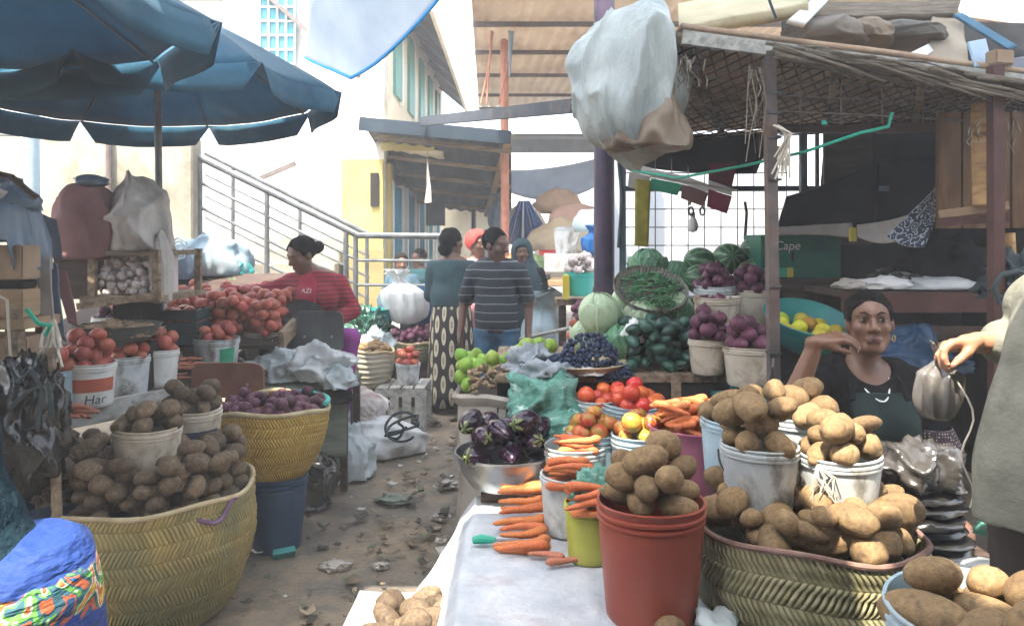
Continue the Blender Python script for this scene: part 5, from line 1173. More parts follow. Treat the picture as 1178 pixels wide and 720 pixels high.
# lime and ginger sack
ls2 = thing('rolled_sack', 'pale open sack of limes and ginger behind the aubergines', 'sack', (W(575, 0, 3.62)[0], 3.66, 0))
lx, ly = ls2.location.x, ls2.location.y; lz = W(0, 462, 3.4)[2]
MB().lathe([(.19, 0), (.215, .1), (.20, .3), (.215, .5), (.205, lz-.05), (.225, lz-.03), (.235, lz-.005), (.225, lz+.012), (.205, lz+.002), (.19, lz-.08), (.001, lz-.1)], 56, fn=lambda r, z, a, t: (r*(1+.03*math.sin(4*a+z*8)+.02*math.sin(9*a-z*14)), z+.012*math.sin(3*a+1)*(z > .4))).build('body', MT['sacking'], ls2, local=True)
heap('lime', P_LIME, 34, .034, lambda q: (lx+q.uniform(-.20, .15), ly+q.uniform(-.06, .17)), lambda x, y: lz-.01+.13*max(0, 1-((x-lx)/.26)**2-((y-ly-.08)/.2)**2), 'bright green lime heaped in the open sack', 'lime', 'limes in the open sack', 5)
heap('ginger', P_GIN, 46, .030, lambda q: (lx+q.uniform(-.13, .18), ly-.06+q.uniform(-.13, .06)), lambda x, y: lz+.0+.11*max(0, 1-((x-lx-.03)/.2)**2-((y-ly+.06)/.18)**2), 'knobbly ginger root in front of the limes', 'ginger', 'ginger in the open sack', 6, tilt=.7, pack=.7)
for k, (px, py, r) in enumerate(((606, 398, .045), (620, 396, .04), (633, 398, .042), (615, 405, .04), (597, 404, .038))):
    spawn('lime', P_LIME[k % 3], W(px, py, 3.95), r, (k, 1, 0), 'pale green lime peeping out above the grey net bag', 'lime', 'limes behind the grey net bag')
lump('net_bag', 'grey crumpled net bag between the limes and the grapes', 'plastic bag', W(612, 432, 3.55), (.14, .13, .14), MT['netgrey'], 92, crease=.55, scale=5)
lump('net_bag', 'pale grey net bag tucked against the grape tray', 'plastic bag', W(632, 438, 3.38), (.10, .09, .09), MT['netgrey'], 93, crease=.5, scale=5, sub=4)
lump('net_bag', 'large green net bag bulging over the aubergines', 'plastic bag', W(618, 490, 3.32), (.17, .15, .24), MT['netgreen'], 94, crease=.40, scale=3.2)
lump('net_bag', 'lower green net bag fold hanging above the tomato pails', 'plastic bag', W(640, 512, 3.22), (.15, .11, .16), MT['netgreen'], 95, crease=.45, scale=3.4)
props(MB().box((W(625, 0, 3.4)[0], 3.44, .35), (.34, .3, .70)).build('box', MT['dark_wood'], bev=.008), 'dark box under the green net bags', 'box')
# tomato pails in the middle
def pail2(label, px, d, r, top, h, mat, n, meshes, ilabel, seed, ri=.036, dh=.06):
    x = W(px, 0, d)[0]; b = bucket(label, (x, d, top-h), r, r*.85, h, mat)
    heap('tomato', meshes, n, ri, disc(x, d, r-ri*.7), dome(x, d, r, top-.05, dh), ilabel, 'tomato', ilabel.split(' in ')[-1]+' tomatoes', seed, .15)
    if top-h > .02: props(MB().box((x, d, (top-h)/2), (r*1.5, r*1.5, top-h-.002)).build('box', MT['dark_wood']), 'dark box under the '+label.split(' pail')[0]+' pail', 'box')
    return b
pail2('pale blue pail of half ripe tomatoes beside the green net bags', 683, 2.97+.12, .125, .715, .28, MT['bblue'], 13, P_TOMH, 'half ripe tomato in the pale blue pail', 31)
pail2('second blue rimmed pail of ripe tomatoes next to the pink tub', 738, 2.95, .12, .735, .28, MT['bblue'], 12, P_TOMH, 'blushing tomato in the pail next to the pink tub', 32)
pail2('back pail of bright red tomatoes under the dark board', 728, 3.22, .135, .80, .26, MT['bblue'], 13, P_TOM, 'bright red tomato in the back pail', 33)
pail2('rear pail of red tomatoes behind the half ripe ones', 690, 3.33, .12, .80, .26, MT['bgrime'], 10, P_TOM, 'red tomato in the rear pail', 34, dh=.03)
# pink tub of carrots
pk = bucket('pink plastic tub of carrots beside the red bucket', (W(795, 0, 2.78)[0], 2.80, .47), .155, .118, .335, MT['bpink'], lip=False, seg=56)
props(MB().box((pk.location.x, 2.80, .233), (.26, .26, .466)).build('box', MT['dark_wood'], bev=.006), 'dark box under the pink tub', 'box')
q = random.Random(8)
for k in range(34):
    u = k/34; fan = q.uniform(-.7, .7); lay = k//9
    spawn('carrot', P_CAR[k % 6], (pk.location.x-.02+q.uniform(-.07, .09), pk.location.y+.02+q.uniform(-.08, .09), .795+.024*lay+.01*q.random()), .15+.035*q.random(), (q.uniform(0, 6), q.uniform(.1, .5)-.0, R(120)+fan*.8+(PI if q.random() < .25 else 0)), 'orange carrot piled in the pink tub', 'carrot', 'carrots in the pink tub')
# second tier
t2 = thing('display_bench', 'dark display bench with a plank edge under the grapes and avocados', 'stall table', (.7, 3.8, 0))
z2 = W(0, 432, 3.42)[2]
MB().box((.60, 3.92, z2-.02), (1.36, .96, .035)).build('tabletop', MT['wood'], t2, bev=.004)
MB().box((.60, 3.47, z2-.16), (1.34, .03, .24)).build('front_board', MT['dark'], t2)
MB().box((W(778, 0, 3.43)[0], 3.435, z2-.06), (.04, .03, .14)).build('edge_block', MT['wood'], t2)
for x in (-.04, 1.24):
    for y in (3.5, 4.35): MB().box((x, y, z2/2-.02), (.06, .06, z2-.04)).build('leg', MT['dark_wood'], t2)
for k in range(5): MB().box((1.02+.07*k, 3.40, z2-.05-.0*k), (.012, .06, .06)).build('bracket', MT['bteal'], t2) if k in (0, 4) else None
MB().box((1.14, 3.38, z2-.085), (.42, .30, .02)).build('ledge', MT['bteal'], t2)
# grape tray
gt = thing('woven_tray', 'flat woven tray of dark grapes on the bench edge', 'tray', (W(668, 0, 3.5)[0], 3.56, z2-.005))
MB().lathe([(.14, 0), (.19, .015), (.225, .045), (.232, .05), (.222, .052), (.18, .022), (.001, .012)], 48).build('body', MT['rimtan'], gt, local=True)
props(lump('paper', 'white paper under the grapes on the woven tray', 'paper', (gt.location.x+.03, 3.40, z2+.01), (.07, .05, .035), MT['paper'], 96, crease=.4, sub=4))
q = random.Random(9)
for bi, (px, py, n, s, lab) in enumerate(((655, 412, 80, .115, 'wide flat bunch of dark grapes at the left of the woven tray'), (678, 400, 95, .12, 'tall heaped bunch of dark grapes in the middle of the woven tray'), (703, 418, 60, .09, 'small bunch of dark grapes at the right end of the woven tray'))):
    c = W(px, py+12, 3.47); g = thing('grape_bunch', lab, 'grapes', c, 'grape bunches'); pts = []
    sh = (s*1.05, s*.7, s*(.95 if bi == 1 else .62))
    MB().tube([(0, 0, 0), (0, .0, sh[2]*.8)], .004, 6).build('stem', MT['calyx'], g, local=True)
    for k in range(n*30):
        a, t = q.uniform(0, 2*PI), q.uniform(-.25, 1); rr = math.sqrt(max(0, 1-t*t)); e = q.uniform(.86, 1.04)
        p = Vector((sh[0]*rr*math.cos(a)*e, sh[1]*rr*math.sin(a)*e, sh[2]*t*e))
        if p.y > .01 or any((p-o).length < 0.0185 for o in pts): continue
        pts.append(p); b = bpy.data.objects.new('grape', GRAPE); sc.collection.objects.link(b); b.parent = g; b.location = p; b.scale = (.0130,)*3
        if len(pts) >= min(n, 99): break
# avocados
avx0, avx1 = W(722, 0, 3.5)[0], W(795, 0, 3.5)[0]
heap('avocado', P_AVO, 62, .030, lambda q: (q.uniform(avx0+.02, avx1), q.uniform(3.50, 3.82)), lambda x, y: z2+.75*max(0, y-3.50)*(1.0 if x > avx0+.08 else .7), 'dark green glossy avocado in the sloping pile', 'avocado', 'avocados on the bench', 25, .12, tilt=.5, pack=1.0, flat=.8)
props(MB().box(((avx0+avx1)/2+.02, 3.86, z2+.09), (avx1-avx0, .12, .18)).build('box', MT['dark_wood']), 'dark box behind the avocado pile', 'box')
# cabbages
def leaf_mat(name, c1, c2, vein):
    m, nt, b, o = new_mat(name); t = N(nt, 'ShaderNodeTexCoord'); s = N(nt, 'ShaderNodeSeparateXYZ'); nt.links.new(t.outputs['UV'], s.inputs[0])
    u = ma(nt, 'ABSOLUTE', ma(nt, 'SUBTRACT', s.outputs[0], .5)); nz = noise(nt, coords(nt), 16, 4); nzs = ma(nt, 'MULTIPLY', nz, .12)
    side = ma(nt, 'ABSOLUTE', ma(nt, 'SUBTRACT', ma(nt, 'FRACT', ma(nt, 'MULTIPLY', ma(nt, 'ADD', ma(nt, 'SUBTRACT', s.outputs[1], ma(nt, 'MULTIPLY', u, 1.1)), nzs), 6.0)), .5))
    v1 = ramp(nt, side, [(0, 1.0), (.10, 0.0)]); v2 = ramp(nt, u, [(.0, 1.0), (.035, 0.0)]); v = ma(nt, 'MAXIMUM', ma(nt, 'MULTIPLY', v1, .7), v2)
    base = ramp(nt, noise(nt, coords(nt), 20, 5), [(.35, c1), (.65, c2)])
    oi = N(nt, 'ShaderNodeObjectInfo'); put(nt, mixc(nt, v, base, vein), b.inputs['Base Color']); b.inputs['Roughness'].default_value = .42
    bump(nt, b, ma(nt, 'ADD', v, ma(nt, 'MULTIPLY', nz, .8)), .7, .006); return m
MT['leaf_pale'] = leaf_mat('pale_cabbage_leaf', (.30, .43, .24), (.44, .54, .36), (.60, .66, .52)); MT['leaf_green'] = leaf_mat('green_cabbage_leaf', (.05, .17, .09), (.11, .27, .14), (.30, .44, .28))
def cabbage(label, p, r, pale=True, seed=1, leaves=4):
    t = thing('cabbage', label, 'cabbage', (p[0], p[1], p[2]-r), 'cabbages'); V, F = ICO3; V = V.copy(); mat = MT['leaf_pale'] if pale else MT['leaf_green']
    d = 1+.03*fz(V, 2, seed, 2); link('heart', mesh_from('heart', V*d[:, None]*r*.95+np.array((0, 0, r)), F, MT['cabbage'] if pale else MT['cabbage_g'], True), t, True)
    q = random.Random(seed); nl = leaves+4
    for k in range(nl):
        inner = k < 4; a0 = 2*PI*k/(4 if inner else leaves)+q.uniform(-.3, .3)-PI/2; nn = 26; P = np.zeros((nn, nn, 3)); up = q.uniform(.9, 1.2) if inner else 0
        for i in range(nn):
            for j in range(nn):
                u = i/(nn-1)*2-1; v = j/(nn-1); w = math.sin(PI*min(1, v*.78+.14))**.55
                ph = -1.45+v*(2.75 if inner else 1.9); aa = a0+u*1.15*w; rim = max(0, v-.72)*(0 if inner else 1)
                rr = r*(1.0+.012*k+.10*rim*3.2+.014*abs(u)**2*(1 if inner else 3)*v+.03*math.sin(u*11+k+v*6)*rim*4+.010*math.sin(v*17+u*7+k)+.008*math.sin(u*13+k*2))
                P[i, j] = (rr*math.cos(ph)*math.cos(aa), rr*math.cos(ph)*math.sin(aa), r+rr*math.sin(ph))
        mb = MB(); mb.sheet(P, .0025); mb.build('leaf', mat if inner or not pale or q.random() < .5 else MT['leaf_green'], t, local=True, sharp=None)
    return t
cabbage('big pale round cabbage facing the lane above the grapes', W(690, 360, 3.76), .103, True, 1, 2)
cabbage('dark green leafy cabbage between the grapes and the avocados', W(716, 393, 3.66), .085, False, 2, 4)
cabbage('green cabbage half hidden behind the grapes', W(676, 386, 3.85), .085, True, 3, 4)
cabbage('pale cabbage to the left of the bean bowl', W(722, 347, 3.96), .085, True, 4, 2)
cabbage('pale cabbage wrapped in white paper under the bean bowl', W(738, 366, 3.80), .095, True, 5, 3)
cabbage('pale cabbage in the shade to the right under the bean bowl', W(776, 358, 3.86), .10, True, 6, 2)
cabbage('crinkled dark green cabbage behind the bean bowl', W(745, 306, 4.22), .10, False, 7, 5)
cabbage('loose dark green cabbage next to the melons', W(778, 316, 4.2), .08, False, 8, 5)
lump('paper', 'white paper sheet propped between the cabbages and the avocados', 'paper', W(732, 394, 3.60), (.07, .04, .11), MT['paper'], 97, crease=.3, sub=4)
for k, (px, py) in enumerate(((660, 372), (664, 384), (668, 376), (657, 386), (672, 388), (661, 392))):
    spawn('tomato', P_TOMD[k % 4], W(px, py, 4.4), .03, (k, k, 0), 'small tomato in the far heap left of the big cabbage', 'tomato', 'tomatoes left of the big cabbage')
props(MB().box((W(664, 0, 4.42)[0], 4.44, W(0, 398, 4.4)[2]/2), (.16, .2, W(0, 396, 4.4)[2])).build('box', MT['dark_wood']), 'dark box under the small tomatoes beside the big cabbage', 'box')
fo = bucket('small grey basket of onions behind the big cabbage', (W(674, 0, 5.0)[0], 5.0, W(0, 396, 5.0)[2]), .10, .09, .19, MT['bcream'], lip=False)
heap('onion', P_ON, 16, .030, disc(fo.location.x, 5.0, .08), dome(fo.location.x, 5.0, .1, fo.location.z+.14, .06), 'onion in the small grey basket behind the cabbage', 'onion', 'onions behind the cabbage', 7)
props(MB().box((fo.location.x, 5.02, fo.location.z/2), (.2, .2, fo.location.z-.002)).build('box', MT['dark_wood']), 'dark box under the small grey onion basket', 'box')
heap('garlic', P_GAR, 14, .04, disc(W(666, 0, 6)[0], 6.0, .10), dome(W(666, 0, 6)[0], 6.0, .12, W(0, 318, 6.0)[2], .06), 'pale garlic bulb in the turquoise bucket', 'garlic', 'garlic in the turquoise bucket', 12)
for i, (px, py, d, n, nm, ms) in enumerate(((596, 298, 8.6, 10, 'tomato', P_TOM), (604, 318, 8.2, 8, 'tomato', P_TOMD))):
    c = W(px, py, d); b = bucket(('pale tub of tomatoes on the far stall', 'lower pale tub of tomatoes on the far stall')[i], (c[0], d, c[2]-.22), .16, .13, .2, MT['bgrime'], lip=False)
    heap('tomato', ms, n, .05, disc(c[0], d, .13), dome(c[0], d, .16, c[2]-.06, .06), ('tomato in the upper far tub', 'tomato in the lower far tub')[i], 'tomato', ('tomatoes in the upper far tub', 'tomatoes in the lower far tub')[i], 50+i)
# bean bowl, tilted to the lane
bp = W(748, 336, 3.86); bb = thing('bean_bowl', 'wide dark woven bowl of green beans tilted towards the lane', 'bowl', bp)
bb.rotation_euler = (R(34), R(4), 0)
MB().lathe([(.09, -.045), (.14, -.03), (.178, .0), (.186, .012), (.196, .016), (.194, .034), (.180, .022), (.14, -.016), (.001, -.034)], 56).build('body', weave('bowl_weave', (.10, .10, .08), (.22, .21, .17), 9, 60), bb, local=True)
bb_m = Matrix.Translation(bp) @ Euler((R(34), R(4), 0)).to_matrix().to_4x4()
q = random.Random(4)
for k in range(130):
    a, t = q.uniform(0, 6.28), q.random()**.5; l = Vector((.142*t*math.cos(a), .142*t*math.sin(a), .006+.036*(1-t*t)+.010*q.random()))
    o = spawn('green_bean', P_BEAN[k % 4], bb_m @ l, q.uniform(.075, .105), (R(34)+q.uniform(-.15, .15), q.uniform(-.15, .15), q.uniform(0, 6.28)), 'thin green bean in the tilted woven bowl', 'bean', 'green beans in the bowl')
lump('leaf_heap', 'dark leafy heap holding up the bean bowl', 'greens', (bp[0], 4.02, z2), (.26, .16, .30), MT['cabbage_g'], 98, crease=.4, scale=5)
# melons
mz = W(0, 335, 4.2)[2]
props(MB().box((1.05, 4.25, (z2+mz)/2-.02), (.60, .3, mz-z2-.04)).build('box', MT['dark_wood'], bev=.006), 'dark box under the watermelons', 'box')
for px, py, d, r, rz, lab in ((806, 302, 4.25, .088, .3, 'watermelon at the left end of the upper row'), (838, 298, 4.2, .092, 1.5, 'watermelon in the middle showing its star of stripes'), (871, 289, 4.22, .088, .2, 'watermelon at the right end touching the green box'),
        (806, 322, 4.1, .085, .1, 'lower striped watermelon behind the onion pails'), (868, 316, 4.1, .088, -.2, 'lower watermelon half hidden behind the steel post')):
    p = W(px, py, d); spawn('watermelon', P_MEL[int(px) % 3], p, r, (0, .2, rz), lab, 'watermelon', 'watermelons')
# onion pails
def opail(label, px0, px1, ytop, ybot, d, mat, n, seed, ilab, dh=.07, ri=.034):
    r = (px1-px0)/2/K*d; x = W((px0+px1)/2, 0, d)[0]; zt, zb = W(0, ytop, d-r)[2], W(0, ybot, d-r)[2]
    b = bucket(label, (x, d, zb), r, r*.84, zt-zb, mat)
    if n: heap('onion', P_ON, n, ri, disc(x, d, r-ri*.6), dome(x, d, r, zt-.05, dh), ilab, 'onion', ilab.replace('red onion', 'red onions'), seed, .2, tilt=.5)
    return b
ox = opail('white pail behind heaped with red onions below the melons', 799, 846, 330, 385, 3.85, MT['bgrime'], 15, 61, 'red onion in the white pail below the melons')
oy = opail('muddy pail of red onions beside the green box', 846, 892, 334, 382, 3.82, MT['bcream'], 14, 62, 'red onion in the muddy pail beside the green box')
oz = opail('ridged muddy pail nearly empty with a few onions at the bottom', 799, 851, 343, 392, 3.60, MT['bcream'], 0, 63, '')
heap('onion', P_ON, 9, .032, disc(oz.location.x, oz.location.y, .07), lambda x, y: W(0, 362, 3.6)[2], 'red onion low inside the ridged muddy pail', 'onion', 'red onions in the ridged pail', 66)
o1 = opail('muddy front pail of red onions beside the avocados', 793, 835, 393, 433, 3.44, MT['bcream'], 11, 64, 'red onion in the muddy front pail by the avocados', .09, .033)
o2 = opail('muddy front pail of red onions beside the steel post', 833, 889, 402, 448, 3.32, MT['bcream'], 13, 65, 'red onion in the muddy front pail by the post', .09, .035)
for b, lab in ((ox, 'white pail below the melons'), (oy, 'muddy pail beside the green box'), (oz, 'ridged nearly empty pail')):
    zb = b.location.z
    if zb-z2 > .02: props(MB().box((b.location.x, b.location.y, (zb+z2)/2-.001), (.17, .17, zb-z2-.004)).build('box', MT['dark_wood']), 'dark box under the '+lab, 'box')
props(MB().box((W(803, 0, 3.33)[0], 3.42, W(0, 391, 3.4)[2]-.03), (.002, .002, .002)).build('chip', MT['dark_wood'])) if 0 else None
# steel posts, wire grid and cloth
props(MB().tube([W(695, 0, 4.55)[:2]+(0,), W(695, 0, 4.55)[:2]+(4.0,)], .064, 24).build('post', MT['purple']), 'thick dark purple post standing behind the cabbages', 'post')
fp = thing('steel_post', 'thin grey square steel post in front of the seated seller', 'post', (1.06, 3.0, 0))
MB().bar((1.075, 3.0, 0), (1.045, 3.0, 2.27), .042, .042).build('shaft', MT['grey_post'], fp)
for z in (1.05, 1.32, 1.75, 1.92, 2.02, 2.10): MB().box((1.06, 2.995, z), (.05, .05, .008)).build('weld_ring', MT['rail'], fp)
MB().tube([(1.04, 2.97, .95), (1.045, 2.955, 1.0), (1.05, 2.97, 1.03)], .006, 6).build('latch', MT['rail'], fp)
tw = thing('twine_bunch', 'loop of pale dry twine tied round the steel post', 'twine', (1.08, 2.95, 1.9)); q = random.Random(6)
for i in range(12):
    a = (1.05+q.uniform(-.01, .02), 2.96, 1.965); b = (1.09+q.uniform(-.01, .03), 2.94+q.uniform(-.02, .02), 1.93); c = (1.06+q.uniform(-.03, .05), 2.95, 1.80+q.uniform(-.05, .05))
    MB().tube([a, b, c], .004, 5).build('strand', MT['rope'], tw)
gd = thing('wire_grid', 'square wire grid panel behind the melons', 'wire grid', (W(800, 0, 4.45)[0], 4.45, .9))
gx0, gx1, gz0, gz1 = W(716, 0, 4.45)[0], W(905, 0, 4.45)[0], W(0, 345, 4.45)[2], W(0, 178, 4.45)[2]
mb = MB()
for k in range(11): x = gx0+(gx1-gx0)*k/10; mb.tube([(x, 4.45, gz0), (x, 4.45, gz1)], .0035, 5)
for k in range(9): z = gz0+(gz1-gz0)*k/8; mb.tube([(gx0, 4.455, z), (gx1, 4.455, z)], .0035, 5)
mb.build('wire_mesh', MT['wire'], gd)
MB().bar((gx0, 4.44, .8), (gx0, 4.44, gz1+.1), .035, .035).build('side_post', MT['dark_rail'], gd); MB().bar((gx0, 4.43, W(0, 217, 4.43)[2]), (gx1+.6, 4.43, W(0, 217, 4.43)[2]), .03, .03).build('cross_bar', MT['dark_rail'], gd)
mb = MB(); mb.sheet(cloth_quad((gx0-.0, 5.4, gz1+.16), (gx1+.5, 5.4, gz1+.06), (gx1+.5, 5.36, gz0-.2), (gx0-.0, 5.36, gz0-.2), 24, 20, .03, .03, 17, 4)); props(mb.build('backing_sheet', MT['white_tarp'], sharp=None), 'white plastic sheet hung behind the wire grid', 'sheet')
# coloured panels, yellow strip, hanging scales
fl = thing('panel_string', 'slanting string of four coloured panels hanging in front of the grid', 'banner', W(785, 215, 4.3))
for (x0, y0, x1, y1, wv, mt, nm) in ((724, 198, 749, 203, 17, 'sacking', 'grey_panel'), (749, 205, 785, 212, 13, 'green_print', 'green_panel'), (785, 212, 815, 222, 16, 'maroon', 'dark_panel'), (815, 218, 842, 226, 20, 'red_print', 'red_panel')):
    a, b = W(x0, y0, 4.3), W(x1, y1, 4.3); h = wv/K*4.3
    mb = MB(); mb.sheet(cloth_quad(a, b, (b[0]-.03, 4.3, b[2]-h), (a[0]-.01, 4.3, a[2]-h), 8, 8, 0, .004, 5)); mb.build(nm, MT[mt] if nm != 'red_panel' else M('deep_red_panel', (.22, .015, .05), (.28, .03, .07), 5, .6), fl)
    mb = MB(); mb.sheet(cloth_quad((a[0], 4.305, a[2]+.055), (b[0], 4.305, b[2]+.05), (b[0], 4.303, b[2]+.003), (a[0], 4.303, a[2]+.003), 6, 6, 0, .002, 5)); mb.build('white_border', MT['white'], fl)
mb = MB(); mb.sheet(cloth_quad(W(815, 188, 4.32), W(848, 186, 4.32), W(840, 224, 4.32), W(815, 216, 4.32), 8, 8, 0, .004, 6)); mb.build('upper_red_panel', M('dark_red_panel', (.10, .012, .02), (.14, .02, .035), 5, .6), fl)
MB().tube([W(720, 194, 4.29), W(785, 208, 4.29), W(848, 219, 4.29)], .006, 6).build('string', MT['rope'], fl)
ys = thing('yellow_strip', 'long crinkled yellow strip hanging from the roof before the grid', 'strip', W(738, 245, 4.25))
mb = MB(); mb.sheet(cloth_quad(W(731, 206, 4.25), W(749, 208, 4.25), W(746, 284, 4.25), W(730, 283, 4.25), 6, 30, 0, .012, 19, 14)); mb.build('body', M('dull_yellow_film', (.28, .24, .03), (.40, .35, .06), 14, .4, .3, 20, trans=.2), ys, sharp=None)
for i, (px, lab) in enumerate(((795, 'left hanging pair of scissors on the grid bar'), (808, 'right hanging pair of scissors on the grid bar'))):
    s = thing('scissors', lab, 'scissors', W(px, 230, 4.38))
    MB().tube([W(px, 218, 4.38), W(px+1, 226, 4.38), W(px-2, 236, 4.38)], .008, 6).build('blade', MT['wire'], s)
    for sg in (0,):
        c = W(px+4*sg, 243, 4.38); MB().tube([(c[0]+.014*math.cos(t), 4.38, c[2]+.024*math.sin(t)) for t in np.linspace(0, 2*PI, 13)[:-1]], .006, 6, closed=True).build('handle', MT['dark_wood'], s)
bu = thing('bulb', 'clear light bulb hanging among the scissors', 'light bulb', W(797, 258, 4.4))
MB().lathe([(.001, -.05), (.025, -.04), (.034, -.01), (.025, .02), (.014, .04)], 20).build('glass', MT['white'], bu, local=True); MB().lathe([(.014, .04), (.015, .07), (.001, .075)], 14).build('cap', MT['steel'], bu, local=True)
props(MB().tube([W(857, 232, 4.4), W(859, 245, 4.4), W(857, 275, 4.4)], .009, 7).build('hook', MT['dark_wood']), 'dark iron hook hanging on the grid near the post', 'hook')
# ---- stall roof
sr = thing('stall_roof', 'patched timber stall roof with boards above the melons and seller', 'roof', (1.6, 3.6, 2.2))
A, B = W(784, 44, 3.0), W(1200, 98, 3.0); C_, D_ = W(1130, 146, 4.4), W(830, 150, 4.4)
MB().bar(A, (B[0], B[1], B[2]), .04, .055).build('front_beam', MT['grey_wood'], sr)
MB().bar(W(888, 148, 4.2), W(1142, 147, 3.6), .04, .05).build('back_beam', MT['red_post'], sr)
MB().bar(A, D_, .035, .05).build('side_beam', MT['wood_x'], sr)
for k, (x, yv) in enumerate(((960, 0), (1060, 0))): MB().bar(W(x, 66+.13*(x-785), 3.02), W(x-10, 148, 4.3), .03, .04).build('rafter', MT['wood'], sr)
roofm = M('brown_roof_board', (.36, .24, .16), (.52, .39, .28), 4, .8, .3, 20, dirt_glint=(.14, .10, .07), dscale=2)
n = 26; P = np.zeros((n, n, 3))
a, b, c, d = [np.array(p) for p in (A, B, W(1145, 140, 4.5), W(690, 166, 4.6))]
for i in range(n):
    for j in range(n):
        u, v = i/(n-1), j/(n-1); P[i, j] = (1-u)*(1-v)*a+u*(1-v)*b+u*v*c+(1-u)*v*d
P[..., 2] += .05+.015*fz(P, 4, 31, 3)
mb = MB(); mb.sheet(P, .02); mb.build('boards', roofm, sr, sharp=None)
def lattice(fn, nu, nv, mat, name, parent, r=.004):
    mb = MB()
    for k in range(-nv, nu):
        p = [fn(min(max((k+t)/nu, 0), 1), t/nv) for t in range(nv+1) if 0 <= (k+t)/nu <= 1]
        if len(p) > 1: mb.tube(p, r, 4, False)
        p = [fn(min(max((k+nv-t)/nu, 0), 1), t/nv) for t in range(nv+1) if 0 <= (k+nv-t)/nu <= 1]
        if len(p) > 1: mb.tube(p, r, 4, False)
    return mb.build(name, mat, parent, sharp=None)
lattice(lambda u, v: tuple((1-u)*(1-v)*(a+(0, 0, -.01))+u*(1-v)*(b+(0, 0, -.03))+u*v*c+(1-u)*v*d+np.array((0, 0, -.015-.05*math.sin(PI*u)*math.sin(PI*v)))), 26, 11, MT['dark_wood'], 'expanded_mesh', sr)
mb = MB(); fz0 = [W(892, y, 3.0) for y in (78, 95, 110, 128, 145)]; 
for y in (80, 97, 113, 131): mb.tube([W(892, y-3, 3.02), W(1000, y+2, 3.02), W(1110, y+8, 3.1)], .004, 5)
for x in (921, 968, 1015, 1062): mb.tube([W(x, 74, 3.02), W(x, 143, 3.05)], .004, 5)
mb.build('front_wires', MT['grey_post'], sr)
MB().bar(W(700, 172, 4.6), W(888, 156, 4.6), .05, .08).build('rear_rail', MT['wood_x'], sr)
mb = MB(); mb.sheet(cloth_quad(W(720, 166, 4.5), W(890, 152, 4.3), W(870, 200, 4.4), W(724, 190, 4.5), 20, 8, .02, .02, 8, 7)); mb.build('hanging_liner', MT['dark'], sr, sharp=None)
mb = MB(); mb.sheet(cloth_quad(W(738, 162, 4.9), W(900, 168, 4.9), W(900, 184, 5.0), W(738, 172, 5.0), 12, 6, .01, .01, 8, 7)); mb.build('pale_eave', MT['tan_wood'], sr, sharp=None)
# thatch fringe along the front edge: bundles of stalks
th = thing('thatch_fringe', 'ragged dry thatch bundled along the front of the stall roof', 'thatch', W(1030, 75, 2.95)); q = random.Random(3)
for s in range(7):
    mb = MB()
    for k in range(26):
        x0 = 905+s*38+q.uniform(-25, 15); y0 = 62+.13*(x0-905)+q.uniform(-10, 6)+(s > 3)*6*q.random(); L = q.uniform(45, 95); dy = .24*L+q.uniform(-7, 9)
        d0 = 2.93+q.uniform(-.05, .05); w = q.uniform(.004, .011)
        mb.tube([W(x0, y0, d0), W(x0+L*.5, y0+dy*.45+q.uniform(-3, 3), d0-.01), W(x0+L, y0+dy, d0+q.uniform(-.02, .02))], [w, w*.9, w*.3], 5)
    mb.build('stalk_bundle', MT['thatch'], th, sharp=None)
# things lying on the roof
def roof_sheet(name, label, cat, pts, d, mat, seed, wr=.02, th_=.02, sag=0):
    q4 = [W(x, y, d+dd) for x, y, dd in pts]; mb = MB(); mb.sheet(cloth_quad(*q4, 18, 14, sag, wr, seed, 5), th_); return props(mb.build(name, mat, sharp=None), label, cat)
roof_sheet('foam_board', 'long tan padded board lying on the stall roof by the white bundle', 'board', ((780, 10, .5), (925, -22, .6), (930, 8, .1), (782, 42, .1)), 3.1, MT['sacking'] if 0 else M('tan_padding', (.42, .36, .22), (.52, .46, .31), 3, .7, .2, 15, dirt_glint=(.28, .22, .12), dscale=3), 41, .015, .05)
props(MB().tube([W(862, -12, 3.05), W(884, -2, 3.05), W(893, 22, 3.05)], .006, 6).build('cord', MT['rope_dark']), 'cord looped over the tan padded board', 'cord')
for i, (px, py, w, h, lab) in enumerate(((950, 45, .16, .10, 'grey cloth roll at the left of the roof pile'), (992, 42, .13, .10, 'brown cloth roll in the middle of the roof pile'), (1040, 40, .22, .08, 'long dark grey roll behind the folded cloth'))):
    c = W(px, py+12, 3.35); lump('cloth_roll', lab, 'cloth roll', c, (w, .2, h*1.3), M(f'roll_cloth_{"abc"[i]}', ((.13, .11, .09), (.16, .12, .085), (.09, .085, .075))[i], ((.2, .17, .14), (.24, .19, .14), (.15, .14, .12))[i], 4, .85, .3, 20), 400+i, crease=.1)
roof_sheet('plank', 'rough bark plank across the top of the roof pile', 'plank', ((930, 4, .3), (1105, 2, .3), (1100, 18, .2), (935, 22, .2)), 3.2, MT['thatch'], 42, .015, .03)
roof_sheet('white_plank', 'broken white edged plank sticking up on the roof', 'plank', ((905, 26, .1), (950, -14, .3), (962, -8, .3), (925, 30, .1)), 3.05, MT['paper'], 43, .006, .02)
roof_sheet('white_plank', 'small white splintered board on the front thatch', 'plank', ((1030, 72, .0), (1066, 52, .2), (1072, 60, .2), (1050, 76, .0)), 3.0, MT['paper'], 44, .006, .015)
roof_sheet('folded_canvas', 'beige folded canvas hanging over the roof pile', 'cloth', ((1072, 20, .4), (1108, 22, .4), (1118, 78, .1), (1066, 74, .1)), 3.0, M('beige_canvas', (.30, .25, .19), (.42, .36, .28), 4, .8, .3, 20), 45, .05, .02)
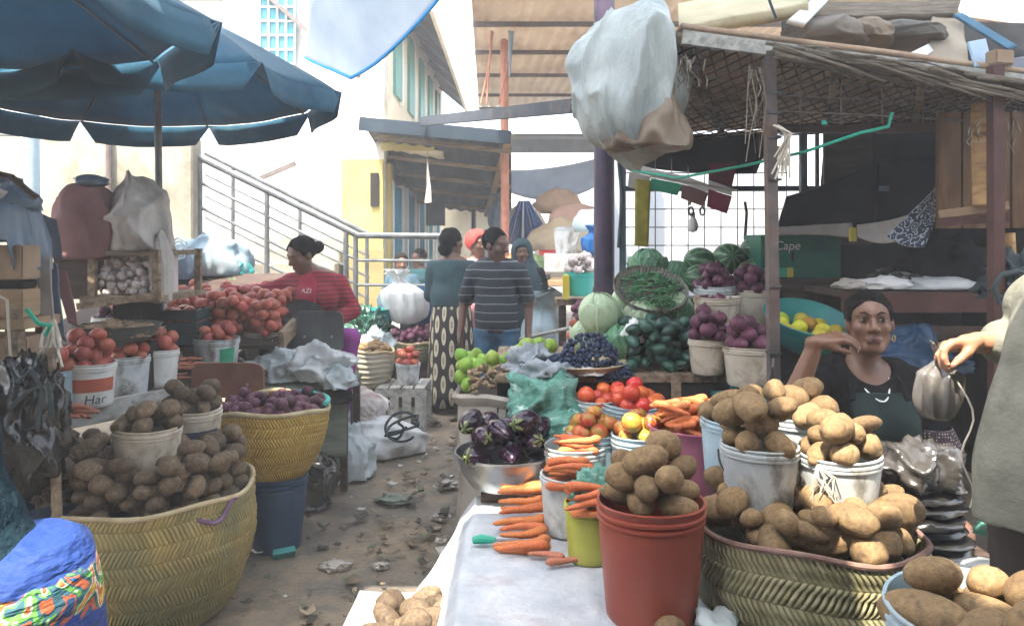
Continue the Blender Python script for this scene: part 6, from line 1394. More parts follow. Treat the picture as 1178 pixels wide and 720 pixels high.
roof_sheet('blue_scrap', 'pale blue bent tin scrap beside the beige canvas', 'tin scrap', ((1112, 50, .1), (1132, 46, .2), (1140, 76, .1), (1122, 78, .0)), 2.98, M('pale_blue_tin', (.22, .32, .42), (.3, .4, .5), 4, .5), 46, .01, .01)
roof_sheet('blue_board', 'thin blue painted board leaning over the roof', 'board', ((1096, 18, .3), (1106, 16, .3), (1170, 54, .2), (1160, 58, .2)), 3.05, M('mid_blue_board', (.06, .16, .26), (.1, .22, .33), 4, .5), 47, .004, .015)
roof_sheet('tin_sheet', 'dark rusty tin edge at the right end of the roof', 'tin sheet', ((1120, 76, .3), (1200, 60, .4), (1210, 84, .0), (1126, 92, .0)), 3.0, MT['dark_tin'], 48, .01, .015)
roof_sheet('dark_tarp', 'dark sheet behind the roll pile on the stall roof', 'tarpaulin', ((900, 22, .7), (1190, 30, .7), (1190, 80, .5), (900, 80, .5)), 3.2, MT['black'], 49, .03, .02)
for i, (px, y) in enumerate(((1128, 70), (1146, 70), (1164, 68))): pass
bk = thing('loose_brick', 'worn block weighing down the tin edge of the roof', 'block', W(1150, 76, 3.0)); MB().box((0, 0, .03), (.09, .06, .06), (0, 0, .2)).build('body', MT['card'], bk, local=True, bev=.006)
roof_sheet('corrugated_sheet', 'brown corrugated sheet edge above the right end of the stall', 'tin sheet', ((1080, -12, 1.2), (1260, -20, 1.2), (1260, 42, .5), (1110, 20, .5)), 3.4, MT['tin_roof'], 50, .006, .01)
# white bundle hanging on the roof corner
wb = thing('white_bundle', 'huge grey white plastic bundle hanging from the stall roof corner', 'bundle', W(712, 178, 3.2))
v = Vox((.20, 2.78, 1.82), (1.02, 3.62, 2.72), .012)
v.ell(W(708, 90, 3.2), (.175, .21, .30), k=.1); v.ell(W(722, 125, 3.15), (.19, .2, .2), k=.12); v.ell(W(738, 60, 3.2), (.17, .2, .2), k=.12); v.cap(W(752, 10, 3.2), W(728, 70, 3.15), .07, .17, k=.1); v.cap(W(676, 75, 3.2), W(690, 145, 3.2), .10, .09, k=.1)
v.cap(W(790, 60, 3.2), W(770, 110, 3.15), .03, .07, k=.08)
V, F = v.mesh(); cc = np.array(W(712, 95, 3.2)); n_ = V-cc; n_ /= np.linalg.norm(n_, axis=1, keepdims=True)
Vq = V+.05*np.stack([fz(V, 7, 75+k_, 2) for k_ in range(3)], -1); V = V+n_*(.085*(ridge(Vq*np.array((1.2, 1.2, .4)), 5.5, 71, 2)**2-.3)+.022*(ridge(Vq*np.array((1.5, 1.5, .6)), 15, 72, 2)**2-.3))[:, None]
link('body', mesh_from('body', V, F, MT['bagdirty']), wb)
V, F = lump_mesh((W(752, 0, 3.0)[0], 3.06, W(0, 172, 3.0)[2]), (.155, .14, .30), 655, .28, 2.6); link('brown_lump', mesh_from('brown_lump', V, F, M('brown_plastic', (.12, .09, .06), (.24, .19, .14), 4, .5, .4, 16)), wb)  # brown lump at the bundle's lower right
MB().tube([W(781, 40, 3.15), W(760, 66, 3.0), W(752, 75, 2.95)], .012, 8).build('tie_stick', MT['grey_wood'], wb)
MT['dull_rope'] = M('dull_rope', (.20, .17, .13), (.33, .29, .23), 9, .8)
# strings hanging under the roof
q = random.Random(12)
for g, (x0, x1, y0, y1, n, lab) in enumerate(((782, 812, 60, 120, 14, 'tangle of pale strings hanging at the roof corner'), (862, 884, 70, 180, 10, 'thin strings hanging left of the steel post'), (1150, 1172, 130, 170, 6, 'frayed pale fibres hanging by the bamboo post'), (1112, 1128, 140, 165, 6, 'frayed fibres at the end of the back beam'))):
    t = thing('string_tangle', lab, 'string', W(x0, y0, 2.98), 'hanging strings')
    for i in range(n):
        x = q.uniform(x0, x1); y = y0+q.uniform(0, 12); L = q.uniform(.3, 1)*(y1-y0)
        MB().tube([W(x, y, 2.97), W(x+q.uniform(-8, 8), y+L*.4, 2.95), W(x+q.uniform(-6, 6), y+L*.7, 2.97), W(x+q.uniform(-5, 5), y+L, 2.96)], .002, 5).build('strand', MT['dull_rope'] if i % 3 else MT['dark_wood'], t)
props(MB().tube([W(728, 196, 4.2), W(780, 205, 3.9), W(860, 190, 3.3), W(925, 175, 3.05), W(990, 153, 3.0), W(1022, 146, 3.0), W(1026, 130, 3.0)], .007, 7).build('green_rope', MT['rope_green']), 'green cord strung from the grid across to the roof wires', 'cord')
props(MB().tube([W(712, 185, 4.3), W(716, 230, 4.32), W(712, 285, 4.34)], .012, 7).build('green_rope', MT['rope_dark']), 'dark green cord twisted down the grid side post', 'cord')
props(lump('knot', 'bright green plastic knot on the roof wire', 'cord', W(948, 144, 3.0), (.012, .012, .02), MT['rope_green'], 73, sub=3))
# interior of the stall
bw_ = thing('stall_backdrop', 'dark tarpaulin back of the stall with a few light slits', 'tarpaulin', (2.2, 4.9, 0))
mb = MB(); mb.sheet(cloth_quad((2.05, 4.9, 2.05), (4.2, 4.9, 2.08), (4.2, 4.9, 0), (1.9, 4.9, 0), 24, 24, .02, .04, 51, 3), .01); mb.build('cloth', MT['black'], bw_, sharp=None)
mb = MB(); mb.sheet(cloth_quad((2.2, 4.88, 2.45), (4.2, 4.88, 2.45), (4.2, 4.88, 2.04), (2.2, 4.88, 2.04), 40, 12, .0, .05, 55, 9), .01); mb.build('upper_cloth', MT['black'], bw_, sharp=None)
mb = MB(); mb.sheet([[(x, y, 2.42+.02*math.sin(x*3)) for y in (4.3, 4.65, 5.0)] for x in np.linspace(1.6, 4.2, 8)], .02); mb.build('cover', MT['dark'], bw_, sharp=None)  # extra roof sheet added to keep the stall interior dark
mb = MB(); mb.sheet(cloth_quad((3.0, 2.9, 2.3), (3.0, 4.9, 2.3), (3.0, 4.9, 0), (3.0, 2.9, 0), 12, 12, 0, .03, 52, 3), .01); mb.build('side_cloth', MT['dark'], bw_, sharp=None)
props(MB().box((W(975, 0, 4.6)[0], 4.6, W(0, 212, 4.6)[2]), (.30, .02, .75)).build('tall_board', MT['dark_wood']), 'dark board standing behind the green box', 'board')
for i, (px, w) in enumerate(((924, .035), (940, .018))):
    props(MB().bar((W(px, 0, 4.1)[0], 4.1, z2), (W(px, 0, 4.1)[0], 4.1, 2.1), w, w).build('upright', MT['dark_rail']), ('dark upright bar behind the steel post', 'thin dark upright next to the thicker bar')[i], 'bar')
P = cloth_quad(W(905, 226, 3.9), W(1010, 188, 4.0), W(1008, 262, 3.9), W(895, 262, 3.9), 22, 18, .03, .03, 53, 6); mb = MB(); mb.sheet(P, .01); props(mb.build('black_garment', MT['black'], sharp=None), 'black garment hung across the bar over the green box', 'garment')
mb = MB(); mb.sheet(cloth_quad(W(885, 262, 3.85), W(980, 256, 3.85), W(986, 274, 3.8), W(885, 270, 3.8), 14, 8, -.02, .02, 54, 8), .01); props(mb.build('grey_cloth', MT['sacking'], sharp=None), 'crumpled grey cloth on the lid of the green box', 'cloth')
props(MB().box(W(981, 270, 3.75), (.03, .02, .07)).build('lit_tag', MT['yellow_print']), 'small yellow tag hanging by the green box corner', 'tag')
gbz = W(0, 320, 3.95)[2]; gx0, gx1 = W(880, 0, 3.9)[0], W(934, 0, 3.9)[0]
gb = thing('produce_box', 'green printed produce carton with white lettering beside the melons', 'carton', ((gx0+gx1)/2, 3.95, gbz))
hb = W(0, 270, 3.9)[2]-gbz
cart = MB().box((.09, .16, hb/2), (gx1-gx0+.18, .30, hb)).build('carton', M('green_carton', (.012, .12, .075), (.02, .16, .10), 4, .55, .05, 40), gb, local=True, bev=.004)
V, F = text_mesh('eCape', .066); V = [(x*1.0-.0, .0075, z+hb*.74) for x, z, _ in V]; link('lettering', mesh_from('lettering', V, F, MT['white'], False), gb, True)
for x in (-.055, .045): MB().box((x, .0085, hb*.50), (.012, .004, .05)).build('hand_hole', MT['dark'], gb, local=True)
MB().box((-.035, .0085, .03), (.17, .003, .05)).build('pale_print', M('bright_green_print', (.02, .36, .2), (.03, .4, .24), 4, .5), gb, local=True); MB().box((.03, .0065, .03), (.032, .003, .052)).build('yellow_print', MT['yellow_print'], gb, local=True)
props(MB().box((1.52, 4.1, (gbz+z2)/2), (.62, .46, gbz-z2-.004)).build('box', MT['dark_wood'], bev=.006), 'dark box under the green printed carton', 'box')
# citrus basin
cb_ = W(928, 372, 3.45); tbn = bucket('teal basin of green and yellow citrus tilted behind the seated seller', (cb_[0], 3.5, cb_[2]-.10), .205, .13, .14, MT['bteal'], lip=False, tilt=(R(20), R(6), 0), seg=56)
tm = Matrix.Translation(tbn.location) @ Euler((R(20), R(6), 0)).to_matrix().to_4x4(); q = random.Random(77); pts = []
for k in range(200):
    a, t = q.uniform(0, 6.28), q.random()**.5; l = Vector((.145*t*math.cos(a), .13*t*math.sin(a)-.02, .075+.03*(1-t)))
    if any((l-o).length < .062 for o in pts): continue
    pts.append(l); spawn('citrus', (P_CIT+P_LIME)[k % 6] if k % 3 else P_CIT[k % 3], tm @ l, .035, (k, k*.7, 0), 'green or yellow citrus fruit in the teal basin', 'citrus', 'citrus in the teal basin')
lump('dark_cloth', 'dark cloth heap under the tilted teal basin', 'cloth', (cb_[0], 3.55, z2-.10), (.30, .2, cb_[2]-z2), MT['black'], 55, crease=.2)
props(MB().box((1.45, 3.6, (z2-.08)/2), (.55, .4, z2-.09)).build('box', MT['dark_wood']), 'dark box behind the seller under the basin cloth', 'box')
# shelf at the back right
sh = thing('stall_shelf', 'red brown timber shelf behind the seated seller', 'shelf', (1.95, 3.6, 0)); zsh = W(0, 332, 3.5)[2]
MB().box((2.05, 3.65, zsh-.02), (1.05, .5, .03)).build('shelf_board', MT['dark_wood'], sh)
MB().bar((1.52, 3.40, zsh-.06), (2.45, 3.35, zsh-.05), .03, .09).build('front_board', MT['red_post'], sh); MB().bar((1.65, 3.41, zsh-.19), (2.45, 3.37, zsh-.20), .025, .06).build('lower_rail', MT['dark_wood'], sh)
for x, y in ((1.6, 3.42), (1.6, 3.88), (2.5, 3.42)): MB().box((x, y, .62), (.05, .05, 1.24)).build('post', MT['red_post'], sh)
for i, (px, py, r, mt, lab) in enumerate(((1012, 328, (.16, .10, .06), 'paper', 'white paper bundle lying on the back shelf'), (970, 330, (.08, .08, .05), 'sacking', 'beige crumpled bag at the left end of the back shelf'), (1072, 330, (.16, .12, .06), 'bagwhite', 'white cloth heap on the right of the back shelf'),
        (1100, 328, (.22, .15, .24), 'black', 'big black bundle standing on the back shelf'), (1040, 322, (.16, .12, .10), 'bagblack', 'black plastic heap between the papers on the shelf'))):
    lump('shelf_bundle', lab, 'bundle', (W(px, 0, 3.55)[0], 3.5+.12*(i > 2), zsh), r, MT[mt], 500+i, crease=.3, sub=4)
mb = MB(); mb.sheet(cloth_quad(W(1075, 215, 3.45), W(1092, 208, 3.5), W(1062, 285, 3.4), W(1020, 272, 3.4), 24, 24, .02, .03, 56, 6))
def batik():
    m, nt, b, o = new_mat('dark_blue_print_cloth'); v = coords(nt, 'UV', (7, 9, 1)); vo = N(nt, 'ShaderNodeTexVoronoi'); vo.inputs['Scale'].default_value = 1.0; nt.links.new(v, vo.inputs[0])
    w = ma(nt, 'SINE', ma(nt, 'MULTIPLY', vo.outputs['Distance'], 16.0)); put(nt, ramp(nt, w, [(.45, (.02, .04, .08)), (.6, (.42, .46, .5))]), b.inputs['Base Color']); b.inputs['Roughness'].default_value = .8; return m
props(mb.build('printed_cloth', batik(), sharp=None), 'dark blue and white printed cloth hanging under the roof', 'cloth')
mb = MB(); mb.sheet(cloth_quad(W(985, 255, 3.6), W(1050, 242, 3.5), W(1030, 275, 3.45), W(990, 268, 3.5), 14, 10, .02, .02, 57, 6)); props(mb.build('pale_cloth', MT['sacking'], sharp=None), 'pale cloth hanging to the left of the printed cloth', 'cloth')
wl = thing('plank_wall', 'orange brown plank panel and bamboo at the right end of the stall', 'panel', (2.1, 3.3, 0))
for k in range(5): MB().box((1.96+.11*k, 3.32, 1.82), (.10, .025, .52)).build('plank', M('brown_plank', (.09, .045, .02), (.16, .09, .04), 5, .7, .3, 30, stretch=(6, 1, 1)) if k == 0 else bpy.data.materials['brown_plank'], wl)
MB().tube([(W(1133, 0, 3.1)[0], 3.1, W(0, 236, 3.1)[2]), (W(1131, 0, 3.1)[0], 3.1, W(0, 120, 3.1)[2])], .046, 16).build('bamboo_pole', MT['bamboo'], wl)
MB().bar(W(1080, 247, 3.2), W(1160, 236, 3.1), .03, .035).build('rail', MT['tan_wood'], wl); MB().bar(W(1080, 256, 3.2), W(1160, 250, 3.1), .03, .04).build('rail', MT['red_post'], wl)
props(MB().bar((W(1147, 0, 2.95)[0], 2.95, 0), (W(1145, 0, 2.95)[0], 2.95, 2.2), .045, .045).build('post', MT['red_post']), 'red brown steel post at the right end of the stall', 'post')
props(MB().tube([W(1162, 268, 3.0), W(1164, 306, 3.0)], .018, 10).build('bamboo_stick', MT['bamboo']), 'short yellow bamboo stick beside the red brown post', 'stick')
props(MB().tube([W(1150, 350, 2.8), W(1144, 330, 2.8), (W(1152, 316, 2.8)), W(1172, 312, 2.8), W(1190, 320, 2.8)], .010, 7).build('hose', MT['rope_dark']), 'curved dark hose beside the red brown post', 'hose')
lump('tool_heap', 'dark heap of tools and tubes behind the visitor', 'tools', W(1172, 345, 3.0), (.12, .12, .18), MT['rope_dark'], 58, crease=.5, scale=6)
lump('dark_lump', 'dark teal plastic bag in the shade behind the seller', 'plastic bag', W(1055, 430, 3.3), (.2, .14, .2), MT['bdblue'], 59, crease=.4)
# ---- front right: potato basket and buckets
gbk = basket('broad green palm basket of potatoes carrying two white buckets', (.905, 2.27, .10), .335, .26, .54, MT['weave_grn'], rows=13, bulge=.05, rim=M('dark_palm_rim', (.13, .07, .06), (.22, .14, .11), 12, .8, .5, 60), rimr=.009)
props(MB().box((.905, 2.3, .05), (.6, .5, .098)).build('pallet', MT['wood']), 'wooden board under the broad green basket', 'board')
def rb_base(x, y): return .612+.03*max(0, 1-((x-.905)/.33)**2-((y-2.27)/.33)**2)
heap('potato', P_POT, 56, .042, disc(.905, 2.27, .275, None, .45), rb_base, 'warm brown potato in the broad green basket', 'potato', 'potatoes in the broad green basket', 51, .3, tries=12)
for k, (px, py, d) in enumerate(((838, 552, 2.46), (842, 575, 2.40))):
    spawn('potato', P_POT[k], W(px, py, d), .052, (.2, .3, k), 'warm brown potato in the broad green basket', 'potato', 'potatoes in the broad green basket')
wA = bucket('grimy white bucket of potatoes in the middle of the green basket', (W(871, 0, 2.3)[0], 2.28, .685), .115, .098, .195, MT['bgrime'], handle=(R(180), R(-80)))
wB = bucket('white bucket of potatoes with frayed twine on the green basket', (W(963, 0, 2.26)[0], 2.25, .66), .118, .10, .20, MT['bgrime'], handle=(R(0), R(-70)))
wC = bucket('pale blue white bucket of potatoes left behind the grimy one', (W(846, 0, 2.52)[0], 2.53, .68), .11, .095, .22, MT['bblue'])
wD = bucket('grey white bucket of potatoes behind the post on the basket', (W(926, 0, 2.5)[0], 2.52, .69), .11, .095, .22, MT['bgrime'])
for b, h, n, lab, s in ((wA, .195, 12, 'grimy middle bucket', 61), (wB, .20, 12, 'bucket with frayed twine', 62), (wC, .22, 8, 'pale blue white bucket', 63), (wD, .22, 6, 'bucket behind the post', 64)):
    heap('potato', P_POT, n, .041, disc(b.location.x, b.location.y, .082), dome(b.location.x, b.location.y, .115, b.location.z+h-.036, .03), f'large tan potato heaped in the {lab}', 'potato', f'potatoes in the {lab}', s, .25, tilt=.4)
fr = thing('frayed_twine', 'frayed pale twine on the handle of the white bucket', 'twine', (wB.location.x-.1, 2.16, .82)); q = random.Random(21)
for i in range(16):
    x, y, z = wB.location.x-.10, 2.165, .845; MB().tube([(x, y, z), (x+q.uniform(-.02, .05), y-.02, z-.03), (x+q.uniform(-.03, .07), y-.02+q.uniform(-.01, .01), z-.05-q.uniform(0, .07))], .002, 5).build('strand', MT['rope'], fr)
# black bag pile
bz = .50; props(MB().box((1.36, 2.45, bz/2), (.36, .34, bz-.002)).build('box', MT['dark_wood'], bev=.008), 'dark box under the black plastic bags', 'box')
bl = thing('black_bag_stack', 'stack of folded black plastic bags with a shiny crumpled top', 'plastic bags', (1.32, 2.4, bz))
for k in range(6): V, F = lump_mesh((1.315+.008*math.sin(k*2), 2.42, bz+.035*k), (.155, .14, .045), 600+k, .12, 3, 4); link('folded_bag', mesh_from('folded_bag', V, F, MT['bagblack']), bl)
V, F = lump_mesh((1.315, 2.42, bz+.21), (.145, .13, .14), 611, .34, 3.2); link('crumpled_bag', mesh_from('crumpled_bag', V, F, M('shiny_black_plastic', (.025, .023, .02), (.06, .055, .05), 4, .16, .5, 14, spec=.7)), bl)
# blue bucket nearest the camera
props(MB().box((.86, 1.34, .28), (.34, .32, .56)).build('stand', MT['wood'], bev=.01), 'wooden stand under the nearest blue bucket', 'stand')
nb = bucket('pale blue bucket of big grey potatoes nearest the viewer', (.86, 1.33, .562), .172, .145, .275, MT['bblue'], seg=64)
heap('potato', P_POT, 11, .044, disc(.865, 1.34, .118), dome(.86, 1.33, .17, .562+.205, .02), 'big grey brown potato in the nearest blue bucket', 'potato', 'potatoes in the nearest blue bucket', 71, .18, tilt=.4)
lump('clear_bag', 'crumpled clear bag beside the foot of the green basket', 'plastic bag', (.56, 2.0, .415), (.07, .11, .06), MT['bagteal'], 76, crease=.5, sub=4)
spawn('potato', P_POT[2], W(772, 714, 1.95)[:2]+(ZS+.04,), .05, (.1, .2, 1), 'single potato on the sheet in front of the red bucket', 'potato', None)
lump('pale_sack', 'sunlit cream plastic sack at the foot of the visitor', 'sack', (1.42, 2.02, .30), (.20, .2, .34), MT['bagwhite'], 178, crease=.12)
lump('green_wrap', 'small green plastic wrap above the cream sack', 'plastic bag', (1.40, 2.12, .66), (.07, .06, .10), MT['netgreen'], 79, crease=.4, sub=4)
props(MB().box((1.45, 2.05, .15), (.36, .36, .298)).build('box', MT['dark_wood']), 'dark box under the cream plastic sack', 'box')
# ================================================================== PEOPLE
MT['skin'] = M('dark_skin', (.085, .040, .024), (.115, .056, .034), 5, .45, .08, 90, spec=.45, bdist=.002)
MT['skin2'] = M('brown_skin', (.13, .062, .036), (.165, .082, .05), 5, .42, .08, 90, spec=.45, bdist=.002)
MT['skin3'] = M('light_brown_skin', (.34, .17, .10), (.42, .22, .14), 5, .45, .08, 90, bdist=.002)
MT['lip'] = M('lips', (.13, .055, .045), None, rough=.4)
MT['hair'] = M('black_hair', (.004, .0035, .0035), (.011, .010, .009), 30, .85, .9, 60, spec=.08, bdist=.012)
MT['eyew'] = M('eye_white', (.30, .27, .24), None, rough=.2); MT['iris'] = M('dark_iris', (.015, .008, .006), None, rough=.1)
MT['nail'] = M('nails', (.40, .24, .20), None, rough=.3)
def frame(yaw=0, pitch=0, roll=0): return rotm(0, 0, yaw) @ rotm(pitch, 0, 0) @ rotm(0, roll, 0)
def head(v, c, m, s=1, k=.018, ears=True):
    T = lambda x, y, z: np.array(c)+m @ (np.array((x, y, z))*s)
    E = lambda p, r, kk=k, sub=False: v.ell(T(*p), np.array(r)*s, m, kk, sub)
    C = lambda a, b, ra, rb=None, kk=k, sub=False: v.cap(T(*a), T(*b), ra*s, (rb if rb is not None else ra)*s, kk, sub)
    E((0, -.015, .030), (.073, .092, .084)); E((0, .018, -.030), (.060, .064, .080)); E((0, .045, -.088), (.030, .030, .024)); C((-.042, .0, -.055), (-.018, .05, -.090), .024, .02); C((.042, .0, -.055), (.018, .05, -.090), .024, .02)
    for sx in (-1, 1):
        E((sx*.037, .054, -.018), (.024, .022, .020), .02); C((sx*.014, .080, .030), (sx*.044, .066, .030), .010, .010, .014)
        if ears: E((sx*.073, -.006, -.008), (.010, .020, .031), .008)
    for sx in (-1, 1): E((sx*.031, .086, .010), (.018, .014, .011), .008, True)
    for sx in (-1, 1): E((sx*.031, .068, .010), (.015, .0135, .013), .004)
    C((0, .078, .016), (0, .098, -.022), .0085, .0125, .008)
    for sx in (-1, 1): E((sx*.0125, .090, -.026), (.0095, .011, .009), .006)
    C((-.021, .076, -.057), (0, .085, -.054), .005, .0065, .005); C((.021, .076, -.057), (0, .085, -.054), .005, .0065, .005); C((-.017, .0775, -.066), (.017, .0775, -.066), .007, .007, .005)
    C((-.018, .084, -.0604), (.018, .084, -.0604), .0018, .0018, .002, True)
    return T
def face_parts(t, T, m, s=1, brow=True):
    for sx in (-1, 1):
        V, F = ico(3); e = link('eye', mesh_from('eye', V*.0128*s*np.array((1.0, 1, .50))+0, F, MT['eyew']), t, True)
        q = Matrix(m).to_4x4(); e.matrix_local = Matrix.Translation(T(sx*.031, .0725, .0095)) @ q
        V, F = ico(2); ir = link('iris', mesh_from('iris', V*.0068*s*np.array((1, .45, 1))+np.array((-.002, .0108*s, 0)), F, MT['iris']), e, True)
        if brow: MB().tube([tuple(T(sx*x, y, z)) for x, y, z in ((.014, .0905, .030), (.028, .0865, .037), (.045, .074, .033))], [.003*s, .0035*s, .0015*s], 6).build('eyebrow', MT['hair'], t, local=True)
        MB().tube([tuple(T(sx*x, y, z)) for x, y, z in ((.018, .083, .0135), (.031, .0858, .0185), (.045, .078, .0135))], [.0012*s, .0022*s, .0012*s], 6).build('eyelid', MT['hair'], t, local=True)
def hand(v, w, d, n, side=1, s=1, curl=(.25, .35, .3), k=.006, fan=.05, thumb=(.6, .75, .3), cl=None):
    w = np.array(w, float); d = np.array(d, float); d /= np.linalg.norm(d); n = np.array(n, float); n -= d*(n @ d); n /= np.linalg.norm(n); sd_ = np.cross(n, d)*side
    v.cap(w-d*.02*s, w+d*.03*s, .022*s, .024*s, .012)
    tips = []
    for i, L in enumerate((.070, .078, .073, .057)):
        off = (.031-.0205*i)*s; kn = w+d*(.088-.005*abs(i-1.2))*s+sd_*off
        v.cap(w+sd_*off*.7+d*.02*s, kn, .0145*s, .0115*s, .012)
        a = 0; p = kn; cu = curl if cl is None else cl[i]
        for j, (fr, r0, r1) in enumerate(((.44, .0105, .0092), (.31, .0092, .0084), (.25, .0084, .0066))):
            a += cu[j]; dd = math.cos(a)*(d+sd_*fan*(1.5-i))+math.sin(a)*n; dd /= np.linalg.norm(dd); q = p+dd*L*fr*s; v.cap(p, q, r0*s, r1*s, k); p = q
        tips.append((p, dd))
    b = w+d*.022*s+sd_*.022*s; e = d*thumb[0]+sd_*thumb[1]+n*thumb[2]; e /= np.linalg.norm(e); v.cap(b, b+e*.040*s, .0155*s, .012*s, .012)
    f = e+d*.5-sd_*.35+n*.15; f /= np.linalg.norm(f); p = b+e*.040*s; v.cap(p, p+f*.030*s, .0115*s, .0100*s, k); v.cap(p+f*.03*s, p+f*.052*s, .0100*s, .0078*s, k)
    tips.append((p+f*.052*s, f)); return tips
class Fig:
    """joints of a standing figure, person's own axes: x to the right hand, y forward, z up"""
    def __init__(s, H=1.7, fem=False, lean=0.0, pz=None, legs=None, neckf=0):
        k = H/1.7; s.k = k; s.fem = fem; sw = .165 if fem else .185
        b = .93*k if pz is None else pz; P = lambda x, y, z: np.array((x*k, (y+math.sin(lean)*(z))*k, b+(z*math.cos(lean))*k))
        s.pel = P(0, 0, 0); s.waist = P(0, 0, .12); s.chest = P(0, 0, .30); s.neck = P(0, -.01, .49); s.head = P(0, .02+neckf, .635); s.sh = {1: P(sw, 0, .412), -1: P(-sw, 0, .412)}
        s.hip = {1: np.array((.09*k, s.pel[1], b-.03*k)), -1: np.array((-.09*k, s.pel[1], b-.03*k))}
        s.leg = legs or {g: (np.array((g*.10*k, .02*k, .49*k)), np.array((g*.10*k, -.02*k, .08*k))) for g in (1, -1)}
    def torso(s, v, i=0, k=.04, bust=True):
        q = s.k; w = .93 if s.fem else 1
        v.ell(s.chest+(0, 0, .02*q), (.160*w*q+i, .108*q+i, .21*q+i), k=k); v.ell(s.waist, (.140*q+i, .105*q+i, .16*q+i), k=k); v.ell(s.pel, (.155*q+i, .118*q+i, .13*q+i), k=k)
        v.cap(s.sh[1]-(.02, 0, .01), s.sh[-1]+(.02, 0, -.01), .058*q+i, k=k); v.cap(s.sh[1]*.6+s.neck*.4, s.sh[-1]*.6+s.neck*.4, .055*q+i, k=k)
        if s.fem and bust:
            f = (s.head-s.neck); 
            for g in (1, -1): v.ell(s.chest+(g*.072*q, .085*q, .02*q), (.072*q+i, .062*q+i, .07*q+i), k=.03)
    def arm(s, v, g, el, wr, i=0, part=1.0, k=.02, thick=1):
        q = s.k*thick; el = np.array(el, float); wr = np.array(wr, float); a = s.sh[g]
        if part <= .5: e = a+(el-a)*(part*2); v.cap(a, e, .054*q+i, (.054-.012*part*2)*q+i, k)
        else:
            v.cap(a, el, .052*q+i, .041*q+i, k); e = el+(wr-el)*(part*2-1); v.cap(el, e, .041*q+i, (.041-.014*(part*2-1))*q+i, k)
    def legs_(s, v, i=0, k=.03, part=1.0):
        q = s.k
        for g in (1, -1):
            kn, an = s.leg[g]; v.cap(s.hip[g], kn, .082*q+i, .054*q+i, k); e = kn+(an-kn)*part; v.cap(kn, e, .054*q+i, (.054-.016*part)*q+i, k)
    def feet(s, v):
        for g in (1, -1): an = s.leg[g][1]; v.cap(an+(0, -.02, -.04), an+(g*.01, .15*s.k, -.045), .036, .028, .02)
def stripes(name, a, b, n, w=.1, sep=2, soft=False, rot=0):
    m, nt, bb, o = new_mat(name); s = N(nt, 'ShaderNodeSeparateXYZ'); nt.links.new(coords(nt), s.inputs[0])
    z = ma(nt, 'ADD', s.outputs[sep], ma(nt, 'MULTIPLY', noise(nt, coords(nt), 5, 2), .02))
    f = ma(nt, 'FRACT', ma(nt, 'MULTIPLY', z, n)); put(nt, ramp(nt, f, [(0, b), (w, a)] if not soft else [(0, b), (.35, a), (.65, a), (1, b)], 'LINEAR' if soft else 'CONSTANT'), bb.inputs['Base Color']); bb.inputs['Roughness'].default_value = .85
    bump(nt, bb, noise(nt, coords(nt), 14, 4), .5, .012); return m
def box_vox(H, h, x=.45, y0=-.35, y1=.5): return Vox((-x, y0, -.02), (x, y1, H+.06), h)
def hair_cap(t, c, m, s, h=.008, bun=None, low=.0, mat=None, thick=.010, name='hair', back=0):
    T = lambda x, y, z: np.array(c)+m @ (np.array((x, y, z))*s); lo = np.array(c)-.24*s; v = Vox(lo, np.array(c)+.24*s, h)
    v.ell(T(0, -.018, .034), np.array((.075+thick, .094+thick, .084+thick))*s, m, .01)
    if back: v.cap(T(0, -.06, .0), T(0, -.05, -.07), .055*s, .045*s, .03)
    v.ell(T(0, .108, -.012), np.array((.098, .11, .098))*s, m, .012, True)
    v.ell(T(0, .055, -.06), np.array((.13, .085, .085))*s, m, .012, True); v.cap(T(-.2, .03, -.10-low), T(.2, .03, -.10-low), .075*s, k=.01, sub=True)
    if bun: v.ell(T(*bun[0]), np.array(bun[1])*s, m, .02)
    v.rough(.0055, 75, 3); return v.build(name, mat or MT['hair'], t, local=True)
# ---------------- man in striped polo
t = thing('person', 'man in a dark striped polo shirt and jeans standing in the lane', 'person', (W(571, 0, 5.7)[0], 5.7, 0), rz=PI-.12)
f = Fig(1.60); m = frame(1.1, -.18); v = box_vox(1.62, .009)
T = head(v, f.head+(0, .01, .0), m, 1.10); f.torso(v); f.legs_(v); v.cap(f.neck-(0, 0, .04), f.head-(0, .01, .06), .058, .054, .03)
arms = {1: ((.26, -.05, 1.02), (.275, .03, .80)), -1: ((-.25, -.05, 1.02), (-.25, .03, .80))}
for g in (1, -1): f.arm(v, g, *arms[g]); hand(v, arms[g][1], (0, .12, -1), (-g, .2, 0), -g, 1.0, (.2, .3, .25), .008)
v.build('body', MT['skin'], t, local=True); hair_cap(t, f.head+(0, .01, 0), m, 1.10, thick=.004, mat=MT['hair'])
v = box_vox(1.6, .009); f.torso(v, .022)
for g in (1, -1): f.arm(v, g, *arms[g], i=.020, part=.40)
v.ell(f.waist-(0, 0, .02), (.165, .125, .19), k=.04); v.clip((0, 0, .80), (0, 0, -1)).clip((0, 0, 1.375), (0, 0, 1)).rough(.006, 22, 5, (1, 1, .6)); v.build('polo_shirt', stripes('dark_striped_knit', (.012, .018, .026), (.20, .22, .23), 15.5, .10), t, local=True)
v = Vox((-.2, -.2, 1.3), (.2, .2, 1.5), .007); v.cap(f.neck-(0, 0, .055), f.neck-(0, -.01, .0), .078, .068, .01); v.clip(f.neck+(0, .02, .0), (0, -.35, 1)).clip(f.neck-(0, 0, .07), (0, 0, -1)); v.build('collar', M('collar', (.02, .026, .032), (.035, .04, .05), 5, .9), t, local=True)
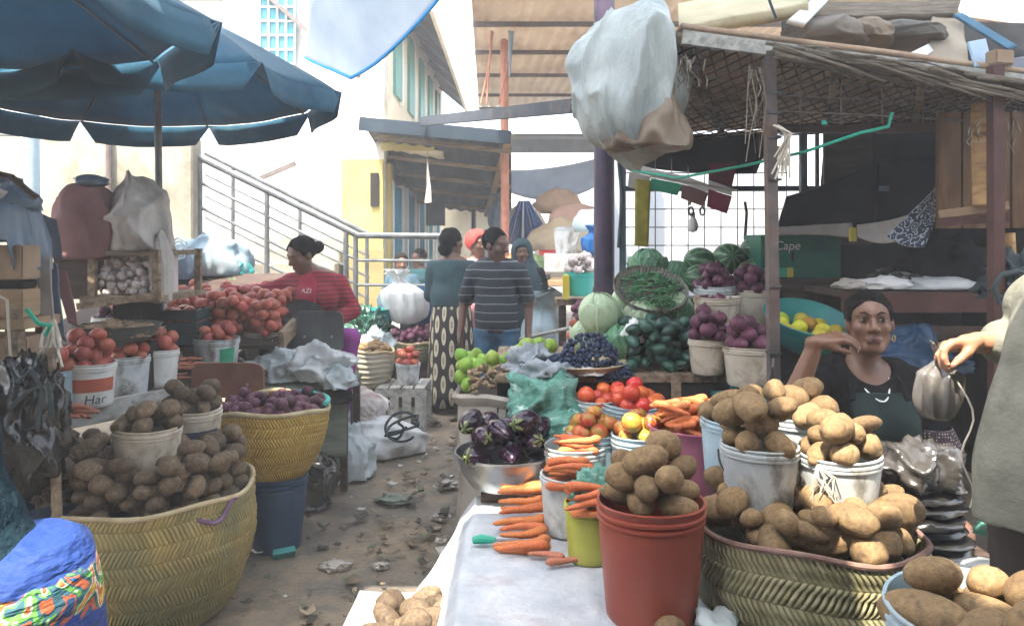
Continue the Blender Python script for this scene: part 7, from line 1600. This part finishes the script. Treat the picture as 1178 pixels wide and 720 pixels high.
v = box_vox(1.0, .009); f.legs_(v, .018); v.ell(f.pel, (.172, .132, .13), k=.04); v.clip((0, 0, .83), (0, 0, 1)).rough(.006, 20, 6, (1, 1, 2)); v.build('jeans', M('blue_denim', (.03, .10, .18), (.06, .16, .26), 7, .85, .4, 50), t, local=True)
v = box_vox(.3, .01); f.feet(v); v.build('shoes', MT['black'], t, local=True)
# ---------------- woman in printed skirt, seen from behind
t = thing('person', 'woman with a dark teal blouse and long skirt of cream ovals, seen from behind', 'person', (W(519, 0, 6.5)[0], 6.55, 0), rz=-.25)
f = Fig(1.62, True); m = frame(-.55, .05); v = box_vox(1.66, .010)
T = head(v, f.head, m, 1.06); f.torso(v); f.legs_(v); f.feet(v); v.cap(f.neck-(0, 0, .04), f.head-(0, .01, .06), .050, .046, .03)
arms = {1: ((.22, .06, 1.02), (.12, .26, 1.02)), -1: ((-.22, .06, 1.02), (-.12, .26, 1.02))}
for g in (1, -1): f.arm(v, g, *arms[g]); hand(v, arms[g][1], (-g*.6, .8, 0), (0, 0, 1), g, 1.0, (.4, .5, .4), .008)
v.build('body', MT['skin'], t, local=True); hair_cap(t, f.head, m, 1.06, bun=((0, -.10, -.055), (.05, .04, .05)), back=1)
v = box_vox(1.6, .010); f.torso(v, .03)
for g in (1, -1): f.arm(v, g, *arms[g], i=.028, part=.62)
v.ell(f.waist, (.185, .15, .22), k=.04); v.clip((0, 0, .93), (0, 0, -1)).clip(f.neck-(0, 0, .015), (0, 0, 1)).rough(.008, 16, 7); v.build('blouse', M('dark_teal_cloth', (.012, .035, .045), (.022, .055, .065), 5, .8, .4, 30), t, local=True)
def oval_cloth():
    m_, nt, b, o = new_mat('oval_print_cloth'); tx = N(nt, 'ShaderNodeTexCoord'); s = N(nt, 'ShaderNodeSeparateXYZ'); nt.links.new(tx.outputs['UV'], s.inputs[0])
    u = ma(nt, 'MULTIPLY', s.outputs[0], 17.0); vv = ma(nt, 'MULTIPLY', s.outputs[1], 9.0); par = ma(nt, 'MULTIPLY', ma(nt, 'MODULO', ma(nt, 'FLOOR', u), 2.0), .5)
    a = ma(nt, 'SUBTRACT', ma(nt, 'FRACT', u), .5); c = ma(nt, 'SUBTRACT', ma(nt, 'FRACT', ma(nt, 'ADD', vv, par)), .5)
    d = ma(nt, 'SQRT', ma(nt, 'ADD', ma(nt, 'MULTIPLY', ma(nt, 'MULTIPLY', a, a), 6.5), ma(nt, 'MULTIPLY', ma(nt, 'MULTIPLY', c, c), 4.6)))
    put(nt, ramp(nt, d, [(0, (.34, .28, .18)), (.22, (.04, .035, .03)), (.30, (.50, .45, .34)), (.74, (.46, .40, .30)), (.80, (.02, .018, .016))], 'CONSTANT'), b.inputs['Base Color']); b.inputs['Roughness'].default_value = .85; return m_
MB().lathe([(.15, .98), (.175, .92), (.185, .85), (.195, .7), (.205, .45), (.215, .2), (.225, .06), (.21, .06), (.19, .3), (.16, .8), (.13, .97)], 72, fn=lambda r, z, a, tt: (r*(1+(.015+.05*max(0, .9-z))*math.sin(9*a+3*z)+.012*math.sin(14*a)), z), sy=.82, capb=False).build('skirt', oval_cloth(), t, local=True, sharp=None)
# ---------------- person in red knitted cap
def half_seen(label, px, d, H, rz, heady, cap_m, top_m, cap_name='cap', veil=False, skin='skin', zoff=0, s=1.0, cap_low=0):
    t = thing('person', label, 'person', (W(px, 0, d)[0], d, zoff), rz=rz); f = Fig(H, True); m = frame(heady, -.05); v = box_vox(H+.05, .012)
    T = head(v, f.head, m, s); f.torso(v); f.legs_(v); f.feet(v); v.cap(f.neck-(0, 0, .04), f.head-(0, .01, .06), .05, .046, .03); arms = {g: ((g*.23, 0, 1.02*f.k), (g*.22, .1, .80*f.k)) for g in (1, -1)}
    for g in (1, -1): f.arm(v, g, *arms[g]); hand(v, arms[g][1], (0, .2, -1), (-g, 0, 0), -g, 1.0, (.3, .3, .3), .012)
    v.build('body', MT[skin], t, local=True)
    if not veil: hair_cap(t, f.head, m, s, .010, thick=.022 if cap_m is not MT['hair'] else .01, mat=cap_m, name=cap_name)
    else:
        v = Vox((-.4, -.35, 0), (.4, .35, H+.1), .012); TT = lambda x, y, z: np.array(f.head)+m @ np.array((x, y, z))
        v.ell(TT(0, -.02, .03), (.095, .112, .105), m, .02); v.cap(TT(0, -.03, -.02), f.neck-(0, .03, .1), .095, .17, .05); v.cap(f.chest, (0, 0, .5), .21, .26, .06); v.ell(TT(0, .10, -.02), (.062, .08, .085), m, .01, True); v.clip((0, 0, .25), (0, 0, -1)); v.rough(.008, 14, 9); v.build('veil', cap_m, t, local=True)
    v = box_vox(H, .012); f.torso(v, .025)
    for g in (1, -1): f.arm(v, g, *arms[g], i=.022, part=.8)
    f.legs_(v, .03, part=.9); v.clip(f.neck-(0, 0, .01), (0, 0, 1)); v.rough(.006, 16, 8); v.build('dress', top_m, t, local=True); return t
half_seen('person in a red knitted cap and pink patterned top behind the woman', 549, 7.3, 1.60, PI+.3, .5, M('red_knit', (.36, .03, .03), (.45, .06, .05), 20, .9, .5, 80), M('pink_print', (.45, .10, .14), (.55, .42, .40), 22, .85), s=1.1)
half_seen('person in a dark teal veil standing behind the man in polo', 601, 6.9, 1.52, PI-.2, .2, M('veil_cloth', (.012, .03, .04), (.02, .045, .055), 5, .85, .3, 20), MT['black'], veil=True)
half_seen('dark figure in a blue top standing at the landing rail', 462, 8.7, 1.35, PI, .3, MT['hair'], M('dim_blue_cloth', (.03, .07, .10), (.05, .10, .14), 5, .85), zoff=.0)
half_seen('second dark figure in teal beyond the landing rail', 482, 9.3, 1.40, PI-.4, -.4, MT['hair'], M('dim_teal_cloth', (.02, .09, .10), (.03, .12, .13), 5, .85))
up = half_seen('person upstairs in a yellow shirt and a white and green hat', 273, 9.75, 1.50, PI, 0, stripes('banded_knit', (.62, .62, .58), (.10, .3, .28), 14, .35), M('yellow_cloth', (.55, .48, .16), (.62, .55, .22), 5, .85), zoff=2.52, s=1.1)
# ---------------- seller in red
t = thing('person', 'seated seller in a red striped top reaching over the tomato heap', 'person', (-1.38, 5.22, 0), rz=PI)
legs = {1: (np.array((.16, .38, .80)), np.array((.14, .36, .36))), -1: (np.array((-.30, .30, .86)), np.array((-.26, .34, .40)))}
f = Fig(1.66, True, .10, .80, legs); f.hip[-1] += np.array((-.02, 0, .02)); m = frame(-.75, -.40, .0); hc = f.head+np.array((.07, .05, -.01)); v = Vox((-.5, -.3, .2), (.62, .6, 1.62), .009)
T = head(v, hc, m, 1.06); f.torso(v, .015); f.legs_(v); f.feet(v); v.cap(f.neck-(0, 0, .04), hc-(0, .02, .05), .052, .048, .03)
arms = {1: ((.34, .18, 1.14), (.52, .36, 1.17)), -1: ((-.25, .02, 1.02), (-.13, .24, .92))}
for g in (1, -1): f.arm(v, g, *arms[g]); hand(v, arms[g][1], ((.8, .5, -.15), (.5, .8, -.2))[g < 0], (0, 0, -1), -1 if g > 0 else 1, 1.0, (.25, .3, .25), .008)
v.build('body', MT['skin2'], t, local=True); hair_cap(t, hc, m, 1.06, .007, bun=((0, -.125, .0), (.045, .05, .04)), thick=.006)
def red_knit():
    m_ = stripes('red_striped_knit', (.32, .02, .035), (.10, .012, .025), 34, .3, 2, True); return m_
v = Vox((-.5, -.3, .6), (.62, .6, 1.5), .009); f.torso(v, .034)
for g in (1, -1): f.arm(v, g, *arms[g], i=.020, part=.93)
v.clip((0, 0, .82), (0, 0, -1)).clip(f.neck-(0, -.02, .0), (0, -.3, 1)).rough(.008, 17, 10); v.build('striped_top', red_knit(), t, local=True)
v = Vox((-.5, -.3, .6), (.5, .5, 1.5), .009); f.torso(v, .040); v.clip((.085, 0, 0), (1, 0, 0)).clip((-.05, 0, 0), (-1, 0, 0)).clip((0, .05, 0), (0, -1, 0)).clip((0, 0, 1.30), (0, 0, 1)).clip((0, 0, .86), (0, 0, -1)).rough(.004, 14, 10); pn = v.build('front_panel', M('plain_red_knit', (.34, .025, .05), (.40, .04, .07), 6, .85, .3, 40), t, local=True)
V, F = text_mesh('AZI', .045); V = [(-x+.02, .198+.0*z, 1.165+z) for x, z, _ in V]; link('lettering', mesh_from('lettering', V, [q[::-1] for q in F], MT['paper'], False), t, True)
v = Vox((-.5, -.3, .2), (.5, .6, 1.0), .009); f.legs_(v, .012); v.ell(f.pel, (.175, .14, .13), k=.04); v.clip((0, 0, .92), (0, 0, 1)); v.build('leggings', M('magenta_cloth', (.22, .03, .20), (.28, .05, .26), 5, .7, .2, 20), t, local=True)
sx = thing('stool', 'dark wooden stool under the seller in red', 'stool', (-1.38, 5.26, 0)); MB().box((0, 0, .655), (.36, .34, .04)).build('seat', MT['dark_wood'], sx, local=True)
for a in (-1, 1):
    for b in (-1, 1): MB().box((a*.14, b*.13, .317), (.04, .04, .634)).build('leg', MT['dark_wood'], sx, local=True)
# ---------------- seated seller on the right
VX, VY = 1.345, 2.84
t = thing('person', 'seated seller in a black top and dark green apron, hand by her cheek', 'person', (VX, VY, 0), rz=PI)
legs = {g: (np.array((g*.14, .36, .52)), np.array((g*.13, .34, .08))) for g in (1, -1)}
f = Fig(1.66, True, .04, .50, legs); f.chest = np.array((0, .02, .80)); m = frame(-.30, .10, .03); s = 1.03; hc = np.array((.0, .06, 1.195)); f.sh = {1: np.array((.175, .0, .965)), -1: np.array((-.185, 0, .945))}; f.neck = np.array((0, .005, 1.03)); f.waist = np.array((0, 0, .62))
v = Vox((-.42, -.26, .0), (.50, .62, 1.40), .0055)
T = head(v, hc, m, s, .016); f.torso(v, .012); f.legs_(v); f.feet(v); v.cap(f.neck-(0, 0, .05), hc-(0, .025, .05), .058, .052, .03)
A = {1: ((.335, .20, .945), (.272, .225, 1.135)), -1: ((-.27, .06, .70), (-.13, .28, .62))}
f.arm(v, 1, *A[1], thick=1.05); f.arm(v, -1, *A[-1], thick=1.1)
tips = hand(v, (.268, .23, 1.148), (-.93, .10, .18), (-.30, -.25, -.90), 1, .98, k=.005, cl=((.45, .55, .4), (.40, .5, .4), (.35, .45, .4), (.3, .4, .35)), thumb=(.7, .35, .5))
hand(v, A[-1][1], (.7, .6, -.2), (0, 0, -1), 1, .98, (.3, .4, .3))
def lipreg(C):
    L = (C-hc) @ m / s; return ((np.abs(L[:, 0]) < .025) & (L[:, 1] > .078) & (L[:, 2] < -.0465-.0*L[:, 0]) & (L[:, 2] > -.0765) & (((L[:, 0]/.027)**2+((L[:, 2]+.061)/.0165)**2) < 1)).astype(int)
v.build('body', [MT['skin2'], MT['lip']], t, region=lipreg, local=True); face_parts(t, T, m, s)
for p, d_ in tips[:4]:
    V, F = ico(2); V = V*np.array((.0042, .0042, .0042)); link('fingernail', mesh_from('fingernail', V+p-np.array(d_)*.002+np.array((0, .0045, .001)), F, MT['nail']), t, True)
hair_cap(t, hc, m, s, .005, bun=((0, -.09, .05), (.05, .045, .04)), thick=.006)
for sx in (-1, 1):
    e = T(sx*.078, .0, -.045); MB().tube([(e[0], e[1]+.011*math.cos(a), e[2]-.011+.012*math.sin(a)) for a in np.linspace(0, 2*PI, 13)[:-1]], .0022, 6, closed=True).build('earring', M('gold', (.6, .45, .18), None, rough=.3, metal=.9), t, local=True)
v = Vox((-.42, -.26, .35), (.50, .45, 1.12), .0065); f.torso(v, .026)
f.arm(v, 1, *A[1], i=.022, part=.40); f.arm(v, -1, *A[-1], i=.024, part=.5); v.ell(f.neck+(0, .07, .02), (.085, .10, .085), None, .01, True); v.clip((0, 0, .42), (0, 0, -1)).clip((0, 0, 1.10), (0, 0, 1)).rough(.007, 18, 12); v.build('black_top', M('black_jersey', (.006, .006, .007), (.013, .013, .014), 6, .9, .6, 20, spec=.05, bdist=.02), t, local=True)
v = Vox((-.42, -.26, .30), (.42, .45, 1.0), .0065); f.torso(v, .036); v.clip((.17, 0, .6), (1, 0, .2)).clip((-.18, 0, .6), (-1, 0, .2)).clip((0, .03, 0), (0, -1, 0)).clip((0, 0, .94), (0, 0, 1)).clip((0, 0, .36), (0, 0, -1)).rough(.005, 16, 13); v.build('apron', M('dark_green_cloth', (.0015, .009, .0085), (.003, .015, .014), 5, .8, .4, 40), t, local=True)
for g in (1, -1): MB().tube([(g*.10, .142, .92), (g*.095, .098, .98), (g*.085, .035, 1.03), (g*.07, -.04, 1.04)], .010, 8).build('apron_strap', MT['black'], t, local=True)
v = Vox((-.2, -.1, .85), (.2, .25, 1.1), .006); f.torso(v, .020); v.clip((.052, 0, 0), (1, 0, 0)).clip((-.052, 0, 0), (-1, 0, 0)).clip((0, .05, 0), (0, -1, 0)).clip((0, 0, .965), (0, 0, 1)).clip((0, 0, .90), (0, 0, -1)); v.build('undershirt', M('grey_vest', (.30, .29, .28), (.38, .37, .36), 5, .9), t, local=True)
MB().tube([(x, .045+.115*(1-(x/.075)**2), 1.025-.105*(1-(x/.075)**2)) for x in np.linspace(-.07, .07, 15)], .0032, 6).build('necklace', MT['white'], t, local=True)
def dots():
    m_, nt, b, o = new_mat('dotted_cloth'); vo = N(nt, 'ShaderNodeTexVoronoi'); vo.inputs['Scale'].default_value = 95; vo.inputs['Randomness'].default_value = .2; nt.links.new(coords(nt), vo.inputs[0]); put(nt, ramp(nt, vo.outputs['Distance'], [(.25, (.30, .28, .27)), (.32, (.03, .015, .02))]), b.inputs['Base Color']); b.inputs['Roughness'].default_value = .9; return m_
v = Vox((-.42, -.1, .50), (-.0, .4, .9), .0065); f.arm(v, -1, *A[-1], i=.034, part=.78); v.clip((0, 0, .80), (0, 0, 1)); v.build('dotted_sleeve', dots(), t, local=True)
sx = thing('stool', 'low wooden stool under the seated seller with the apron', 'stool', (VX, VY+.02, 0)); MB().box((0, 0, .345), (.36, .34, .04)).build('seat', MT['dark_wood'], sx, local=True)
for a in (-1, 1):
    for b in (-1, 1): MB().box((a*.14, b*.13, .162), (.04, .04, .324)).build('leg', MT['dark_wood'], sx, local=True)
# ---------------- visitor at the right edge
t = thing('person', 'visitor in a khaki grey green jacket holding out a small plastic bag', 'person', (1.30, 1.74, 0), rz=PI/2)
f = Fig(1.70, lean=-.24); m = frame(.0, -.2); v = Vox((-.42, -.42, 0), (.42, .40, 1.76), .0052)
T = head(v, f.head, m, 1.04); f.torso(v); f.legs_(v); f.feet(v); v.cap(f.neck-(0, 0, .04), f.head-(0, .01, .06), .056, .052, .03)
HP = np.array((.20, .095, 1.235)); A = {1: ((.27, -.20, 1.16), HP-(.0, .085, -.0)), -1: ((-.25, -.06, 1.10), (-.22, .02, .86))}
for g in (1, -1): f.arm(v, g, *A[g])
hand(v, A[-1][1], (0, .1, -1), (1, 0, 0), 1, 1.0, (.3, .4, .3), .008)
v.cap(HP-(0, .18, 0), HP-(0, .02, 0), .030, .026, .02)
tips = hand(v, HP-(0, .02, 0), (0, 1, -.10), (-.35, 0, -.94), -1, 1.05, k=.004, cl=((.5, .8, .5), (.75, .9, .6), (.9, 1.0, .6), (1.0, 1.0, .6)), thumb=(.85, .25, .75)); v.build('body', MT['skin3'], t, local=True); hair_cap(t, f.head, m, 1.04)
for p, d_ in tips: V, F = ico(2); link('fingernail', mesh_from('fingernail', V*.0042+p+np.array((-.003, .0, .003)), F, MT['nail']), t, True)
jm = M('khaki_jacket', (.15, .15, .115), (.23, .225, .18), 5, .85, .6, 7, bdist=.02, stretch=(1, 1, 1.6), dirt_glint=(.11, .11, .085), dscale=5, dlo=.5, dhi=.75)
v = Vox((-.40, -.30, .75), (.50, .55, 1.52), .008); f.torso(v, .045)
for g in (1, -1): f.arm(v, g, *A[g], i=.034, part=.97)
v.cap((0, -.04, 1.20), (0, .01, .80), .13, .175, .08); v.clip((0, 0, .83), (0, 0, -1)).clip((0, 0, 1.47), (0, 0, 1)).rough(.024, 10, 14, (1, 1, .6)); jk = v.build('jacket', jm, t, local=True)
for z, hh in ((.94, .13), (1.015, .035)): MB().box((-.13, .105, z), (.03 if hh > .1 else .045, .13, hh), (0, .06, -.72)).build('pocket', jm, jk, local=True, bev=.006)
v = Vox((-.3, -.3, .0), (.3, .3, 1.0), .010); f.legs_(v, .020); v.ell(f.pel, (.165, .13, .13), k=.04); v.clip((0, 0, .92), (0, 0, 1)); v.rough(.006, 18, 15); v.build('trousers', M('dark_brown_trousers', (.045, .035, .03), (.07, .055, .048), 6, .85, .3, 50), t, local=True)
hb_ = (1.30-HP[1]-.085, 1.74+HP[0]-.0)
hbag = thing('carried_bag', 'small crumpled grey plastic bag held out by the visitor', 'plastic bag', (hb_[0], hb_[1], .99))
V, F = bag_mesh((hb_[0], hb_[1], 1.03), (.050, .045, .205), 801, neck=.16, folds=.22, crease=.22); link('body', mesh_from('body', V, F, MT['baggrey']), hbag)
MB().tube([(hb_[0]+.03, hb_[1]-.03, 1.14)]+[(hb_[0]+.045+.016*math.sin(k*.9), hb_[1]-.05, 1.10-.028*k) for k in range(11)], .0026, 6).build('string', MT['rope'], hbag)
# ---------------- bending woman at the left edge
t = thing('person', 'bending woman in a dark top and bright blue printed wrap at the lane edge', 'person', (-1.085, 1.50, 0), rz=PI/2)
f = Fig(1.5, True, .55, .76); m = frame(0, -.7); v = Vox((-.45, -.35, 0), (.45, .85, 1.62), .010); hc = f.neck+np.array((0, .10, .10))
T = head(v, hc, m, 1.03); f.torso(v, .03); f.legs_(v, .02); f.feet(v); v.cap(f.neck-(0, 0, .03), hc-(0, .02, .03), .052, .048, .03)
A = {g: (f.sh[g]+np.array((g*.05, .10, -.25)), f.sh[g]+np.array((g*.0, .25, -.42))) for g in (1, -1)}
for g in (1, -1): f.arm(v, g, *A[g]); hand(v, A[g][1], (0, .6, -.8), (-g, 0, 0), -g, 1.0, (.3, .4, .3), .008)
v.build('body', MT['skin'], t, local=True); hair_cap(t, hc, m, 1.03)
v = Vox((-.45, -.40, .6), (.45, .85, 1.5), .009); f.torso(v, .055)
for g in (1, -1): f.arm(v, g, *A[g], i=.026, part=.55)
v.clip((0, -.1, .76), (0, -.45, -1)).rough(.018, 10, 16); v.build('dark_top', M('deep_teal_jersey', (.006, .018, .025), (.012, .03, .04), 6, .85, .9, 8, bdist=.05, spec=.1), t, local=True)
def wrap_cloth():
    m_, nt, b, o = new_mat('blue_printed_wrap'); v_ = coords(nt); s_ = N(nt, 'ShaderNodeSeparateXYZ'); nt.links.new(v_, s_.inputs[0])
    n1 = noise(nt, v_, 9, 3); n2 = noise(nt, v_, 15, 2, .5, 1.2)
    zz = ma(nt, 'ABSOLUTE', ma(nt, 'SUBTRACT', ma(nt, 'ADD', s_.outputs[2], ma(nt, 'MULTIPLY', n1, .10)), .845)); msk = ramp(nt, ma(nt, 'ADD', zz, ma(nt, 'MULTIPLY', noise(nt, v_, 7, 2), .05)), [(.068, 1.0), (.074, 0.0)])
    pr = ramp(nt, n2, [(0, (.01, .06, .16)), (.40, (.40, .09, .03)), (.47, (.02, .09, .12)), (.52, (.10, .30, .05)), (.56, (.60, .60, .5)), (.585, (.50, .14, .04)), (.64, (.6, .4, .05))], 'CONSTANT')
    put(nt, mixc(nt, msk, (.005, .035, .18), pr), b.inputs['Base Color']); b.inputs['Roughness'].default_value = .75; bump(nt, b, noise(nt, coords(nt, scale=(1, 1, 3.5)), 7, 4, .5), 1.0, .05); return m_
MB().lathe([(.06, .865), (.155, .862), (.20, .835), (.215, .76), (.222, .68), (.225, .6), (.225, .4), (.22, .12), (.20, .12), (.19, .5), (.15, .8), (.06, .85)], 72, (0, -.01, 0), fn=lambda r, z, a, tt: (r*(1+.012*math.sin(7*a+6*z)+.012*math.sin(3*a-14*z)+.010*math.sin(31*z+2*a)), z+.03*math.sin(a+2.6)*(z > .7)), capb=False).build('wrap_skirt', wrap_cloth(), t, local=True, sharp=None)
lump('dirty_cloth', 'pale striped rag bundle on the ground behind the bending woman', 'cloth', (W(84, 0, 2.1)[0]-.04, 2.1, .0), (.13, .14, .48), MT['sacking'], 88, crease=.3)

# ================================================================== THE HAZY AIR
hzm = bpy.data.materials.new('dusty_air'); hzm.use_nodes = True; nt = hzm.node_tree; nt.nodes.clear(); o = N(nt, 'ShaderNodeOutputMaterial'); pv = N(nt, 'ShaderNodeVolumePrincipled')
pv.inputs['Color'].default_value = (.93, .96, 1, 1); pv.inputs['Density'].default_value = .010; pv.inputs['Anisotropy'].default_value = .25; nt.links.new(pv.outputs[0], o.inputs['Volume'])
props(MB().box((0, 24, 3.2), (84, 76, 8.6)).build('haze', hzm, smooth=False), 'thin bright dusty haze filling the market lane', None, None, 'stuff')
